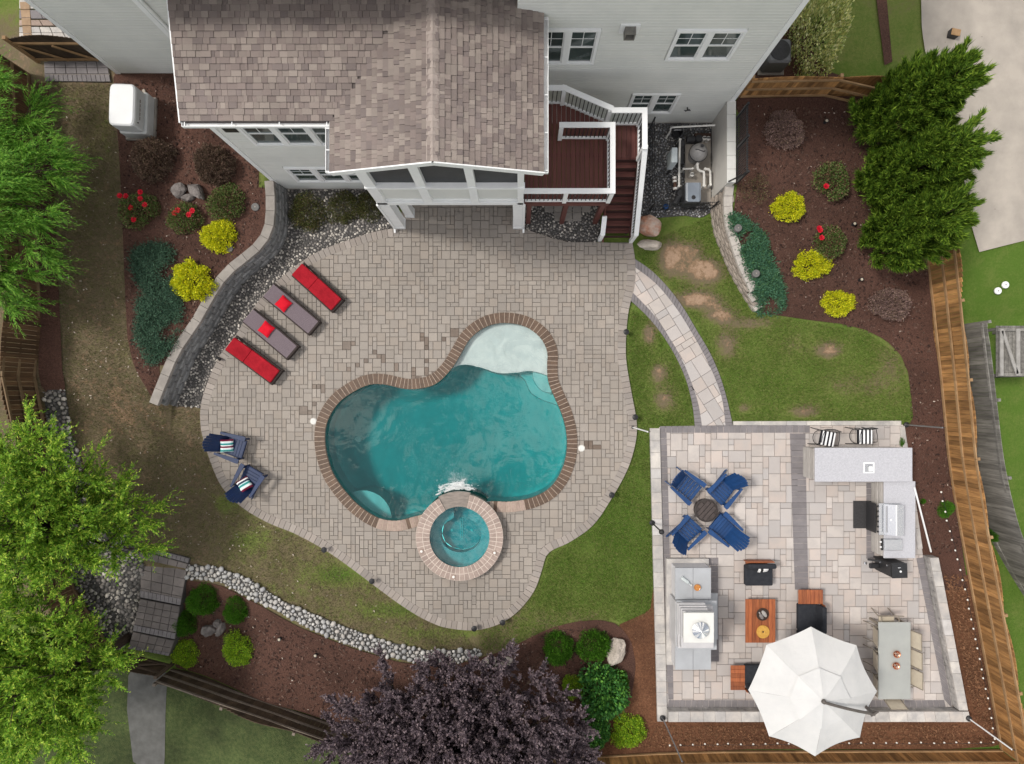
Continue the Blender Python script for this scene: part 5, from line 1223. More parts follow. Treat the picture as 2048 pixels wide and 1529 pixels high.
blades('grass', 'thin olive grass on the left and lower lawn', [(100,170),(225,170),(245,420),(250,560),(256,680),(290,775),(330,818),(400,822),(400,880),(425,940),(446,982),(483,1018),(535,1049),(587,1070),(645,1101),(744,1172),(838,1237),(922,1263),(957,1298),(854,1298),(703,1256),(564,1199),(435,1132),(385,1120),(290,1095),(240,1050),(165,925),(140,850),(132,770),(118,560),(107,300)], 75000, m_ob, 93, 0.05, 0.65)
litter('pale_flecks', [(120,200),(240,300),(260,700),(330,830),(400,860),(440,990),(640,1110),(850,1260),(560,1200),(380,1100),(300,1000),(150,800)], 220, m_fleck, 60, 0.024, 'pale leaf flecks over the dry left lawn')
litter('straw_bits', [(1320,1450),(1940,1450),(1990,1490),(1200,1495)], 2200, mat('straw', (0.17,0.085,0.045), None, rough=0.95, rnd=0.4), 61, 0.03, 'pine straw bits on the clay strip below the patio')
litter('straw_bits', [(1885,1150),(1930,1150),(1990,1470),(1950,1440)], 1600, MATS['straw'], 62, 0.03, 'pine straw bits on the clay strip right of the patio')
# ================================================================ GARDEN PATH AND PATIO
def ribbon(parent, A, B, length, ztop, thick, m, name, gap=0.004):
    """stones side by side between two lines"""
    n = max(2, round(sum((Vector(b)-Vector(a)).length for a, b in zip(A, A[1:]))/length)); pa = resample(A, 1e9)
    def even(L_):
        P_ = [Vector(p[:2]) for p in L_]; S = [0.0]
        for a, b in zip(P_, P_[1:]): S.append(S[-1]+(b-a).length)
        o = []; j = 0
        for k in range(n+1):
            s = S[-1]*k/n
            while j < len(S)-2 and S[j+1] < s: j += 1
            o.append(P_[j].lerp(P_[j+1], (s-S[j])/max(1e-9, S[j+1]-S[j])))
        return o
    a_, b_ = even(A), even(B)
    for i in range(n):
        a, c, d, e = a_[i], a_[i+1], b_[i+1], b_[i]; ce = (a+c+d+e)/4; t1 = (c-a).normalized()*gap; t2 = (d-e).normalized()*gap
        MB().prism([tuple(p-ce) for p in (a+t1, c-t1, d-t2, e+t2)], -thick, 0.0, 0.005).build(name, m, parent, (ce.x, ce.y, ztop+rng.uniform(-0.002, 0.002)))
path = tag(bpy.data.objects.new('garden_path', None), 'curved pale flagstone path with grey paver edges', None, kind='structure'); COL.objects.link(path)
sp2 = lambda px: [tuple(p) for p in spline(P2(px, 0.06), 4)]
oL = sp2([(1262,602),(1294,632),(1325,670),(1352,714),(1373,762),(1385,810),(1390,853)]); iL = sp2([(1264,584),(1305,627),(1335,670),(1363,718),(1383,766),(1397,810),(1404,853)])
iR = sp2([(1270,535),(1311,567),(1349,612),(1380,660),(1407,708),(1431,759),(1445,803),(1451,853)]); oR = sp2([(1269,518),(1301,540),(1335,574),(1366,615),(1393,660),(1421,708),(1441,755),(1455,803),(1466,853)])
sheet('joint_sand', ccw(oL+oR[::-1]), m_grout, 0, 0.4, parent=path, zf=lambda x, y: 0.028)
ribbon(path, oL, iL, 0.13, 0.066, 0.05, m_greypaver, 'edge_paver'); ribbon(path, iR, oR, 0.13, 0.066, 0.05, m_greypaver, 'edge_paver')
pin = ccw(iL+iR[::-1]); ang = R(-58)
ca, sa = math.cos(ang), math.sin(ang); xf = lambda p: (p[0]*ca-p[1]*sa, p[0]*sa+p[1]*ca)
inv = [(p[0]*ca+p[1]*sa, -p[0]*sa+p[1]*ca) for p in pin]; ix = [p[0] for p in inv]; iy = [p[1] for p in inv]
rc = ashlar(min(ix), min(iy), int((max(ix)-min(ix))/0.21)+1, int((max(iy)-min(iy))/0.21)+1, 0.21, [(2,2),(3,2),(2,2),(2,1),(3,2),(1,2)], random.Random(12))
lay(path, rc, pin, 0.006, 0.062, 0.04, 0.005, lambda p: m_flag, 'flagstone', xf=xf)

patio = tag(bpy.data.objects.new('patio', None), 'pale flagstone patio with grey paver bands and seating', None, kind='structure'); COL.objects.link(patio)
PAT = ccw(P2([(1318,855),(1806,850),(1828,990),(1846,1113),(1906,1420),(1334,1422)], 0.08))
sheet('joint_sand', PAT, m_grout, 0, 0.5, parent=patio, zf=lambda x, y: 0.042)
ax = [p[0] for p in PAT]; ay = [p[1] for p in PAT]
rc = ashlar(min(ax), min(ay), int((max(ax)-min(ax))/0.19)+1, int((max(ay)-min(ay))/0.19)+1, 0.19, [(2,2),(3,2),(2,3),(2,1),(1,2),(2,2),(3,2),(1,1),(2,3)], random.Random(2))
lay(patio, rc, PAT, 0.006, 0.080, 0.04, 0.006, lambda p: m_flag, 'flagstone', key=lambda p: (p[0]-8.0)**2+(p[1]+5.5)**2)
def bandp(A, B, length=0.19): ribbon(patio, P2(A, 0.09), P2(B, 0.09), length, 0.089, 0.045, m_greypaver, 'band_paver')
bandp([(1320,866),(1327,1115),(1333,1322),(1337,1400)], [(1333,866),(1340,1115),(1346,1322),(1347,1400)])
bandp([(1320,853),(1466,851),(1620,850)], [(1320,866),(1466,866),(1620,866)])
bandp([(1580,867),(1584,1000),(1590,1180)], [(1611,867),(1613,1000),(1617,1180)])
bandp([(1337,1401),(1889,1401)], [(1335,1420),(1893,1421)])
bandp([(1833,1117),(1889,1400)], [(1847,1115),(1905,1418)])
bandp([(1341,1116),(1437,1116)], [(1341,1131),(1437,1131)]); bandp([(1421,1132),(1421,1324)], [(1436,1132),(1438,1324)])
bandp([(1733,966),(1733,1118)], [(1747,966),(1749,1118)])
# low walls of split stone with capstones
def stone_wall(label, A, B, h, cap=0.07, length=0.46, skip=None):
    """A: foot line of the inner face, B: foot line of the outer face"""
    root = thing('stone_wall', label, 'wall', group='patio walls'); A, B = [Vector(p) for p in A], [Vector(p) for p in B]
    L2 = (A[-1]-A[0]).length; n = max(2, round(L2/length)); cs = max(1, round((h-cap)/0.17))
    ch = (h-cap)/cs
    for k in range(cs):
        m_ = n+(k % 2)
        for i in range(m_):
            f0, f1 = (i-(0.5 if k % 2 else 0))/n, (i+1-(0.5 if k % 2 else 0))/n; f0, f1 = max(0, f0), min(1, f1)
            q = [A[0].lerp(A[-1], f0), A[0].lerp(A[-1], f1), B[0].lerp(B[-1], f1), B[0].lerp(B[-1], f0)]; ce = sum(q, Vector((0, 0)))/4
            q = [ce+(p-ce)*(0.985-rng.uniform(0, 0.012)) for p in q]
            MB().prism([tuple(p-ce) for p in q], 0.003, ch-0.004, 0.012).build('wall_stone', m_stoneface, root, (ce.x, ce.y, k*ch))
    cs_ = []
    f = 0.0
    while f < 1:
        g = min(1.0, f+rng.uniform(0.7, 1.25)/n)
        if 1-g < 0.3/n: g = 1.0
        cs_.append((f, g)); f = g
    for (f0, f1) in cs_:
        q = [A[0].lerp(A[-1], f0), A[0].lerp(A[-1], f1), B[0].lerp(B[-1], f1), B[0].lerp(B[-1], f0)]; ce = sum(q, Vector((0, 0)))/4
        q = [ce+(p-ce)*0.992 for p in q]
        MB().prism([tuple(p-ce) for p in q], -cap, 0.0, 0.012).build('cap_stone', m_stonecap, root, (ce.x, ce.y, h+rng.uniform(-0.004, 0.004)))
    return root
Q = lambda u, v, z=0.0: tuple(P(u, v, z)[:2])
stone_wall('low pale stone wall along the left side of the patio', [Q(1320,857,.15), Q(1335,1444,.15)], [Q(1300,857,.15), Q(1315,1444,.15)], 0.15)
stone_wall('pale split stone seat wall along the bottom of the patio', [Q(1337,1424,.42), Q(1938,1424,.42)], [Q(1337,1445,.42), Q(1942,1445,.42)], 0.42)
stone_wall('pale split stone seat wall down the right side of the patio', [Q(1860,1116,.44), Q(1919,1422,.44)], [Q(1878,1116,.44), Q(1937,1422,.44)], 0.44)
stone_wall('thin grey kerb wall along the top of the patio', [Q(1467,851,.12), Q(1803,852,.12)], [Q(1467,843,.12), Q(1803,842,.12)], 0.12, 0.06, 0.9)
stone_wall('thin grey kerb wall behind the bar counter', [Q(1800,854,.12), Q(1836,1100,.12)], [Q(1810,852,.12), Q(1846,1098,.12)], 0.12, 0.06, 0.6)

# ---- fireplace
fx0, fx1 = 4.98, 6.12; yA, yB, yC, yD = -5.50, -6.50, -7.95, -8.72
fp = thing('outdoor_fireplace', 'tall pale stone fireplace with silver chimney cap on the patio', 'fireplace', (0, 0, 0.08))
MB().box(((fx0+fx1)/2, (yA+yD)/2, 0.10), (fx1-fx0+0.24, yA-yD+0.24, 0.20), b=0.01).build('plinth', m_stonecap, fp)
for (a, c) in ((yA, yB), (yC, yD)):
    for k in range(5):
        MB().box(((fx0+fx1)/2, (a+c)/2, 0.20+0.12*k+0.06), (fx1-fx0-0.06-0.01*(k % 2), a-c-0.02, 0.114), b=0.008).build('stone_course', m_firewhite, fp)
    for s in (0, 1):
        w_ = (fx1-fx0)/2; MB().box((fx0+w_*(s+0.5), (a+c)/2, 0.83), (w_-0.008, a-c-0.004, 0.06), b=0.006).build('top_slab', m_firegrey, fp)
zs = [(0.20, 1.05, 0.0), (1.05, 1.30, 0.05), (1.30, 1.52, 0.12)]
for k, (z0, z1, ins) in enumerate(zs):
    MB().box(((fx0+fx1)/2-0.04, (yB+yC)/2, (z0+z1)/2), (fx1-fx0-0.02-ins, yB-yC-0.03-ins*2.4, z1-z0-0.006), b=0.01).build('fire_body', m_firewhite, fp)
MB().box(((fx0+fx1)/2+0.04, (yB+yC)/2, 1.09), (fx1-fx0+0.12, yB-yC+0.08, 0.055), b=0.008).build('mantel', m_firegrey, fp)
MB().box((fx1-0.045, (yB+yC)/2, 0.58), (0.02, 0.95, 0.62)).build('firebox', m_black, fp)
MB().box((fx1+0.18, (yB+yC)/2, 0.25), (0.4, 1.5, 0.07), b=0.008).build('hearth', m_firegrey, fp)
cc = P(1396, 1254, 2.4); cw = 0.86
for k in range(5):
    z0 = 1.52+k*0.16; g = 0.10*(1-k/4.0)
    MB().box((cc.x-0.02, cc.y, z0+0.08), (cw-0.12+g, cw-0.10+g*2.0, 0.153), b=0.008).build('chimney_course', m_firewhite, fp)
MB().box((cc.x, cc.y, 2.37), (cw+0.03, cw+0.02, 0.09), b=0.01).build('chimney_cap', m_capwhite, fp)
c2 = P(1401, 1261, 2.55); ch_ = MB().lathe([(0.13,2.41),(0.13,2.47),(0.245,2.475),(0.245,2.49),(0.02,2.62)], 28).build('flue_cap', mat('polished_steel', (0.72,0.73,0.74), (0.6,0.61,0.62), 6, 0.14, metal=1.0), fp, (c2.x, c2.y, 0), sm=False)
# decor on the fireplace ledge
zt_ = 0.08+0.86
m_clear = mat('clear_glass', (0.62,0.66,0.66), (0.45,0.5,0.5), 20, 0.08, spec=0.8, coat=0.5); m_amber = mat('amber_glass', (0.62,0.26,0.05), (0.5,0.2,0.04), 20, 0.1, spec=0.7)
c = P(1372,1163,zt_+0.1); o = thing('glass_bottle', 'clear glass bottle lying on the fireplace ledge', 'bottle', (c.x, c.y, zt_), R(-38))
MB().tube([(-0.17,0,0.06),(0.08,0,0.06)], [0.058,0.058], 12).tube([(0.08,0,0.06),(0.14,0,0.06),(0.2,0,0.06)], [0.058,0.025,0.022], 12).build('bottle_body', m_clear, o); MB().tube([(0.2,0,0.06),(0.235,0,0.06)], 0.027, 10).build('stopper', m_pvc, o)
c = P(1394,1175,zt_+0.05); o = thing('amber_bowl', 'amber glass bowl on the fireplace ledge', 'bowl', (c.x, c.y, zt_))
MB().lathe([(0.04,0),(0.09,0.02),(0.105,0.09),(0.10,0.092),(0.085,0.03),(0.02,0.015)], 20).build('bowl', m_amber, o, sm=True); MB().lathe([(0.085,0.055),(0.08,0.058)], 20).build('filling', mat('orange_fill', (0.55,0.25,0.07), (0.4,0.17,0.05), 30, 0.5), o)

# ---- bar counter, grill counter and cooking gear
def counter(label, x0, x1, y0, y1, h, over, faces_n):
    root = thing('stone_counter', label, 'counter', (0, 0, 0.08)); hh = h-0.08
    cs = 6; ch = (hh-0.05)/cs; m_f = mat('counter_stone', (0.47,0.445,0.42), (0.36,0.335,0.31), 4, 0.85, 0.6, 26, rnd=0.14, det=8, stretch=(1,1,4))
    for k in range(cs):
        MB().box(((x0+x1)/2, (y0+y1)/2, k*ch+ch/2), (x1-x0-over*2-0.012*(k % 2), y1-y0-over*2-0.01*(k % 2), ch-0.004), b=0.01).build('stone_course', m_f, root)
    MB().box(((x0+x1)/2, (y0+y1)/2, hh-0.025), (x1-x0, y1-y0, 0.05), b=0.008).build('countertop', m_granite, root); return root
a, c = P(1630,896,1.07), P(1825,964,1.07); bar_ = counter('raised grey granite bar counter with pale stone base', a.x, c.x, c.y, a.y, 1.07, 0.04, 0)
a2, c2 = P(1768,966,0.92), P(1831,1117,0.92); y_top = c.y-0.006
gc = counter('grey granite grill counter running down from the bar counter', a2.x, c2.x, c2.y, y_top, 0.92, 0.03, 0)
p = P(1738,936,1.08); o = thing('bar_sink', 'small square white rimmed sink in the bar counter', 'sink', (p.x, p.y, 1.072))
b = MB()
for (x, y, w_, h_) in ((0,0.15,0.34,0.04),(0,-0.15,0.34,0.04),(-0.15,0,0.04,0.26),(0.15,0,0.04,0.26)): b.box((x, y, 0.005), (w_, h_, 0.01))
b.build('rim', m_white, o); MB().box((0,0,0.002), (0.26,0.26,0.003)).build('basin', m_steel, o); MB().box((0.04,-0.03,0.035), (0.13,0.16,0.06), b=0.02).build('sponge', m_white, o)
# built-in grill
gz = 0.925; p = P(1786,1040,1.1); gr = thing('gas_grill', 'stainless built in gas grill with blue reflecting lid on the counter', 'grill', (p.x, p.y, gz))
L_ = 1.0
MB().box((0.0,0,0.04), (0.66,L_,0.08), b=0.006).build('grill_body', m_steel, gr)
hd = MB(); prof = [(-0.24,0.085),(-0.20,0.12),(0.02,0.30),(0.05,0.315),(0.27,0.315),(0.29,0.29),(0.29,0.085)]; n = len(prof)
hd.add([(x, -L_/2+0.02, z) for x, z in prof]+[(x, L_/2-0.02, z) for x, z in prof], [tuple(range(n)), tuple(range(n, 2*n))[::-1]]+[((i+1) % n, i, i+n, (i+1) % n+n) for i in range(n)])
hood = hd.build('hood', m_steel, gr)
MB().lathe([(0.03,0),(0.03,0.02),(0.02,0.024)], 16).build('gauge', m_white, hood, (-0.09, 0.0, 0.215))
MB().tube([(-0.22,-L_/2+0.08,0.19),(-0.22,L_/2-0.08,0.19)], 0.014, 8).build('handle', m_steel, hood)
pn = MB().box((-0.35,0,0.03), (0.06,L_,0.09), b=0.005).build('control_panel', m_steel, gr)
for k in range(6): MB().tube([(-0.38,-0.4+k*0.16,0.04),(-0.42,-0.4+k*0.16,0.04)], 0.03, 12).build('knob', m_black, pn)
MB().box((-0.405,0,-0.36), (0.03,0.94,0.56), b=0.006).build('cabinet_door', m_black, gr)
p = P(1787,1090,1.0); sb = thing('side_burner', 'stainless side burner with flat lid below the grill', 'burner', (p.x, p.y, gz))
MB().box((0,0,0.03), (0.60,0.37,0.06), b=0.006).build('burner_body', m_steel, sb); MB().box((0.01,0,0.075), (0.56,0.34,0.03), b=0.006).build('burner_lid', m_steel, sb)
q_ = MB().box((-0.33,0,0.025), (0.06,0.36,0.07), b=0.005).build('control_panel', m_black, sb)
for k in (-0.08, 0.08): MB().tube([(-0.36,k,0.03),(-0.40,k,0.03)], 0.028, 12).build('knob', m_white, q_)
a, c = P(1706,1002,0.09), P(1745,1057,0.09); tag(MB().box((0,0,0.006), (c.x-a.x, a.y-c.y, 0.012), b=0.004).build('grill_mat', mat('black_mat', (0.035,0.034,0.036), (0.05,0.048,0.05), 20, 0.8, 0.3, 80), None, ((a.x+c.x)/2, (a.y+c.y)/2, 0.094)), 'black rubber mat on the patio in front of the grill', 'mat')
# vertical smoker
p = P(1797,1141,1.15); sk = thing('smoker_grill', 'black cabinet smoker standing below the grill counter', 'smoker', (p.x, p.y, 0.085), R(2))
MB().box((0,0,0.62), (0.46,0.44,0.98), b=0.012).build('cabinet', m_black, sk); MB().box((0,0,1.125), (0.48,0.46,0.03), b=0.008).build('lid', m_black, sk)
dr_ = MB().box((-0.24,0,0.62), (0.03,0.40,0.9), b=0.006).build('door', m_black, sk)
for z_ in (0.9, 0.5): MB().box((-0.265,0.12,z_), (0.03,0.05,0.05), b=0.006).build('latch', m_steel, dr_)
MB().lathe([(0.032,0),(0.032,0.015),(0.02,0.02)], 14).build('gauge', m_white, sk, (0.02, -0.02, 1.14)); MB().box((-0.02,0.1,1.15), (0.09,0.03,0.02), b=0.004).build('handle', m_steel, sk)
for x in (-0.19, 0.19):
    for y in (-0.18, 0.18): MB().box((x,y,0.065), (0.05,0.05,0.13)).build('leg', m_black, sk)
MB().box((-0.40,-0.02,0.38), (0.3,0.16,0.10), b=0.02).build('hopper', m_black, sk); MB().bar((-0.24,0.15,0.5), (-0.62,0.2,0.42), 0.06, 0.05).build('side_handle', m_black, sk)
MB().tube([(-0.52,-0.05,0.05),(-0.52,0.02,0.05)], 0.05, 12).build('wheel', m_steel, sk)
pa_, pb_ = P(1829,976,1.02), P(1862,1104,0.10); lp = MB().tube([pa_, pb_], 0.028, 10).build('leaning_pole', m_white, None); tag(lp, 'white pole leaning from the counter corner to the ground', 'pole')

# ================================================================ FURNITURE
def arc_pts(x0, x1, z0, z1, n=6): return [(x0+(x1-x0)*k/n, z0+(z1-z0)*k/n) for k in range(n+1)]
def make_adirondack(m, name='adirondack_chair'):
    t = thing(name, 'x', 'chair')
    nsl = 6
    for k in range(nsl):       # seat slats, front to back
        x = 0.40-k*0.105; z = 0.375-k*0.022
        MB().box((x, 0, z), (0.095, 0.56, 0.022), Matrix.Translation((0,0,0)), b=0.006).build('seat_slat', m, t)
    nb = 7; top = [0.82, 0.90, 0.95, 0.97, 0.95, 0.90, 0.82]
    for k in range(nb):        # fan back
        f = (k-3)/3.0; y0, y1 = f*0.225, f*0.262; L2 = top[k]-0.2
        p0 = Vector((-0.16, y0, 0.27)); d = Vector((-0.40, (y1-y0), 0.72)).normalized(); p1 = p0+d*(top[k]*0.92)
        MB().bar(p0, p1, 0.081, 0.02, (0.87, 0, 0.48), bev=0.004).build('back_slat', m, t)
    MB().bar((-0.34,-0.28,0.52), (-0.34,0.28,0.52), 0.03, 0.07).build('back_rail', m, t)
    for s in (-1, 1):
        q = [(0.47,s*0.30),(0.47,s*0.44),(0.40,s*0.455),(0.05,s*0.42),(-0.36,s*0.38),(-0.36,s*0.31),(0.05,s*0.30)]
        MB().prism(q, 0.545, 0.57, 0.006).build('arm', m, t)
        MB().box((0.37, s*0.335, 0.27), (0.10, 0.028, 0.54), b=0.005).build('front_leg', m, t)
        MB().bar((0.40, s*0.297, 0.32), (-0.52, s*0.297, 0.05), 0.026, 0.11).build('rear_leg', m, t)
        MB().box((-0.30, s*0.345, 0.40), (0.06, 0.028, 0.29), b=0.004).build('arm_support', m, t)
    MB().box((0.452, 0, 0.33), (0.022, 0.60, 0.10), b=0.005).build('front_apron', m, t)
    return t
ac = make_adirondack(m_blue); G1 = 'blue chairs around the fire pit'
spots = [(1375.6,974.4,-39,'blue slatted chair at the upper left of the fire pit'), (1451,982,-133,'blue slatted chair at the upper right of the fire pit'),
         (1377,1067,47,'blue slatted chair at the lower left of the fire pit'), (1452.7,1061,139,'blue slatted chair at the lower right of the fire pit')]
for i, (u, v, g, lb) in enumerate(spots):
    p = P(u, v, 0.63); c = Vector((p.x, p.y, 0.083))-Vector((math.cos(R(g)), math.sin(R(g)), 0))*0.05
    if i == 0: ac.location = c; ac.rotation_euler = (0, 0, R(g)); tag(ac, lb, 'chair', G1)
    else: dup(ac, c, R(g), lb, G1)
an = make_adirondack(m_navy); G2 = 'navy chairs on the pool terrace'
for i, (u, v, g, lb) in enumerate([(458.7,894,-17,'upper navy slatted chair on the left edge of the terrace'), (493,963,60,'lower navy slatted chair on the left edge of the terrace')]):
    p = P(u, v, 0.63); c = Vector((p.x, p.y, 0.078))-Vector((math.cos(R(g)), math.sin(R(g)), 0))*0.05
    if i == 0: an.location = c; an.rotation_euler = (0, 0, R(g)); tag(an, lb, 'chair', G2)
    else: dup(an, c, R(g), lb, G2)
def cushion(a, b, h, n=8, puff=1.0):
    """pillow with pinched corners"""
    m_ = MB(); 
    for s in (1, -1):
        base = len(m_.v)
        for i in range(n+1):
            for j in range(n+1):
                u, v = 2*i/n-1, 2*j/n-1; e = (1-u**4)*(1-v**4); k = 1-0.07*(1-abs(v))*abs(u)**3; k2 = 1-0.07*(1-abs(u))*abs(v)**3
                m_.v.append((u*a/2*k, v*b/2*k2, s*h/2*max(0, e)**0.5*puff))
        for i in range(n):
            for j in range(n):
                q = (base+i*(n+1)+j, base+(i+1)*(n+1)+j, base+(i+1)*(n+1)+j+1, base+i*(n+1)+j+1); m_.f.append(q if s > 0 else q[::-1])
    return m_
def stripemat(name, cols, half, axis=1):
    m = bpy.data.materials.new(name); m.use_nodes = True; t = m.node_tree; N = t.nodes; L = t.links; pb = N['Principled BSDF']; pb.inputs['Roughness'].default_value = 0.85; pb.inputs['Specular IOR Level'].default_value = 0.15
    tc = N.new('ShaderNodeTexCoord'); sx = N.new('ShaderNodeSeparateXYZ'); L.new(tc.outputs['Object'], sx.inputs[0]); mr = N.new('ShaderNodeMapRange'); mr.inputs[1].default_value = -half; mr.inputs[2].default_value = half
    L.new(sx.outputs[axis], mr.inputs[0]); rp = N.new('ShaderNodeValToRGB'); rp.color_ramp.interpolation = 'CONSTANT'; e = rp.color_ramp.elements; tot = sum(w_ for _, w_ in cols); acc = 0
    while len(e) < len(cols): e.new(0.5)
    for i, (c, w_) in enumerate(cols): e[i].position = acc/tot; e[i].color = (*c, 1); acc += w_
    L.new(mr.outputs[0], rp.inputs[0]); L.new(rp.outputs[0], pb.inputs['Base Color']); return m
Wt, Tl, Mr, Lt, Nv = (0.80,0.80,0.80), (0.03,0.27,0.26), (0.16,0.015,0.04), (0.55,0.74,0.74), (0.03,0.04,0.08)
m_str = stripemat('striped_pillow', [(Lt,.5),(Tl,1),(Lt,.6),(Wt,.5),(Mr,1),(Wt,.6),(Tl,1),(Lt,.5),(Wt,.6),(Mr,1)], 0.21)
m_str2 = stripemat('striped_pillow_b', [(Mr,1),(Wt,1),(Lt,.4),(Tl,1),(Lt,.5),(Nv,1),(Wt,.8),(Mr,1)], 0.21)
for (u, v, g, lb, mm, zz, rx) in ((453,892,0,'teal and maroon striped pillow on the upper navy chair',m_str,0.52,0), (488,969,35,'teal and maroon striped pillow on the lower navy chair',m_str2,0.52,0)):
    p = P(u, v, 0.55); o = cushion(0.40, 0.42, 0.14).build('pillow', mm, None, (p.x, p.y, zz), R(g), sm=True); tag(o, lb, 'pillow', 'striped pillows'); tl_ = R(-17) if u < 470 else R(60); d_ = Vector((math.cos(tl_), math.sin(tl_), 0))
    o.rotation_euler = (Matrix.Rotation(R(28), 3, Vector((-d_.y, d_.x, 0)).normalized()) @ Matrix.Rotation(R(g), 3, 'Z')).to_euler()
# fire pit
p = P(1412,1021,0.4); ft = thing('fire_pit', 'round dark fire pit with slatted lid between the blue chairs', 'fire pit', (p.x, p.y, 0.083))
m_fire = mat('dark_bronze', (0.040,0.032,0.030), (0.06,0.05,0.046), 14, 0.6, 0.3, 60)
MB().lathe([(0.30,0.0),(0.30,0.05),(0.35,0.10),(0.37,0.34),(0.375,0.38),(0.35,0.385),(0.34,0.36)], 32).build('bowl', m_fire, ft)
for k in range(5):
    x = -0.26+k*0.13; L2 = 2*math.sqrt(max(0.01, 0.325**2-(abs(x)+0.055)**2 if abs(x)+0.055 < 0.325 else 0.01))
    MB().box((x, 0, 0.40), (0.115, L2, 0.02), Matrix.Rotation(R(-42), 4, 'Z'), b=0.004).build('lid_slat', mat('burnt_lid', (0.075,0.06,0.055), (0.05,0.04,0.038), 10, 0.7, 0.3, 50, rnd=0.1), ft)
for g in (135, 205): MB().bar((0.36*math.cos(R(g)),0.36*math.sin(R(g)),0.37), (0.43*math.cos(R(g)),0.43*math.sin(R(g)),0.37), 0.05, 0.04).build('handle', m_fire, ft)

# ---- sun loungers
def lounger(label, hu, hv, fu, fv, red):
    ph_, pf = P(hu, hv, 0.40), P(fu, fv, 0.33); d = (pf-ph_); L2 = math.hypot(d.x, d.y); g = math.atan2(d.y, d.x); c = (ph_+pf)/2
    t = thing('sun_lounger', label, 'sun lounger', (c.x, c.y, 0.078), g, 'sun loungers on the terrace'); h = L2/2; W_ = 0.60
    for s in (-1, 1): MB().box((0, s*(W_/2-0.02), 0.22), (L2, 0.045, 0.12), b=0.008).build('side_rail', m_wicker, t)
    MB().box((h-0.035, 0, 0.20), (0.07, W_-0.09, 0.20), b=0.01).build('foot_rail', m_wicker, t); MB().box((-h+0.035, 0, 0.21), (0.07, W_-0.09, 0.12), b=0.01).build('head_rail', m_wicker, t)
    for x in (-h+0.12, h-0.05):
        for s in (-1, 1): MB().box((x, s*(W_/2-0.045), 0.08), (0.06, 0.05, 0.16)).build('leg', m_wicker, t)
    sp_ = -h+0.72; tilt = R(9) if red else R(4)
    for (a, b_, tl, nm) in ((sp_+0.005, h-0.06, 0, 'seat'), (-h+0.03, sp_-0.005, tilt, 'back')):
        m4 = Matrix.Translation((b_, 0, 0.27)) @ Matrix.Rotation(tl, 4, 'Y') if nm == 'back' else Matrix.Translation((a, 0, 0.27)); ln = b_-a; x0 = -ln if nm == 'back' else 0
        if red:
            MB().box((x0+ln/2, 0, 0.055), (ln, W_-0.10, 0.085), m4, b=0.022).build(nm+'_cushion', m_red, t)
        else:
            n = int(ln/0.035); b = MB()
            for k in range(n): xa = x0+ln*k/n; b.box((xa+ln/n/2, 0, 0.02), (ln/n-0.006, W_-0.09, 0.03), m4)
            o = b.build(nm+'_weave', m_sling, t); o['kind'] = 'stuff'
    MB().bar((sp_-0.05, -W_/2+0.03, 0.285), (sp_-0.05, W_/2-0.03, 0.285), 0.03, 0.02).build('crossbar', m_black, t)
    return t
lounger('red cushioned sun lounger nearest the house', 594,538,677,613, True)
lounger('mauve woven sun lounger with red pillow, second from the house', 536,580,630,658, False)
lounger('mauve woven sun lounger with red pillow, third from the house', 495,630,587,707, False)
lounger('red cushioned sun lounger farthest from the house', 460,686,555,756, True)
for (u, v, g, lb) in ((567,608,-42,'bright red pillow on the upper mauve lounger'), (533,659,-38,'bright red pillow on the lower mauve lounger')):
    p = P(u, v, 0.42); tag(cushion(0.41, 0.41, 0.15).build('pillow', m_brightred, None, (p.x, p.y, 0.435), R(g), sm=True), lb, 'pillow', 'red pillows')

# ---- bar stools
m_bw = stripemat('black_white_stripe', [((0.02,0.02,0.025),.6),((0.8,0.8,0.8),1),((0.02,0.02,0.025),1),((0.8,0.8,0.8),1),((0.02,0.02,0.025),1),((0.8,0.8,0.8),1),((0.02,0.02,0.025),1),((0.8,0.8,0.8),1),((0.02,0.02,0.025),.1)], 0.235, 1)
def stool(label, u, v, g):
    p = P(u, v, 0.80); t = thing('bar_stool', label, 'bar stool', (p.x, p.y, 0.085), g, 'striped bar stools')     # faces local +x
    zs_ = 0.68; a = 0.22
    MB().box((0, 0, zs_+0.045), (0.46, 0.46, 0.075), b=0.02).build('seat_cushion', m_bw, t)
    MB().bar((-a,-a,zs_), (a,-a,zs_), 0.025, 0.025).bar((-a,a,zs_), (a,a,zs_), 0.025, 0.025).bar((a,-a+0.012,zs_), (a,a-0.012,zs_), 0.025, 0.025).bar((-a,-a+0.012,zs_), (-a,a-0.012,zs_), 0.025, 0.025).build('seat_frame', m_black, t)
    for sx in (-1, 1):
        for sy in (-1, 1): MB().tube([(sx*a, sy*a, zs_), (sx*(a+0.05), sy*(a+0.05), 0.0)], 0.014, 8).build('leg', m_black, t)
    MB().tube([(0.25*math.cos(k*0.2618), 0.25*math.sin(k*0.2618), 0.24) for k in range(25)], 0.012, 6).build('foot_ring', m_black, t)
    bk = MB().tube([(-a,-a,zs_),(-a-0.06,-a,1.08),(-a-0.09,0,1.13),(-a-0.06,a,1.08),(-a,a,zs_)], 0.013, 8).build('back_frame', m_black, t)
    for k in range(7): y = -a+2*a*(k+1)/8; MB().tube([(-a,y,zs_+0.02),(-a-0.07-0.018*(1-abs(y)/a),y,1.09)], 0.008, 6).build('back_bar', m_black, bk)
    for s in (-1, 1): MB().tube([(-a-0.045,s*a,0.97),(-0.05,s*(a+0.05),0.96),(0.15,s*(a+0.05),0.94),(0.18,s*a,zs_)], 0.012, 6).build('arm', m_black, t)
stool('black iron bar stool with striped cushion, left of two at the bar', 1654.6,877.7,R(-101)); stool('black iron bar stool with striped cushion, right of two at the bar', 1729.6,874,R(-90))

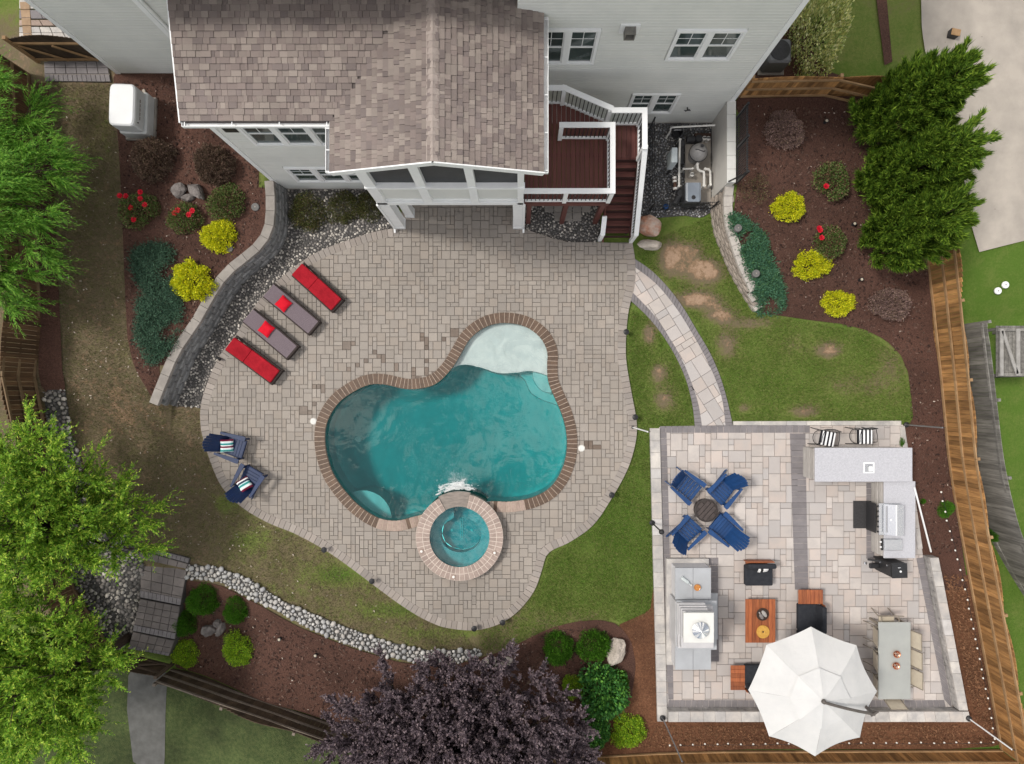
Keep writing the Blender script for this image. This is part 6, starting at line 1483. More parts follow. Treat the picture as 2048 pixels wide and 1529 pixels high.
# ---- lounge seating with teak ends
def sofa(label, cx, cy, g, length, end, group='black cushioned teak seats'):
    """faces local +x; end = +1/-1 puts a teak shelf at that y end, 0 none"""
    t = thing('lounge_seat', label, 'sofa', (cx, cy, 0.083), g, group); dp = 0.80
    MB().box((0.0,0,0.14), (dp-0.2,length-0.2,0.10), b=0.008).build('base_frame', m_teak, t)
    for x in (-0.26, 0.26):
        for y in (-length/2+0.16, length/2-0.16): MB().box((x,y,0.045), (0.06,0.06,0.09)).build('leg', m_teak, t)
    n = max(1, round(length/0.85))
    for k in range(n):
        w_ = length/n; y = -length/2+w_*(k+0.5)
        MB().box((0.07,y,0.29), (dp-0.14,w_-0.01,0.20), b=0.03).build('seat_cushion', m_blackcush, t)
        MB().box((-0.27,y,0.53), (0.16,w_-0.01,0.40), Matrix.Translation((-0.27,0,0.53)) @ Matrix.Rotation(R(-14),4,'Y') @ Matrix.Translation((0.27,0,-0.53)), b=0.04).build('back_cushion', m_blackcush, t)
    for k in range(4): MB().box((-0.395,0,0.24+k*0.085), (0.03,length,0.07), b=0.004).build('back_slat', m_teak, t)
    if end:
        for k in range(6): MB().box((-dp/2+dp*(k+0.5)/6,end*(length/2+0.235),0.36), (dp/6-0.006,0.46,0.03), b=0.004).build('shelf_plank', m_teak, t)
        for x in (-0.22, 0.22): MB().box((x,end*(length/2+0.28),0.175), (0.07,0.07,0.35)).build('shelf_leg', m_teak, t)
    return t
p = P(1519,1148,0.5); sofa('black cushioned teak lounge chair facing the coffee table from above', p.x, p.y, R(-90), 0.90, 0)
p = P(1620,1262,0.45); sofa('black cushioned sofa with teak shelf at its top end', p.x+0.02, p.y, R(180), 1.72, -1)
p = P(1552,1356,0.45); sofa('black cushioned sofa with teak shelf at its left end', p.x, p.y, R(90), 2.0, 1)
p = P(1526,1139,0.58); o = cushion(0.36, 0.24, 0.11).build('pillow', stripemat('white_black_pillow', [(Wt,1),((0.03,0.03,0.03),1.2),(Wt,3)], 0.18, 0), None, (p.x, p.y, 0.62), 0, sm=True); o.rotation_euler = (R(48), 0, R(8)); tag(o, 'small white and black pillow on the upper black lounge chair', 'pillow')
a, c = P(1491,1199,0.42), P(1551,1286,0.42); ct = thing('coffee_table', 'red teak plank coffee table in the middle of the seating', 'coffee table', ((a.x+c.x)/2, (a.y+c.y)/2, 0.083)); w_, l_ = c.x-a.x, a.y-c.y
for k in range(9): MB().box((-w_/2+w_*(k+0.5)/9,0,0.32), (w_/9-0.004,l_,0.035), b=0.003).build('plank', m_teak, ct)
for x in (-1, 1):
    for y in (-1, 1): MB().box((x*(w_/2-0.2),y*(l_/2-0.22),0.15), (0.08,0.08,0.30)).build('leg', m_teak, ct)
MB().box((0,0,0.27), (w_-0.3,l_-0.3,0.05)).build('apron', m_teak, ct)
zt_ = 0.083+0.34
p = P(1525,1229,0.44); o = thing('stone_tray', 'round dark tray of smooth stones on the coffee table', 'tray', (p.x, p.y, zt_))
MB().lathe([(0.19,0),(0.205,0.03),(0.19,0.032),(0.175,0.012)], 28).build('tray', mat('dark_tray', (0.055,0.035,0.025), (0.04,0.025,0.02), 8, 0.5), o)
for (x, y, r_, e_, m_) in ((0.05,0.02,0.085,1.5,m_river),(-0.04,-0.07,0.08,1.3,m_rockgrey),(-0.10,0.05,0.035,1.0,m_river)): MB().ball((0,0,0), 1, 12, 8).build('stone', m_, o, (x, y, 0.035), R(-55), sm=True).scale = (r_*e_, r_*0.75, 0.03)
p = P(1526,1264,0.44); o = thing('wood_slice', 'round yellow wooden slice on the coffee table', 'wood slice', (p.x, p.y, zt_))
m_slice = mat('yellow_wood', (0.62,0.36,0.08), (0.50,0.26,0.05), 9, 0.6, 0.2, 40)
MB().lathe([(0.205,0),(0.215,0.02),(0.20,0.045),(0.06,0.048),(0.03,0.03)], 26).build('slice', m_slice, o); MB().lathe([(0.028,0.03),(0.02,0.05)], 12).build('knot', m_bark, o)

# ---- dining set
tc_ = P(1789,1322,0.75); dt = thing('dining_table', 'long grey dining table beside the white umbrella', 'dining table', (tc_.x, tc_.y, 0.083)); TW, TL = 1.03, 2.46
MB().box((0,0,0.655), (TW,TL,0.035), b=0.008).build('table_top', m_greytable, dt)
for x in (-1, 1):
    for y in (-1, 1): MB().box((x*(TW/2-0.08),y*(TL/2-0.1),0.32), (0.06,0.06,0.635)).build('leg', m_taupe, dt)
MB().box((0,TL/2-0.1,0.60), (TW-0.2,0.04,0.06)).build('apron', m_taupe, dt); MB().box((0,-TL/2+0.1,0.60), (TW-0.2,0.04,0.06)).build('apron', m_taupe, dt)
def make_dchair():
    t = thing('dining_chair', 'x', 'chair')      # faces +x
    MB().box((0.0,0,0.42), (0.46,0.50,0.03), b=0.01).build('seat', m_cream, t)
    MB().bar((-0.235,0,0.45), (-0.36,0,0.90), 0.50, 0.018, (1,0,0.28)).build('back', m_cream, t)
    for s in (-1, 1):
        MB().tube([(0.25,s*0.28,0.0),(0.23,s*0.28,0.62),(0.10,s*0.29,0.645),(-0.26,s*0.28,0.63)], 0.015, 8).build('arm', m_taupe, t)
        MB().tube([(-0.34,s*0.27,0.0),(-0.22,s*0.27,0.42),(-0.37,s*0.27,0.92)], 0.016, 8).build('rear_leg', m_taupe, t)
    MB().tube([(-0.37,-0.27,0.92),(-0.37,0.27,0.92)], 0.014, 8).build('back_rail', m_taupe, t); MB().tube([(0.23,-0.28,0.40),(0.23,0.28,0.40)], 0.013, 8).build('seat_rail', m_taupe, t)
    return t
dc = make_dchair(); GD = 'cream dining chairs around the grey table'
dl = [(-TW/2+0.20, 0.78, 0, 'cream dining chair, top one on the left of the grey table'), (-TW/2+0.20, 0.0, 0, 'cream dining chair, middle one on the left of the grey table'), (-TW/2+0.20, -0.78, 0, 'cream dining chair, bottom one on the left of the grey table'),
      (TW/2-0.17, 0.66, 180, 'cream dining chair, top one on the right of the grey table'), (TW/2-0.15, 0.06, 180, 'cream dining chair, middle one on the right of the grey table'), (TW/2-0.13, -0.56, 180, 'cream dining chair, bottom one on the right of the grey table'),
      (-0.12, TL/2-0.10, -90, 'cream dining chair at the top end of the grey table'), (0.02, -TL/2+0.16, 90, 'cream dining chair at the bottom end of the grey table')]
for i, (x, y, g, lb) in enumerate(dl):
    c = (tc_.x+x, tc_.y+y, 0.083)
    if i == 0: dc.location = c; dc.rotation_euler = (0, 0, R(g)); tag(dc, lb, 'chair', GD)
    else: dup(dc, c, R(g), lb, GD)
for (u, v, lb) in ((1793.5,1309,'upper copper bowl on the grey dining table'), (1792,1332,'lower copper bowl on the grey dining table')):
    p = P(u, v, 0.8); o = thing('copper_bowl', lb, 'bowl', (p.x, p.y, 0.083+0.673), 0, 'copper bowls')
    MB().lathe([(0.05,0),(0.10,0.02),(0.118,0.07),(0.112,0.072),(0.09,0.03),(0.02,0.015)], 24).build('bowl', m_copper, o, sm=True)
    for k in range(5): MB().ball((0,0,0), 0.036, 8, 6).build('shell', m_copper if k % 2 else m_drycoping, o, (0.05*math.cos(k*1.26), 0.05*math.sin(k*1.26), 0.05))

# ---- cantilever umbrella
RIM_Z, APEX_Z = 2.50, 3.25
rim_px = [(1622,1253.6),(1713,1291),(1754,1383),(1720,1475),(1630,1513),(1538,1473),(1496.5,1380),(1533,1290)]
rim = [P(u, v, RIM_Z) for u, v in rim_px]; cen = sum(rim, Vector())/8; apex = P(1643, 1399, APEX_Z)
uc = thing('umbrella', 'white octagonal cantilever umbrella over the patio seating', 'umbrella', (0, 0, 0))
apx = Vector((cen.x*0.3+apex.x*0.7, cen.y*0.3+apex.y*0.7, APEX_Z))
def canopy_panel(A, B, r0, r1, lift, n=8):
    b = MB()
    for i in range(n+1):
        f = r0+(r1-r0)*i/n
        for j in range(n+1):
            t_ = j/n; e = A.lerp(B, t_); p = apx.lerp(e, f); s = 4*t_*(1-t_)
            p.z += 0.10*math.sin(math.pi*f)*1.0-0.045*s*f+lift+0.006*math.sin(9*t_+7*f)*f
            inw = (Vector((apx.x, apx.y, p.z))-p); p += inw.normalized()*0.055*s*f*f if inw.length > 0.01 else Vector()
            b.v.append(tuple(p))
    for i in range(n):
        for j in range(n): q = i*(n+1)+j; b.f.append((q, q+n+1, q+n+2, q+1))
    return b
for k in range(8): canopy_panel(rim[k], rim[(k+1) % 8], 0.02, 1.0, 0.0).build('canopy_panel', m_canvas, uc, sm=True)
for k in range(8): canopy_panel(rim[k], rim[(k+1) % 8], 0.01, 0.46, 0.05, 5).build('vent_panel', m_canvas, uc, sm=True)
for k in range(8):
    pts = [apx.lerp(rim[k], f)+Vector((0,0,0.10*math.sin(math.pi*f)-0.02)) for f in (0.02,0.25,0.5,0.75,0.995)]; MB().tube(pts, 0.012, 6).build('rib', m_bronze, uc)
MB().lathe([(0.05,-0.35),(0.05,0.06),(0.07,0.07),(0.055,0.14),(0.02,0.17)], 16).build('hub', m_bronze, uc, tuple(apx))
mt = P(1747, 1428, 2.95); arm = [apx+Vector((0,0,0.14)), apx.lerp(mt, 0.3)+Vector((0,0,0.16)), apx.lerp(mt, 0.65)+Vector((0,0,0.12)), mt+Vector((0,0,0.02))]
MB().tube([tuple(p) for p in spline([p[:] for p in arm], 5)], 0.042, 10).build('arm', m_bronze, uc)
MB().tube([(mt.x, mt.y, 2.98), (mt.x, mt.y, 0.12)], 0.05, 12).build('mast', m_bronze, uc); MB().tube([(mt.x+0.02, mt.y+0.05, 2.9), (mt.x+0.09, mt.y+0.09, 3.02), (mt.x-0.12, mt.y-0.02, 3.04)], 0.03, 8).build('crank', m_bronze, uc)
MB().box((mt.x, mt.y, 0.13), (0.5, 0.5, 0.08), b=0.015).build('base', m_bronze, uc)
# ================================================================ PLANTS
def leafmat(name, pal, rough=0.6, trans=0.25, rnd=0.25, spec=0.25): return mat(name, pal[0], None, rough=rough, rnd=rnd, pal=pal, spec=spec, trans=trans)
def unit(a): return a/np.maximum(1e-9, np.linalg.norm(a, axis=-1, keepdims=True))
def leaves(pos, dirs, ln, wd, r_, fold=0.0, nref=None):
    """rhombic leaf blades, one quad each; returns (verts, faces)"""
    n = len(pos); d = unit(dirs); nr_ = (np.array([0.0, 0.0, 1.0]) if nref is None else nref)+r_.normal(0, 0.45, (n, 3)); a = unit(np.cross(d, nr_)); ln = np.broadcast_to(ln, n)[:, None]; wd = np.broadcast_to(wd, n)[:, None]
    up = np.cross(a, d)
    V = np.stack([pos, pos+d*ln*0.45+a*wd*0.5+up*wd*fold, pos+d*ln, pos+d*ln*0.45-a*wd*0.5+up*wd*fold], 1)
    return V.reshape(-1, 3), np.arange(4*n).reshape(-1, 4)
def dome(seed, n, size, hz=0.85, clumps=70, spread=0.16, shell=0.8, wd=0.55, upb=0.4):
    """leaf cloud of a rounded shrub of unit radius, standing on z = 0"""
    r_ = np.random.default_rng(seed); c = r_.normal(0, 1, (clumps, 3)); c[:, 2] = np.abs(c[:, 2])*1.1+0.05; c = unit(c)*r_.uniform(shell, 1.02, (clumps, 1))
    k = r_.integers(0, clumps, n); p = c[k]+r_.normal(0, spread, (n, 3)); m_ = r_.random(n) < 0.35; q = unit(r_.normal(0, 1, (n, 3))); q[:, 2] = np.abs(q[:, 2]); p[m_] = q[m_]*r_.uniform(0.55, 0.97, (n, 1))[m_]
    R_ = np.linalg.norm(p, axis=1); f = np.minimum(1.0, 1.08/np.maximum(R_, 1e-6)); p *= f[:, None]; p[:, 2] = np.maximum(0.02, p[:, 2])
    lo_ = np.arctan2(p[:, 1], p[:, 0]); s1, s2, s3 = r_.uniform(0, 6.28, 3); p[:, :2] *= (1+0.07*np.sin(2*lo_+s1)+0.06*np.sin(3*lo_+s2)+0.04*np.sin(7*lo_+s3))[:, None]; st_ = r_.random(n) < 0.03; p[st_] *= r_.uniform(1.03, 1.14, (n, 1))[st_]
    d = unit(p)+r_.normal(0, 0.55, (n, 3))+np.array([0, 0, upb]); p = p*np.array([1, 1, hz])
    return leaves(p, d, r_.uniform(0.7, 1.3, n)*size, r_.uniform(0.7, 1.2, n)*size*wd, r_, 0.15, nref=unit(p)*0.7+np.array([0, 0, 0.6]))
def stems(seed, n=9, h=0.8):
    b = MB(); r_ = random.Random(seed)
    for k in range(n):
        g = 6.28*k/n+r_.uniform(-.3, .3); q = r_.uniform(0.3, 0.8); b.tube([(0.04*math.cos(g), 0.04*math.sin(g), -0.03), (q*0.5*math.cos(g), q*0.5*math.sin(g), h*0.45), (q*math.cos(g), q*math.sin(g), h*0.8)], [0.03, 0.02, 0.01], 5)
    return b.mesh('stem', m_bark)
KIND = {
 'yellow': leafmat('yellow_leaves', [(0.82,0.78,0.02),(0.66,0.68,0.02),(0.86,0.82,0.05),(0.42,0.52,0.02),(0.76,0.74,0.02),(0.56,0.60,0.03)], trans=0.3),
 'dark': leafmat('dark_brown_leaves', [(0.15,0.095,0.07),(0.21,0.135,0.10),(0.10,0.066,0.052),(0.25,0.17,0.125),(0.155,0.12,0.075)], trans=0.1),
 'mauve': leafmat('mauve_brown_leaves', [(0.33,0.215,0.19),(0.25,0.165,0.145),(0.40,0.27,0.24),(0.16,0.11,0.10),(0.30,0.215,0.15)], trans=0.1),
 'rose': leafmat('rose_leaves', [(0.114,0.180,0.042),(0.156,0.228,0.060),(0.204,0.096,0.066),(0.084,0.126,0.036),(0.240,0.186,0.102),(0.120,0.204,0.048)], trans=0.2),
 'green': leafmat('round_green_leaves', [(0.085,0.24,0.018),(0.06,0.18,0.015),(0.12,0.30,0.022),(0.05,0.14,0.014)], trans=0.2),
 'lime': leafmat('lime_leaves', [(0.330,0.522,0.027),(0.234,0.413,0.027),(0.468,0.619,0.041),(0.165,0.330,0.027)], trans=0.3),
 'olive': leafmat('olive_leaves', [(0.085,0.10,0.028),(0.06,0.075,0.02),(0.12,0.12,0.038),(0.10,0.075,0.032)], trans=0.15),
 'deep': leafmat('deep_green_leaves', [(0.078,0.247,0.058),(0.052,0.176,0.044),(0.111,0.325,0.072),(0.169,0.390,0.065)], trans=0.2),
 'varieg': leafmat('variegated_leaves', [(0.775,0.750,0.350),(0.375,0.450,0.150),(0.850,0.850,0.475),(0.250,0.325,0.100),(0.625,0.625,0.225)], trans=0.2),
 'twig': leafmat('thin_brown_leaves', [(0.22,0.125,0.085),(0.15,0.15,0.06),(0.13,0.09,0.06)], trans=0.2),
}
SH = {}
def shrub_mesh(kind, var):
    k = (kind, var)
    if k not in SH:
        prm = dict(yellow=(6000,0.10,0.62,130,0.08), dark=(16000,0.07,0.85,260,0.06), mauve=(16000,0.07,0.8,260,0.06), rose=(4600,0.10,0.85,60,0.15), green=(8500,0.10,0.85,110,0.10), lime=(5200,0.095,0.85,80,0.11),
                   olive=(3600,0.095,0.8,40,0.18), deep=(3000,0.15,0.85,30,0.2), varieg=(5200,0.085,1.0,80,0.13), twig=(1500,0.075,0.7,26,0.22))[kind]
        v_, f_ = dome(hash((len(kind), ord(kind[0]), var)) % 9999, prm[0], prm[1], prm[2], prm[3], prm[4], upb=(0.9 if kind == 'green' else 0.4), wd=(0.42 if kind == 'green' else 0.6))
        SH[k] = (np_mesh('foliage', v_, f_, KIND[kind]), stems(var+3))
    return SH[k]
cnt = [0]
m_flower = mat('red_flower', (0.62,0.008,0.03), (0.45,0.005,0.02), 30, 0.6, rnd=0.15)
def flower_mesh():
    b = MB()
    for k in range(3):
        n = 7-k; r0 = 1.0-0.3*k
        for i in range(n):
            g = 6.28*i/n+k*0.4; c_, s_ = math.cos(g), math.sin(g); t_ = 0.42
            b.add([(0,0,0.05*k), (r0*math.cos(g-t_)*0.8, r0*math.sin(g-t_)*0.8, 0.22+0.14*k), (r0*c_, r0*s_, 0.30+0.2*k), (r0*math.cos(g+t_)*0.8, r0*math.sin(g+t_)*0.8, 0.22+0.14*k)], [(0,1,2,3)])
    return b.mesh('flower', m_flower)
fm = flower_mesh()
def shrub(label, u, v, ru, kind, rv_=None, h=None, flowers=(), group='garden shrubs', z=None, name='shrub', cat='shrub'):
    rv_ = rv_ or ru; cnt[0] += 1; k = (CAMZ-1.0)/F; h_ = h or 0.5*(ru+rv_)*k*(1.4 if kind in ('dark', 'mauve', 'green') else 1.1)
    c = P(u, v, z) if z is not None else P(u, v, None, h_*0.42); zg_ = terr(c.x, c.y); k = (CAMZ-zg_-h_*0.4)/F
    t = thing(name, label, cat, (c.x, c.y, zg_+0.02), rng.uniform(0, 6.28) if abs(ru-rv_) < 6 else 0.0, group)
    fo, stm = shrub_mesh(kind, cnt[0] % 5)
    link('foliage', fo, t, scale=(ru*k, rv_*k, h_)); link('stem', stm, t, scale=(ru*k*0.8, rv_*k*0.8, h_*0.8))
    t.rotation_euler[2] = t.rotation_euler[2]
    for (fu, fv) in flowers:
        p = P(fu, fv, zg_+h_*0.75); q = Vector((p.x-c.x, p.y-c.y, 0)); q.rotate(Matrix.Rotation(-t.rotation_euler[2], 3, 'Z')); link('flower', fm, t, (q.x, q.y, h_*0.72), rng.uniform(0, 6), scale=(0.095, 0.095, 0.09))
    return t
# left bed
shrub('round dark brown clipped shrub below the generator', 300,316,41,'dark'); shrub('round dark brown clipped shrub beside the house corner', 425,327,39,'dark')
shrub('rose bush with red blooms at the left edge of the left bed', 272,420,35,'rose',flowers=[(240,392),(281,385),(252,393),(262,416),(281,398),(290,410),(268,440)])
shrub('rose bush with red blooms below the trio of boulders', 367,436,31,'rose',flowers=[(350,427),(385,422),(378,430),(356,421)])
shrub('green and bronze rose bush right of the trio of boulders', 449,405,35,'rose')
shrub('upper bright yellow shrub in the left bed', 434,471,33,'yellow'); shrub('larger lower bright yellow shrub in the left bed', 380,561,40,'yellow')
# against the house
shrub('left of three olive shrubs in the gravel by the house', 613,424,36,'olive',h=0.55); shrub('middle of three olive shrubs in the gravel by the house', 683,415,31,'olive',h=0.5); shrub('right of three olive shrubs in the gravel by the house', 742,413,29,'olive',h=0.5)
# right bed
shrub('round dark shrub at the top of the right bed', 1572,258,36,'mauve'); shrub('sparse twiggy brown shrub at the left of the right bed', 1512,376,30,'twig'); shrub('green rose bush with one red bloom near the tall evergreens', 1665,359,34,'rose',flowers=[(1652,373)])
shrub('oval bright yellow shrub at the left of the right bed', 1579,412,35,'yellow',28); shrub('rose bush with two red blooms in the right bed', 1661,485,32,'rose',flowers=[(1638,457),(1643,476),(1640,461)])
shrub('oval bright yellow shrub below the rose with two blooms', 1627,528,39,'yellow',27); shrub('lowest bright yellow shrub in the right bed', 1679,605,32,'yellow',27); shrub('oval mauve brown shrub near the right fence', 1785,607,39,'mauve',31)
shrub('tall variegated cream shrub beside the house at top right', 1640,62,50,'varieg',82,h=1.9)
# bottom bed
shrub('upper round green shrub near the paver steps', 404,1201,31,'green'); shrub('round green shrub nearest the dry creek', 470,1223,25,'green'); shrub('round green shrub overhanging the paver steps', 367,1247,27,'green')
shrub('lime shrub at the low dark fence by the steps', 370,1309,27,'lime'); shrub('round lime shrub below the trio of boulders in the lower bed', 475,1298,33,'lime')
shrub('left of two round green shrubs by the tall pale boulder', 1116,1299,31,'green'); shrub('right of two round green shrubs by the tall pale boulder', 1189,1294,32,'green')
shrub('deep green leafy shrub beside the purple tree', 1207,1385,46,'deep',52,h=1.1); shrub('small deep green shrub below the leafy one', 1190,1468,25,'deep',30,h=0.6); shrub('round lime shrub at the lower right of the purple tree', 1256,1466,33,'lime')
shrub('small green shrub half under the deep green shrub', 1238,1368,22,'green'); shrub('small lime shrub half under the purple tree', 1146,1375,22,'lime')
shrub('small green weed clump beside the right fence', 1892,1019,17,'green',h=0.25,name='weed',cat='weed'); shrub('green weed outside the right fence', 1986,1070,20,'green',14,h=0.5,name='weed',cat='weed'); shrub('tiny green weed on the kerb behind the bar', 1803,884,6,'green',12,h=0.15,name='weed',cat='weed'); shrub('tiny green weed behind the grill counter', 1846,1003,6,'green',5,h=0.12,name='weed',cat='weed')
# ground covers
def ground_cover(label, px, n, m, seed, hgt):
    r_ = np.random.default_rng(seed); poly = [tuple(P(u, v, None, hgt*0.5)[:2]) for u, v in px]; poly = [tuple(p) for p in spline(poly, 3, True)]; xs_ = [p[0] for p in poly]; ys_ = [p[1] for p in poly]
    X_ = r_.uniform(min(xs_), max(xs_), n*3); Y_ = r_.uniform(min(ys_), max(ys_), n*3); ok = inside_np(X_, Y_, poly); X_, Y_ = X_[ok][:n], Y_[ok][:n]; n = len(X_); gap_ = np.sin(X_*2.9+seed)*np.sin(Y_*3.3+1.7*np.sin(X_*2.1)) < 0.86-0.55*r_.random(n); X_, Y_ = X_[gap_], Y_[gap_]; n = len(X_)
    ed = np.clip(dist_np(X_, Y_, poly)/0.25, 0, 1); bumpy = 0.65+0.35*np.sin(X_*7.1+1.3*np.sin(Y_*5))*np.sin(Y_*6.3+X_*2)
    zt = np.array([terr(a, c) for a, c in zip(X_, Y_)]); Z_ = zt+0.05+hgt*(0.25+0.75*ed**0.6)*bumpy*r_.uniform(0.55, 1.0, n)
    d = r_.normal(0, 1, (n, 3)); d[:, 2] = np.abs(d[:, 2])*0.5+0.35
    X_ = X_+r_.normal(0, 0.07, n); Y_ = Y_+r_.normal(0, 0.07, n)
    v_, f_ = leaves(np.stack([X_, Y_, Z_], -1), d, r_.uniform(0.06, 0.13, n), r_.uniform(0.018, 0.032, n), r_)
    c = sum((Vector(p) for p in poly), Vector((0, 0)))/len(poly); cz = terr(c.x, c.y); t = thing('ground_cover', label, 'ground cover', (c.x, c.y, cz), 0, 'creeping ground covers'); v_ = v_-np.array([c.x, c.y, cz])
    link('foliage', np_mesh('foliage', v_, f_, m), t)
    b = MB()
    for k in range(10): q = poly[(k*len(poly))//10]; e = Vector(q).lerp(c, 0.25); b.tube([(0,0,0.02), ((e.x-c.x)*0.5,(e.y-c.y)*0.5,terr((e.x+c.x)/2,(e.y+c.y)/2)-cz+0.09), (e.x-c.x,e.y-c.y,terr(e.x,e.y)-cz+0.06)], [0.018,0.014,0.008], 5)
    b.build('stem', m_bark, t)
m_jun = leafmat('blue_green_needles', [(0.055,0.15,0.085),(0.038,0.11,0.062),(0.085,0.20,0.115),(0.06,0.14,0.055)], trans=0.15)
m_jun2 = leafmat('dusky_green_needles', [(0.050,0.105,0.066),(0.034,0.078,0.05),(0.07,0.14,0.085)], trans=0.15)
ground_cover('dusky creeping juniper mat in the left bed', [(263,505),(285,492),(320,488),(344,500),(350,540),(360,590),(364,640),(350,680),(335,705),(305,729),(285,715),(268,690),(274,640),(272,580),(264,540)], 15000, m_jun2, 71, 0.24)
ground_cover('blue green creeping juniper mat behind the tan block wall', [(1456,428),(1475,432),(1505,450),(1535,482),(1542,520),(1560,560),(1568,595),(1562,622),(1530,630),(1513,626),(1510,590),(1500,555),(1486,520),(1470,480),(1460,450)], 16000, m_jun, 72, 0.22)

# ---- trees
def twig_leaves(S, D, Ln, per, ll, lw, r_, droop=0.5, spreadang=0.7, two=True):
    """leaves along many twigs. S starts, D directions, Ln lengths"""
    n = len(S); t_ = np.tile((np.arange(per)+0.5)/per, (n, 1))+r_.uniform(-0.3, 0.3, (n, per))/per; D = unit(D)
    pos = S[:, None]+D[:, None]*(t_*Ln[:, None])[..., None]; pos[..., 2] -= droop*(t_**2)*Ln[:, None]*0.6
    td = np.repeat(D[:, None], per, 1).copy(); td[..., 2] -= droop*1.2*t_; td = unit(td)
    side = unit(np.cross(td, r_.normal(0, 1, td.shape))); sg = np.where(np.arange(per) % 2, 1, -1)[None, :, None]
    d = td*math.cos(spreadang)+side*sg*math.sin(spreadang); d += r_.normal(0, 0.15, d.shape)
    taper = (1.15-0.6*t_).reshape(-1)
    return leaves(pos.reshape(-1, 3), d.reshape(-1, 3), ll*taper*r_.uniform(0.75, 1.25, n*per), lw*taper*r_.uniform(0.8, 1.2, n*per), r_, 0.1)
def tree(label, base, trunk_h, limbs, m_leaf, seed, twn, twl, per, ll, lw, droop, cat='tree', name='tree', group='large trees', up=0.35, spreadang=0.7, tr=0.13, sub=0.6, dir_bias=None):
    """limbs: list of tip points (world) the main limbs reach for"""
    r_ = np.random.default_rng(seed); base = Vector(base); t = thing(name, label, cat, tuple(base), 0, group); tb = MB(); top = Vector((0.1, 0.05, trunk_h))
    tb.tube([(0,0,-0.15), (0.05,0.02,trunk_h*0.4), tuple(top), (top.x*1.5, top.y, trunk_h*1.35)], [tr*1.3, tr, tr*0.75, tr*0.4], 10); tb.build('trunk', m_bark, t)
    S, D, Ln = [], [], []; lb = MB()
    for tip in limbs:
        tip = Vector(tip)-base; s0 = Vector((0, 0, trunk_h*r_.uniform(0.5, 1.1))); mid = s0.lerp(tip, 0.5)+Vector((0, 0, (tip-s0).length*0.12))
        pts = spline([tuple(s0), tuple(mid), tuple(tip)], 5); lb.tube(pts, [max(0.012, tr*0.5*(1-k/len(pts))) for k in range(len(pts))], 6)
        L2 = (tip-s0).length
        nsub = int(5+L2*2.2)
        for k in range(nsub):
            f = 0.30+0.70*(k+r_.uniform(0, 1))/nsub; q = pts[min(len(pts)-1, int(f*(len(pts)-1)))]; ax = (tip-s0).normalized(); rd = Vector(r_.normal(0, 1, 3)); rd = (rd-ax*rd.dot(ax)*0.6).normalized()
            d = (ax*0.75+rd*0.8+Vector((0, 0, 0.15))).normalized(); l2 = L2*sub*(1.05-0.55*f)*r_.uniform(0.6, 1.1); e = q+d*l2; lb.tube([q, q.lerp(e, 0.5)+Vector((0,0,0.05*l2)), e], [0.018, 0.012, 0.005], 4, cap=False)
            for _ in range(twn):
                g = r_.uniform(0.15, 1.0); S.append(tuple(q.lerp(e, g))); dd = d*0.9+Vector(r_.normal(0, 0.5, 3))+Vector((0, 0, up))
                if dir_bias is not None: dd += Vector(dir_bias)
                D.append(tuple(dd)); Ln.append(twl*r_.uniform(0.6, 1.3))
    v_, f_ = twig_leaves(np.array(S), np.array(D), np.array(Ln), per, ll, lw, r_, droop, spreadang)
    lb.build('limb', m_bark, t)
    cr_ = np_mesh('crown', v_, f_, m_leaf); link('crown', cr_, t); return t
def ring_tips(c, rx, ry, z0, z1, n, r_, inner=0.35):
    o = []
    for k in range(n):
        g = 2.399*k; q = math.sqrt((k+0.6)/n)*(1-0.08*r_.random()); o.append((c[0]+rx*q*math.cos(g), c[1]+ry*q*math.sin(g), z0+(z1-z0)*(1-q**2)+r_.uniform(-0.3, 0.3)))
    return o
rt = random.Random(5)
m_lt = leafmat('spring_green_leaves', [(0.207,0.403,0.034),(0.134,0.287,0.024),(0.305,0.500,0.049),(0.512,0.634,0.085),(0.085,0.189,0.018),(0.244,0.427,0.037)], trans=0.35)
tree('upper light green leafy tree at the lower left corner', (-13.6,-3.9,-0.1), 2.2, [(-11.0,-3.4,2.4),(-11.1,-4.7,2.2)]+ring_tips((-13.7,-3.3), 2.4, 2.4, 2.4, 4.6, 22, rt), m_lt, 101, 17, 0.55, 20, 0.115, 0.040, 0.35)
tree('lower light green leafy tree at the lower left corner', (-13.4,-8.4,-1.0), 2.6, ring_tips((-13.7,-8.0), 2.4, 2.7, 2.4, 4.8, 24, rt), m_lt, 102, 17, 0.55, 20, 0.115, 0.040, 0.35)
m_ft = leafmat('feathery_green_leaves', [(0.10,0.27,0.024),(0.065,0.19,0.018),(0.16,0.36,0.036),(0.23,0.42,0.055)], trans=0.3)
tree('feathery bright green tree leaning in at the upper left edge', (-16.6,5.6,0.9), 3.0, [(-13.6,8.0,3.2),(-13.1,6.6,3.0),(-12.8,6.3,3.3),(-13.2,5.2,3.0),(-13.4,4.2,2.9),(-14.2,3.2,2.8),(-14.3,8.6,3.6),(-14.4,7.2,4.0),(-14.3,5.8,4.2),(-14.7,4.4,4.0),(-15.3,3.0,3.4),(-15.3,8.4,4.2),(-15.7,6.4,4.8),(-15.8,5.0,4.9),(-14.7,2.6,2.6),(-15.1,9.0,3.4)], m_ft, 103, 20, 0.75, 26, 0.15, 0.022, 0.55, spreadang=0.5, dir_bias=(0.7,-0.15,0.0), sub=0.35)
m_pt = leafmat('purple_leaves', [(0.125,0.092,0.108),(0.085,0.063,0.077),(0.17,0.13,0.145),(0.23,0.175,0.182),(0.065,0.05,0.06)], trans=0.12, rough=0.5)
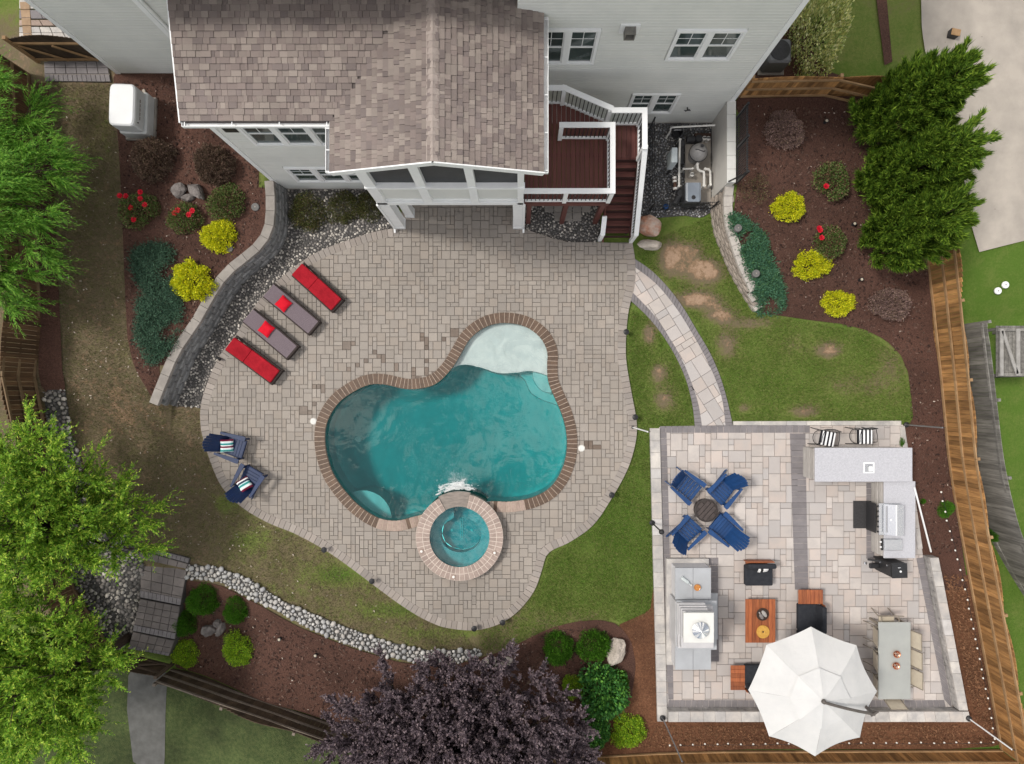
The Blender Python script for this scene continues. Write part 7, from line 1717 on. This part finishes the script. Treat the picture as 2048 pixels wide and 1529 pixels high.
tree('large dusky purple tree at the bottom edge', (-1.9,-11.0,0.0), 1.4, ring_tips((-1.8,-10.7), 4.3, 3.1, 1.5, 3.5, 76, rt), m_pt, 104, 22, 0.33, 16, 0.10, 0.072, 0.0, up=0.9, spreadang=0.75, sub=0.42)
# tall evergreens: cones of upswept sprays
m_cy = leafmat('cypress_spray', [(0.098,0.190,0.017),(0.063,0.132,0.013),(0.161,0.270,0.025),(0.241,0.356,0.040),(0.046,0.098,0.011)], trans=0.18)
def cypress(label, bu, bv, hgt, rad, seed, n=40000):
    c = P(bu, bv); r_ = np.random.default_rng(seed); t = thing('evergreen_tree', label, 'evergreen', (c.x, c.y, c.z), 0, 'tall evergreens beside the right bed')
    npl = 230; fp_ = r_.beta(1.1, 1.45, npl); gp = r_.uniform(0, 2*math.pi, npl); ra = rad*np.minimum(1.0, 0.70+1.6*fp_)*np.power(np.clip(1-fp_, 0, 1), 0.6)*r_.uniform(0.86, 1.08, npl)
    ps = np.stack([ra*0.66*np.cos(gp), ra*0.66*np.sin(gp), 0.1+fp_*hgt*0.9], -1); pd = unit(np.stack([np.cos(gp), np.sin(gp), np.zeros(npl)], -1)*r_.uniform(0.30, 0.6, (npl, 1))+np.array([0, 0, 0.95])+r_.normal(0, 0.12, (npl, 3))); pL = r_.uniform(0.6, 1.15, npl)*(1-0.3*fp_)
    k_ = r_.integers(0, npl, n); t_ = r_.uniform(0, 1, n)**0.8; pos = ps[k_]+pd[k_]*(pL[k_]*t_)[:, None]+r_.normal(0, 0.085, (n, 3))*(1.2-1.05*t_)[:, None]
    f = fp_[k_]; d = pd[k_]+r_.normal(0, 0.28, (n, 3))*(1.1-0.6*t_)[:, None]
    V, Fc = [], []; off = 0
    ln = r_.uniform(0.16, 0.34, n)*(1-0.25*f)
    for k in range(3):     # three fingers to a spray
        dd = d+r_.normal(0, 0.22, (n, 3)); v_, f_ = leaves(pos, dd, ln*r_.uniform(0.6, 1.0, n), 0.024*r_.uniform(0.7, 1.2, n), r_, 0.0, nref=np.array([0,0,0.7])+pd[k_]*0.4); V.append(v_); Fc.append(f_+off); off += len(v_)
    link('crown', np_mesh('crown', np.concatenate(V), np.concatenate(Fc), m_cy), t)
    MB().tube([(0,0,-0.1),(0.02,0,hgt*0.5),(0,0.02,hgt*0.93)], [0.11,0.07,0.02], 8).build('trunk', m_bark, t); return t
cypress('top one of three tall dark evergreens at the right', 1748,270,4.3,1.30,1); cypress('middle one of three tall dark evergreens at the right', 1762,380,4.0,1.26,2); cypress('lowest of three tall dark evergreens at the right', 1762,482,3.8,1.24,3)
# ================================================================ POOL EQUIPMENT
def Z6(x, y, z): return P(1290+x/7.645, 235+y/7.645, z)
m_tank = mat('grey_tank', (0.30,0.29,0.285), (0.24,0.232,0.228), 5, 0.4, 0.05, 40, spec=0.45); m_dkpl = mat('dark_plastic', (0.035,0.035,0.038), (0.055,0.055,0.058), 10, 0.5)
a, c = Z6(610,330,0.06), Z6(1005,1310,0.06); tag(MB().box(((a.x+c.x)/2,(a.y+c.y)/2,0.04), (c.x-a.x,a.y-c.y,0.09), b=0.01).build('concrete_pad', m_concrete, None), 'concrete pad under the pool equipment', 'pad')
p = Z6(840,510,0.75); ft_ = thing('pool_filter', 'round grey pool filter tank beside the stucco wall', 'pool filter', (p.x, p.y, 0.085))
prof = [(0.16,0.0),(0.20,0.03),(0.25,0.12)]+[(0.285*math.cos(g), 0.48+0.33*math.sin(g)) for g in [R(q) for q in (-50,-25,0,25,50,68,80)]]+[(0.02,0.815)]
MB().lathe(prof, 28).build('tank', m_tank, ft_, sm=True); MB().lathe([(0.295,0.46),(0.30,0.48),(0.295,0.50)], 28).build('clamp_band', m_dkpl, ft_); MB().lathe([(0.05,0.79),(0.05,0.84),(0.035,0.85)], 12).build('vent_cap', m_dkpl, ft_, (0.03,0.10,0))
MB().tube([(-0.17,0.0,0.775),(-0.10,-0.01,0.80),(0.02,-0.06,0.81),(0.10,-0.08,0.80),(0.13,-0.04,0.79)], 0.014, 6).build('hose', m_dkpl, ft_)
p = Z6(740,1150,0.75); ht = thing('pool_heater', 'blue grey boxy pool heater with curved lid', 'pool heater', (p.x, p.y, 0.085))
m_heat = mat('heater_lid', (0.20,0.23,0.27), (0.17,0.195,0.23), 3, 0.25, 0.0, spec=0.6, coat=0.5)
MB().box((0,0,0.30), (0.52,0.60,0.60), b=0.02).build('cabinet', m_dkpl, ht); b = MB(); pr = [(-0.25,0.60),(-0.24,0.66),(-0.18,0.685),(0.18,0.685),(0.24,0.66),(0.25,0.60)]; n = len(pr)
b.add([(x,-0.30+(0.06 if abs(x) > 0.2 else 0.0),z) for x, z in pr]+[(x,0.31,z) for x, z in pr], [tuple(range(n)), tuple(range(n,2*n))[::-1]]+[((i+1) % n, i, i+n, (i+1) % n+n) for i in range(n)]); b.build('lid', m_heat, ht)
MB().lathe([(0.07,0.686),(0.065,0.70),(0.03,0.705)], 8).build('control_knob', m_black, ht, (0.0,-0.16,0))
p = Z6(452,580,1.25); cb = thing('control_box', 'tall pale grey electrical control box on the gravel', 'control box', (p.x, p.y, 0.01))
MB().box((0,0,0.92), (0.17,0.46,0.70), b=0.008).build('box', mat('pale_enclosure', (0.50,0.55,0.57), (0.44,0.485,0.5), 4, 0.45), cb); MB().box((-0.09,0,0.92), (0.02,0.42,0.64), b=0.004).build('box_door', MATS['pale_enclosure'], cb)
for y in (-0.18, 0.18): MB().box((0.05,y,0.3), (0.04,0.04,0.6)).build('leg', m_black, cb)
for (pts, z_, lb, r_) in (([(535,345),(528,560),(524,700),(522,860),(520,1050)],0.42,'long white pipe run left of the filter',0.035), ([(590,790),(660,788),(725,786)],0.40,'short white pipe between the filter and heater',0.03),
        ([(802,715),(806,790),(840,820),(900,835),(904,920),(902,1045)],0.45,'white elbow pipe from the filter to the heater',0.042), ([(920,790),(975,795),(998,830),(1000,930),(1000,1030)],0.35,'white pipe beside the stucco wall',0.036)):
    q = [tuple(Z6(x, y, z_)) for x, y in pts]; t = thing('pvc_pipe', lb, 'pipe', (q[0][0], q[0][1], 0.08), 0, 'white pool pipes'); o_ = Vector((q[0][0], q[0][1], 0.08))
    MB().tube([Vector(p_)-o_ for p_ in q], r_, 10).build('pipe', m_pvc, t)
    for p_ in (q[0], q[-1]): d_ = Vector(p_)-o_; MB().tube([d_+Vector((0,0,0.03)), Vector((d_.x, d_.y, 0.0))], r_*1.15, 10).build('riser', m_pvc, t)
q = [tuple(Z6(x, y, z_)) for x, y, z_ in ((1075,120,1.0),(700,140,0.75),(420,155,0.6),(390,175,0.55),(388,210,0.4),(320,320,0.06))]; tag(MB().tube(q, 0.028, 10).build('drain_pipe', m_pvc, None), 'thin white drain pipe crossing from the stucco wall to the gravel', 'pipe')
p = Z6(455,1010,0.3); ch_ = thing('chlorinator', 'brown and white pipe chlorinator left of the heater', 'chlorinator', (p.x, p.y, 0.01), R(3))
MB().tube([(0,0.19,0.3),(0,-0.22,0.3)], 0.055, 12).build('body', mat('brown_pipe', (0.10,0.055,0.04)), ch_)
for y in (0.17, 0.06, -0.18): MB().tube([(0,y+0.035,0.3),(0,y-0.035,0.3)], 0.068, 12).build('collar', m_pvc, ch_)
for y in (0.15, -0.18): MB().tube([(0,y,0.28),(0,y,0.0)], 0.04, 8).build('leg', m_dkpl, ch_)
for (x, y, lb, g) in ((500,1255,'dark pump with round strainer at the lower corner of the equipment',60), (555,560,'long dark pump behind the control box',90), (720,330,'square dark pump motor above the filter',0)):
    p = Z6(x, y, 0.3); pu = thing('pool_pump', lb, 'pool pump', (p.x, p.y, 0.02), R(g), 'pool pumps')
    L2 = 0.34 if 'long' in lb else 0.16
    MB().tube([(-L2,0,0.2),(L2*0.6,0,0.2)], 0.105, 14).build('motor', m_dkpl, pu); MB().lathe([(0.12,0.06),(0.125,0.28),(0.13,0.30),(0.10,0.33),(0.02,0.335)], 18).build('strainer', m_dkpl, pu, (L2*0.6+0.13,0,0)); MB().box((0,0,0.05), (L2*2,0.18,0.09), b=0.01).build('foot', m_dkpl, pu)
p = Z6(485,240,0.2); bk = thing('bucket', 'black plastic bucket beside the white drain pipe', 'bucket', (p.x, p.y, 0.02)); MB().lathe([(0.13,0),(0.17,0.34),(0.18,0.35),(0.165,0.34),(0.125,0.03)], 20).build('pail', m_dkpl, bk); MB().tube([(0.17*math.cos(k*0.35),0.02,0.33+0.05*math.sin(k*0.35)) for k in range(10)], 0.006, 5).build('handle', m_steel, bk)
p = Z6(320,1365,0.1); bl = thing('blue_valve', 'small blue valve cap at the foot of the iron mesh fence', 'valve', (p.x, p.y, 0.01)); MB().lathe([(0.08,0),(0.095,0.06),(0.085,0.12),(0.03,0.15)], 14).build('cap', mat('blue_plastic', (0.01,0.05,0.16), (0.008,0.04,0.13), 8, 0.4), bl); MB().bar((-0.08,0,0.15), (0.08,0,0.15), 0.03, 0.03).build('handle', MATS['blue_plastic'], bl)
for (x, y, lb) in ((905,325,'white and red valve above the filter, left one'), (965,330,'white and red valve above the filter, right one'), (715,880,'round white sensor cap between the filter and heater')):
    p = Z6(x, y, 0.3); v_ = thing('pipe_valve', lb, 'valve', (p.x, p.y, 0.08), 0, 'pipe valves'); MB().lathe([(0.05,0),(0.05,0.22),(0.07,0.23),(0.07,0.27),(0.03,0.29)], 12).build('valve_body', m_pvc, v_); MB().bar((-0.06,0,0.30), (0.06,0,0.30), 0.03, 0.025).build('handle', m_dkpl, v_)
a, c = Z6(765,240,0.15), Z6(1010,290,0.15); tag(MB().box((0,0,0.07), (c.x-a.x,a.y-c.y,0.13), b=0.01).build('timber_block', mat('brown_timber', (0.10,0.06,0.045), (0.07,0.042,0.032), 5, 0.8, 0.3, 30), None, ((a.x+c.x)/2,(a.y+c.y)/2,0.015)), 'short brown timber block beside the stucco wall', 'timber')
# low iron mesh fence round the equipment
mf = thing('mesh_fence', 'low black iron mesh fence around the pool equipment', 'fence'); pts = [P(1299,258,0.0), P(1299,422,0.0), P(1421,419,0.0)]
for a, c in zip(pts, pts[1:]):
    for z_ in (0.08, 0.45, 0.82): MB().bar((a.x,a.y,z_), (c.x,c.y,z_), 0.018, 0.018).build('rail', m_black, mf)
    n_ = int((c-a).length/0.14); pm = MB().box((0,0,0.42), (0.011,0.011,0.84)).mesh('bar', m_black)
    for k in range(n_+1): q = a.lerp(c, k/n_); link('bar', pm, mf, (q.x, q.y, 0.0))
for p in pts: MB().box((p.x,p.y,0.45), (0.04,0.04,0.92)).build('post', m_black, mf)

# ================================================================ GENERATOR, AC UNIT, SMALL GARDEN THINGS
zb = 0.92
p = P(243,209,zb+1.15); gn = thing('generator', 'white standby generator cabinet in the left bed', 'generator', (p.x, p.y, zb+0.02), R(-2))
m_gen = mat('generator_grey', (0.56,0.57,0.57), (0.50,0.51,0.51), 3, 0.45, 0.03, 40); m_genl = mat('generator_lid', (0.74,0.75,0.76), (0.70,0.71,0.72), 3, 0.4)
MB().box((0,0,0.06), (0.92,1.36,0.12), b=0.02).build('base', m_graycap, gn); MB().box((0.02,0,0.34), (0.84,1.28,0.44), b=0.04).build('lower_cabinet', m_gen, gn); MB().box((0,0,0.80), (0.74,1.20,0.50), b=0.04).build('cabinet', m_gen, gn)
b = MB(); n8 = 24; pr = []
for k in range(n8):
    g = 2*math.pi*k/n8; ex = 0.28; cx_ = math.copysign(abs(math.cos(g))**ex, math.cos(g)); sy = math.copysign(abs(math.sin(g))**ex, math.sin(g)); pr.append((cx_*0.385, sy*0.625))
b.prism(pr, 1.02, 1.14, 0.04).build('lid', m_genl, gn)
for k in range(5): MB().box((0.40,-0.3+k*0.13,0.85), (0.02,0.1,0.02)).build('louvre', m_graycap, gn)
MB().lathe([(0.02,0),(0.02,0.02)], 10).build('lock', m_black, gn, (0.385,-0.45,0.9))
p = P(1548,105,2.0); acu = thing('air_conditioner', 'grey outdoor air conditioner behind the right house corner', 'air conditioner', (p.x+0.05, p.y-0.1, 1.56))
MB().box((0,0,0.03), (0.8,0.8,0.07), b=0.01).build('pad', m_graycap, acu); MB().box((0,0,0.42), (0.7,0.7,0.70), b=0.06).build('case', mat('ac_case', (0.15,0.155,0.165), (0.12,0.124,0.13), 30, 0.5), acu); MB().lathe([(0.30,0.77),(0.30,0.79),(0.05,0.81)], 24).build('fan_grille', m_black, acu)
# flush lids, lights and markers in the beds
def disc(label, u, v, r_px, m, cat, nm, h=0.05, group=None):
    c = P(u, v, None, h+0.04); r_ = r_px*(CAMZ-c.z)/F; t = thing(nm, label, cat, (c.x, c.y, terr(c.x, c.y)+0.03), 0, group); MB().lathe([(r_,0),(r_,h),(r_*0.88,h+0.012)], 24).build('lid', m, t); MB().lathe([(r_*0.2,h+0.012),(r_*0.2,h+0.02)], 10).build('cap', m_graycap, t); return t
GL = 'round lids in the beds'
m_lid = mat('lid_grey', (0.16,0.155,0.15), (0.12,0.117,0.113), 8, 0.7)
disc('grey round lid in the mulch near the block wall top', 510,414,8,m_lid,'lid','valve_lid',0.04,GL); disc('grey round lid beside the upper yellow shrub of the left bed', 458,497,7.5,m_lid,'lid','valve_lid',0.04,GL)
disc('upper grey round lid in the juniper mat', 1477,456,7.5,m_lid,'lid','valve_lid',0.26,GL); disc('lower grey round lid in the juniper mat', 1513,547,7.5,m_lid,'lid','valve_lid',0.26,GL)
disc('left white round cover on the neighbour lawn', 1997,582,7,m_white,'cover','drain_cover',0.04,'white covers on the neighbour lawn'); disc('right white round cover on the neighbour lawn', 2012,570,7,m_white,'cover','drain_cover',0.04,'white covers on the neighbour lawn')
def bed_light(label, u, v, h=0.16, group='small bed lights'):
    c = P(u, v, None, h*0.6); t = thing('bed_light', label, 'garden light', (c.x, c.y, terr(c.x, c.y)+0.02), 0, group); MB().lathe([(0.05,0),(0.055,h),(0.06,h+0.01)], 14).build('can', m_black, t); MB().lathe([(0.045,h+0.008),(0.03,h+0.02)], 14).build('lens', m_cream, t)
bed_light('small can light right of the top dark shrub', 1651,244); bed_light('small can light near the lowest evergreen', 1721,560); bed_light('small can light beside the rose with two blooms', 1707,449); bed_light('left small can light in the bottom bed', 560,1278); bed_light('right small can light in the bottom bed', 632,1310)
def path_light(label, u, v, h=0.38):
    c = P(u, v, h); z_ = terr(c.x, c.y); t = thing('path_light', label, 'path light', (c.x, c.y, z_-0.02), 0, 'black path lights round the terrace'); MB().tube([(0,0,-0.05),(0,0,h-0.04)], 0.014, 8).build('stem', m_black, t); MB().lathe([(0.035,h-0.07),(0.09,h-0.05),(0.095,h-0.03),(0.03,h)], 18).build('cap', m_black, t)
for (u, v, lb) in ((647,1101,'black path light at the left of the lower terrace edge'), (743,1164,'black path light in the middle of the lower left terrace edge'), (948,1259,'left black path light at the bottom tip of the terrace'), (1005,1247,'right black path light at the bottom tip of the terrace'),
                   (1224,991,'black path light on the right curve of the terrace'), (1271,835,'black path light beside the string light pole'), (1253,664,'black path light where the terrace meets the right lawn')): path_light(lb, u, v)
c = P(432,715,0.2); sl = thing('spot_light', 'black spot light on the gravel left of the lowest lounger', 'spot light', (c.x, c.y, 0.01), R(-30)); MB().tube([(0,0,0),(0,0,0.12)], 0.015, 6).build('stem', m_black, sl); MB().tube([(-0.02,0,0.13),(0.16,0,0.2)], [0.03,0.05], 10).build('head', m_black, sl)
# tall thin poles for the string lights round the patio
def lpole(label, bu, bv, h, m, zb_=0.0, ball=False):
    c = P(bu, bv, zb_); t = thing('light_pole', label, 'pole', (c.x, c.y, zb_), 0, 'string light poles'); MB().lathe([(0.09,0),(0.09,0.05),(0.03,0.09)], 16).build('base', m_black, t); MB().tube([(0,0,0.05),(0,0,h)], 0.022, 8).build('pole', m, t)
    if ball: MB().ball((0,0,h), 0.085, 14, 10).build('lamp', m_black, t)
    else: MB().tube([(0,0,h-0.01),(0.05,0,h+0.05),(0.07,0,h)], 0.01, 6).build('hook', m_black, t)
lpole('white string light pole at the terrace edge by the patio corner', 1265,855,2.6,m_white); lpole('thin black pole with ball lamp left of the patio', 1304,1046,1.45,m_black,0.15,True)
m_gal = mat('galvanised', (0.34,0.34,0.36), (0.28,0.28,0.30), 6, 0.4, metal=0.6)
lpole('grey string light pole at the lower left patio corner', 1325,1436,2.6,m_gal,0.15); lpole('white string light pole at the lower right patio corner', 1937,1437,1.9,m_white,0.42); lpole('grey string light pole at the upper right patio corner', 1812,850,1.9,m_gal,0.0)
# bulbs strung along the foot of the fence
def festoon(label, px, n, z_, sag=0.06):
    t = thing('string_lights', label, 'string lights', group='festoon bulbs'); L2 = resample([tuple(P(u, v, z_)[:2]) for u, v in px], 0.05); N_ = len(L2); pts = []
    for k in range(n): q = L2[int((N_-1)*k/(n-1))]; pts.append((q.x, q.y, z_+rng.uniform(-0.03, 0.03)))
    MB().tube(pts, 0.006, 5).build('cord', m_black, t); bm_ = MB().ball((0,0,-0.05), 0.032, 10, 7).mesh('bulb', mat('frosted_bulb', (0.82,0.80,0.74), None, rough=0.3))
    for p in pts: link('bulb', bm_, t, p)
festoon('white bulbs strung low along the right fence', [(1884,985),(1898,1050),(1915,1110),(1935,1190),(1955,1290),(1978,1400),(1992,1480)], 26, 0.45)
festoon('white bulbs strung low along the bottom fence', [(1340,1492),(1500,1490),(1700,1488),(1990,1488)], 28, 0.45)
# box on the driveway
c = P(1909,66,None,0.2); o = thing('utility_box', 'small dark box with tan lid on the driveway', 'box', (c.x, c.y, terr(c.x,c.y)+0.045), R(-12)); MB().box((0,0,0.1), (0.26,0.22,0.2), b=0.01).build('box', m_black, o); MB().box((0.01,-0.01,0.215), (0.27,0.2,0.03), b=0.006).build('lid', m_rail, o)
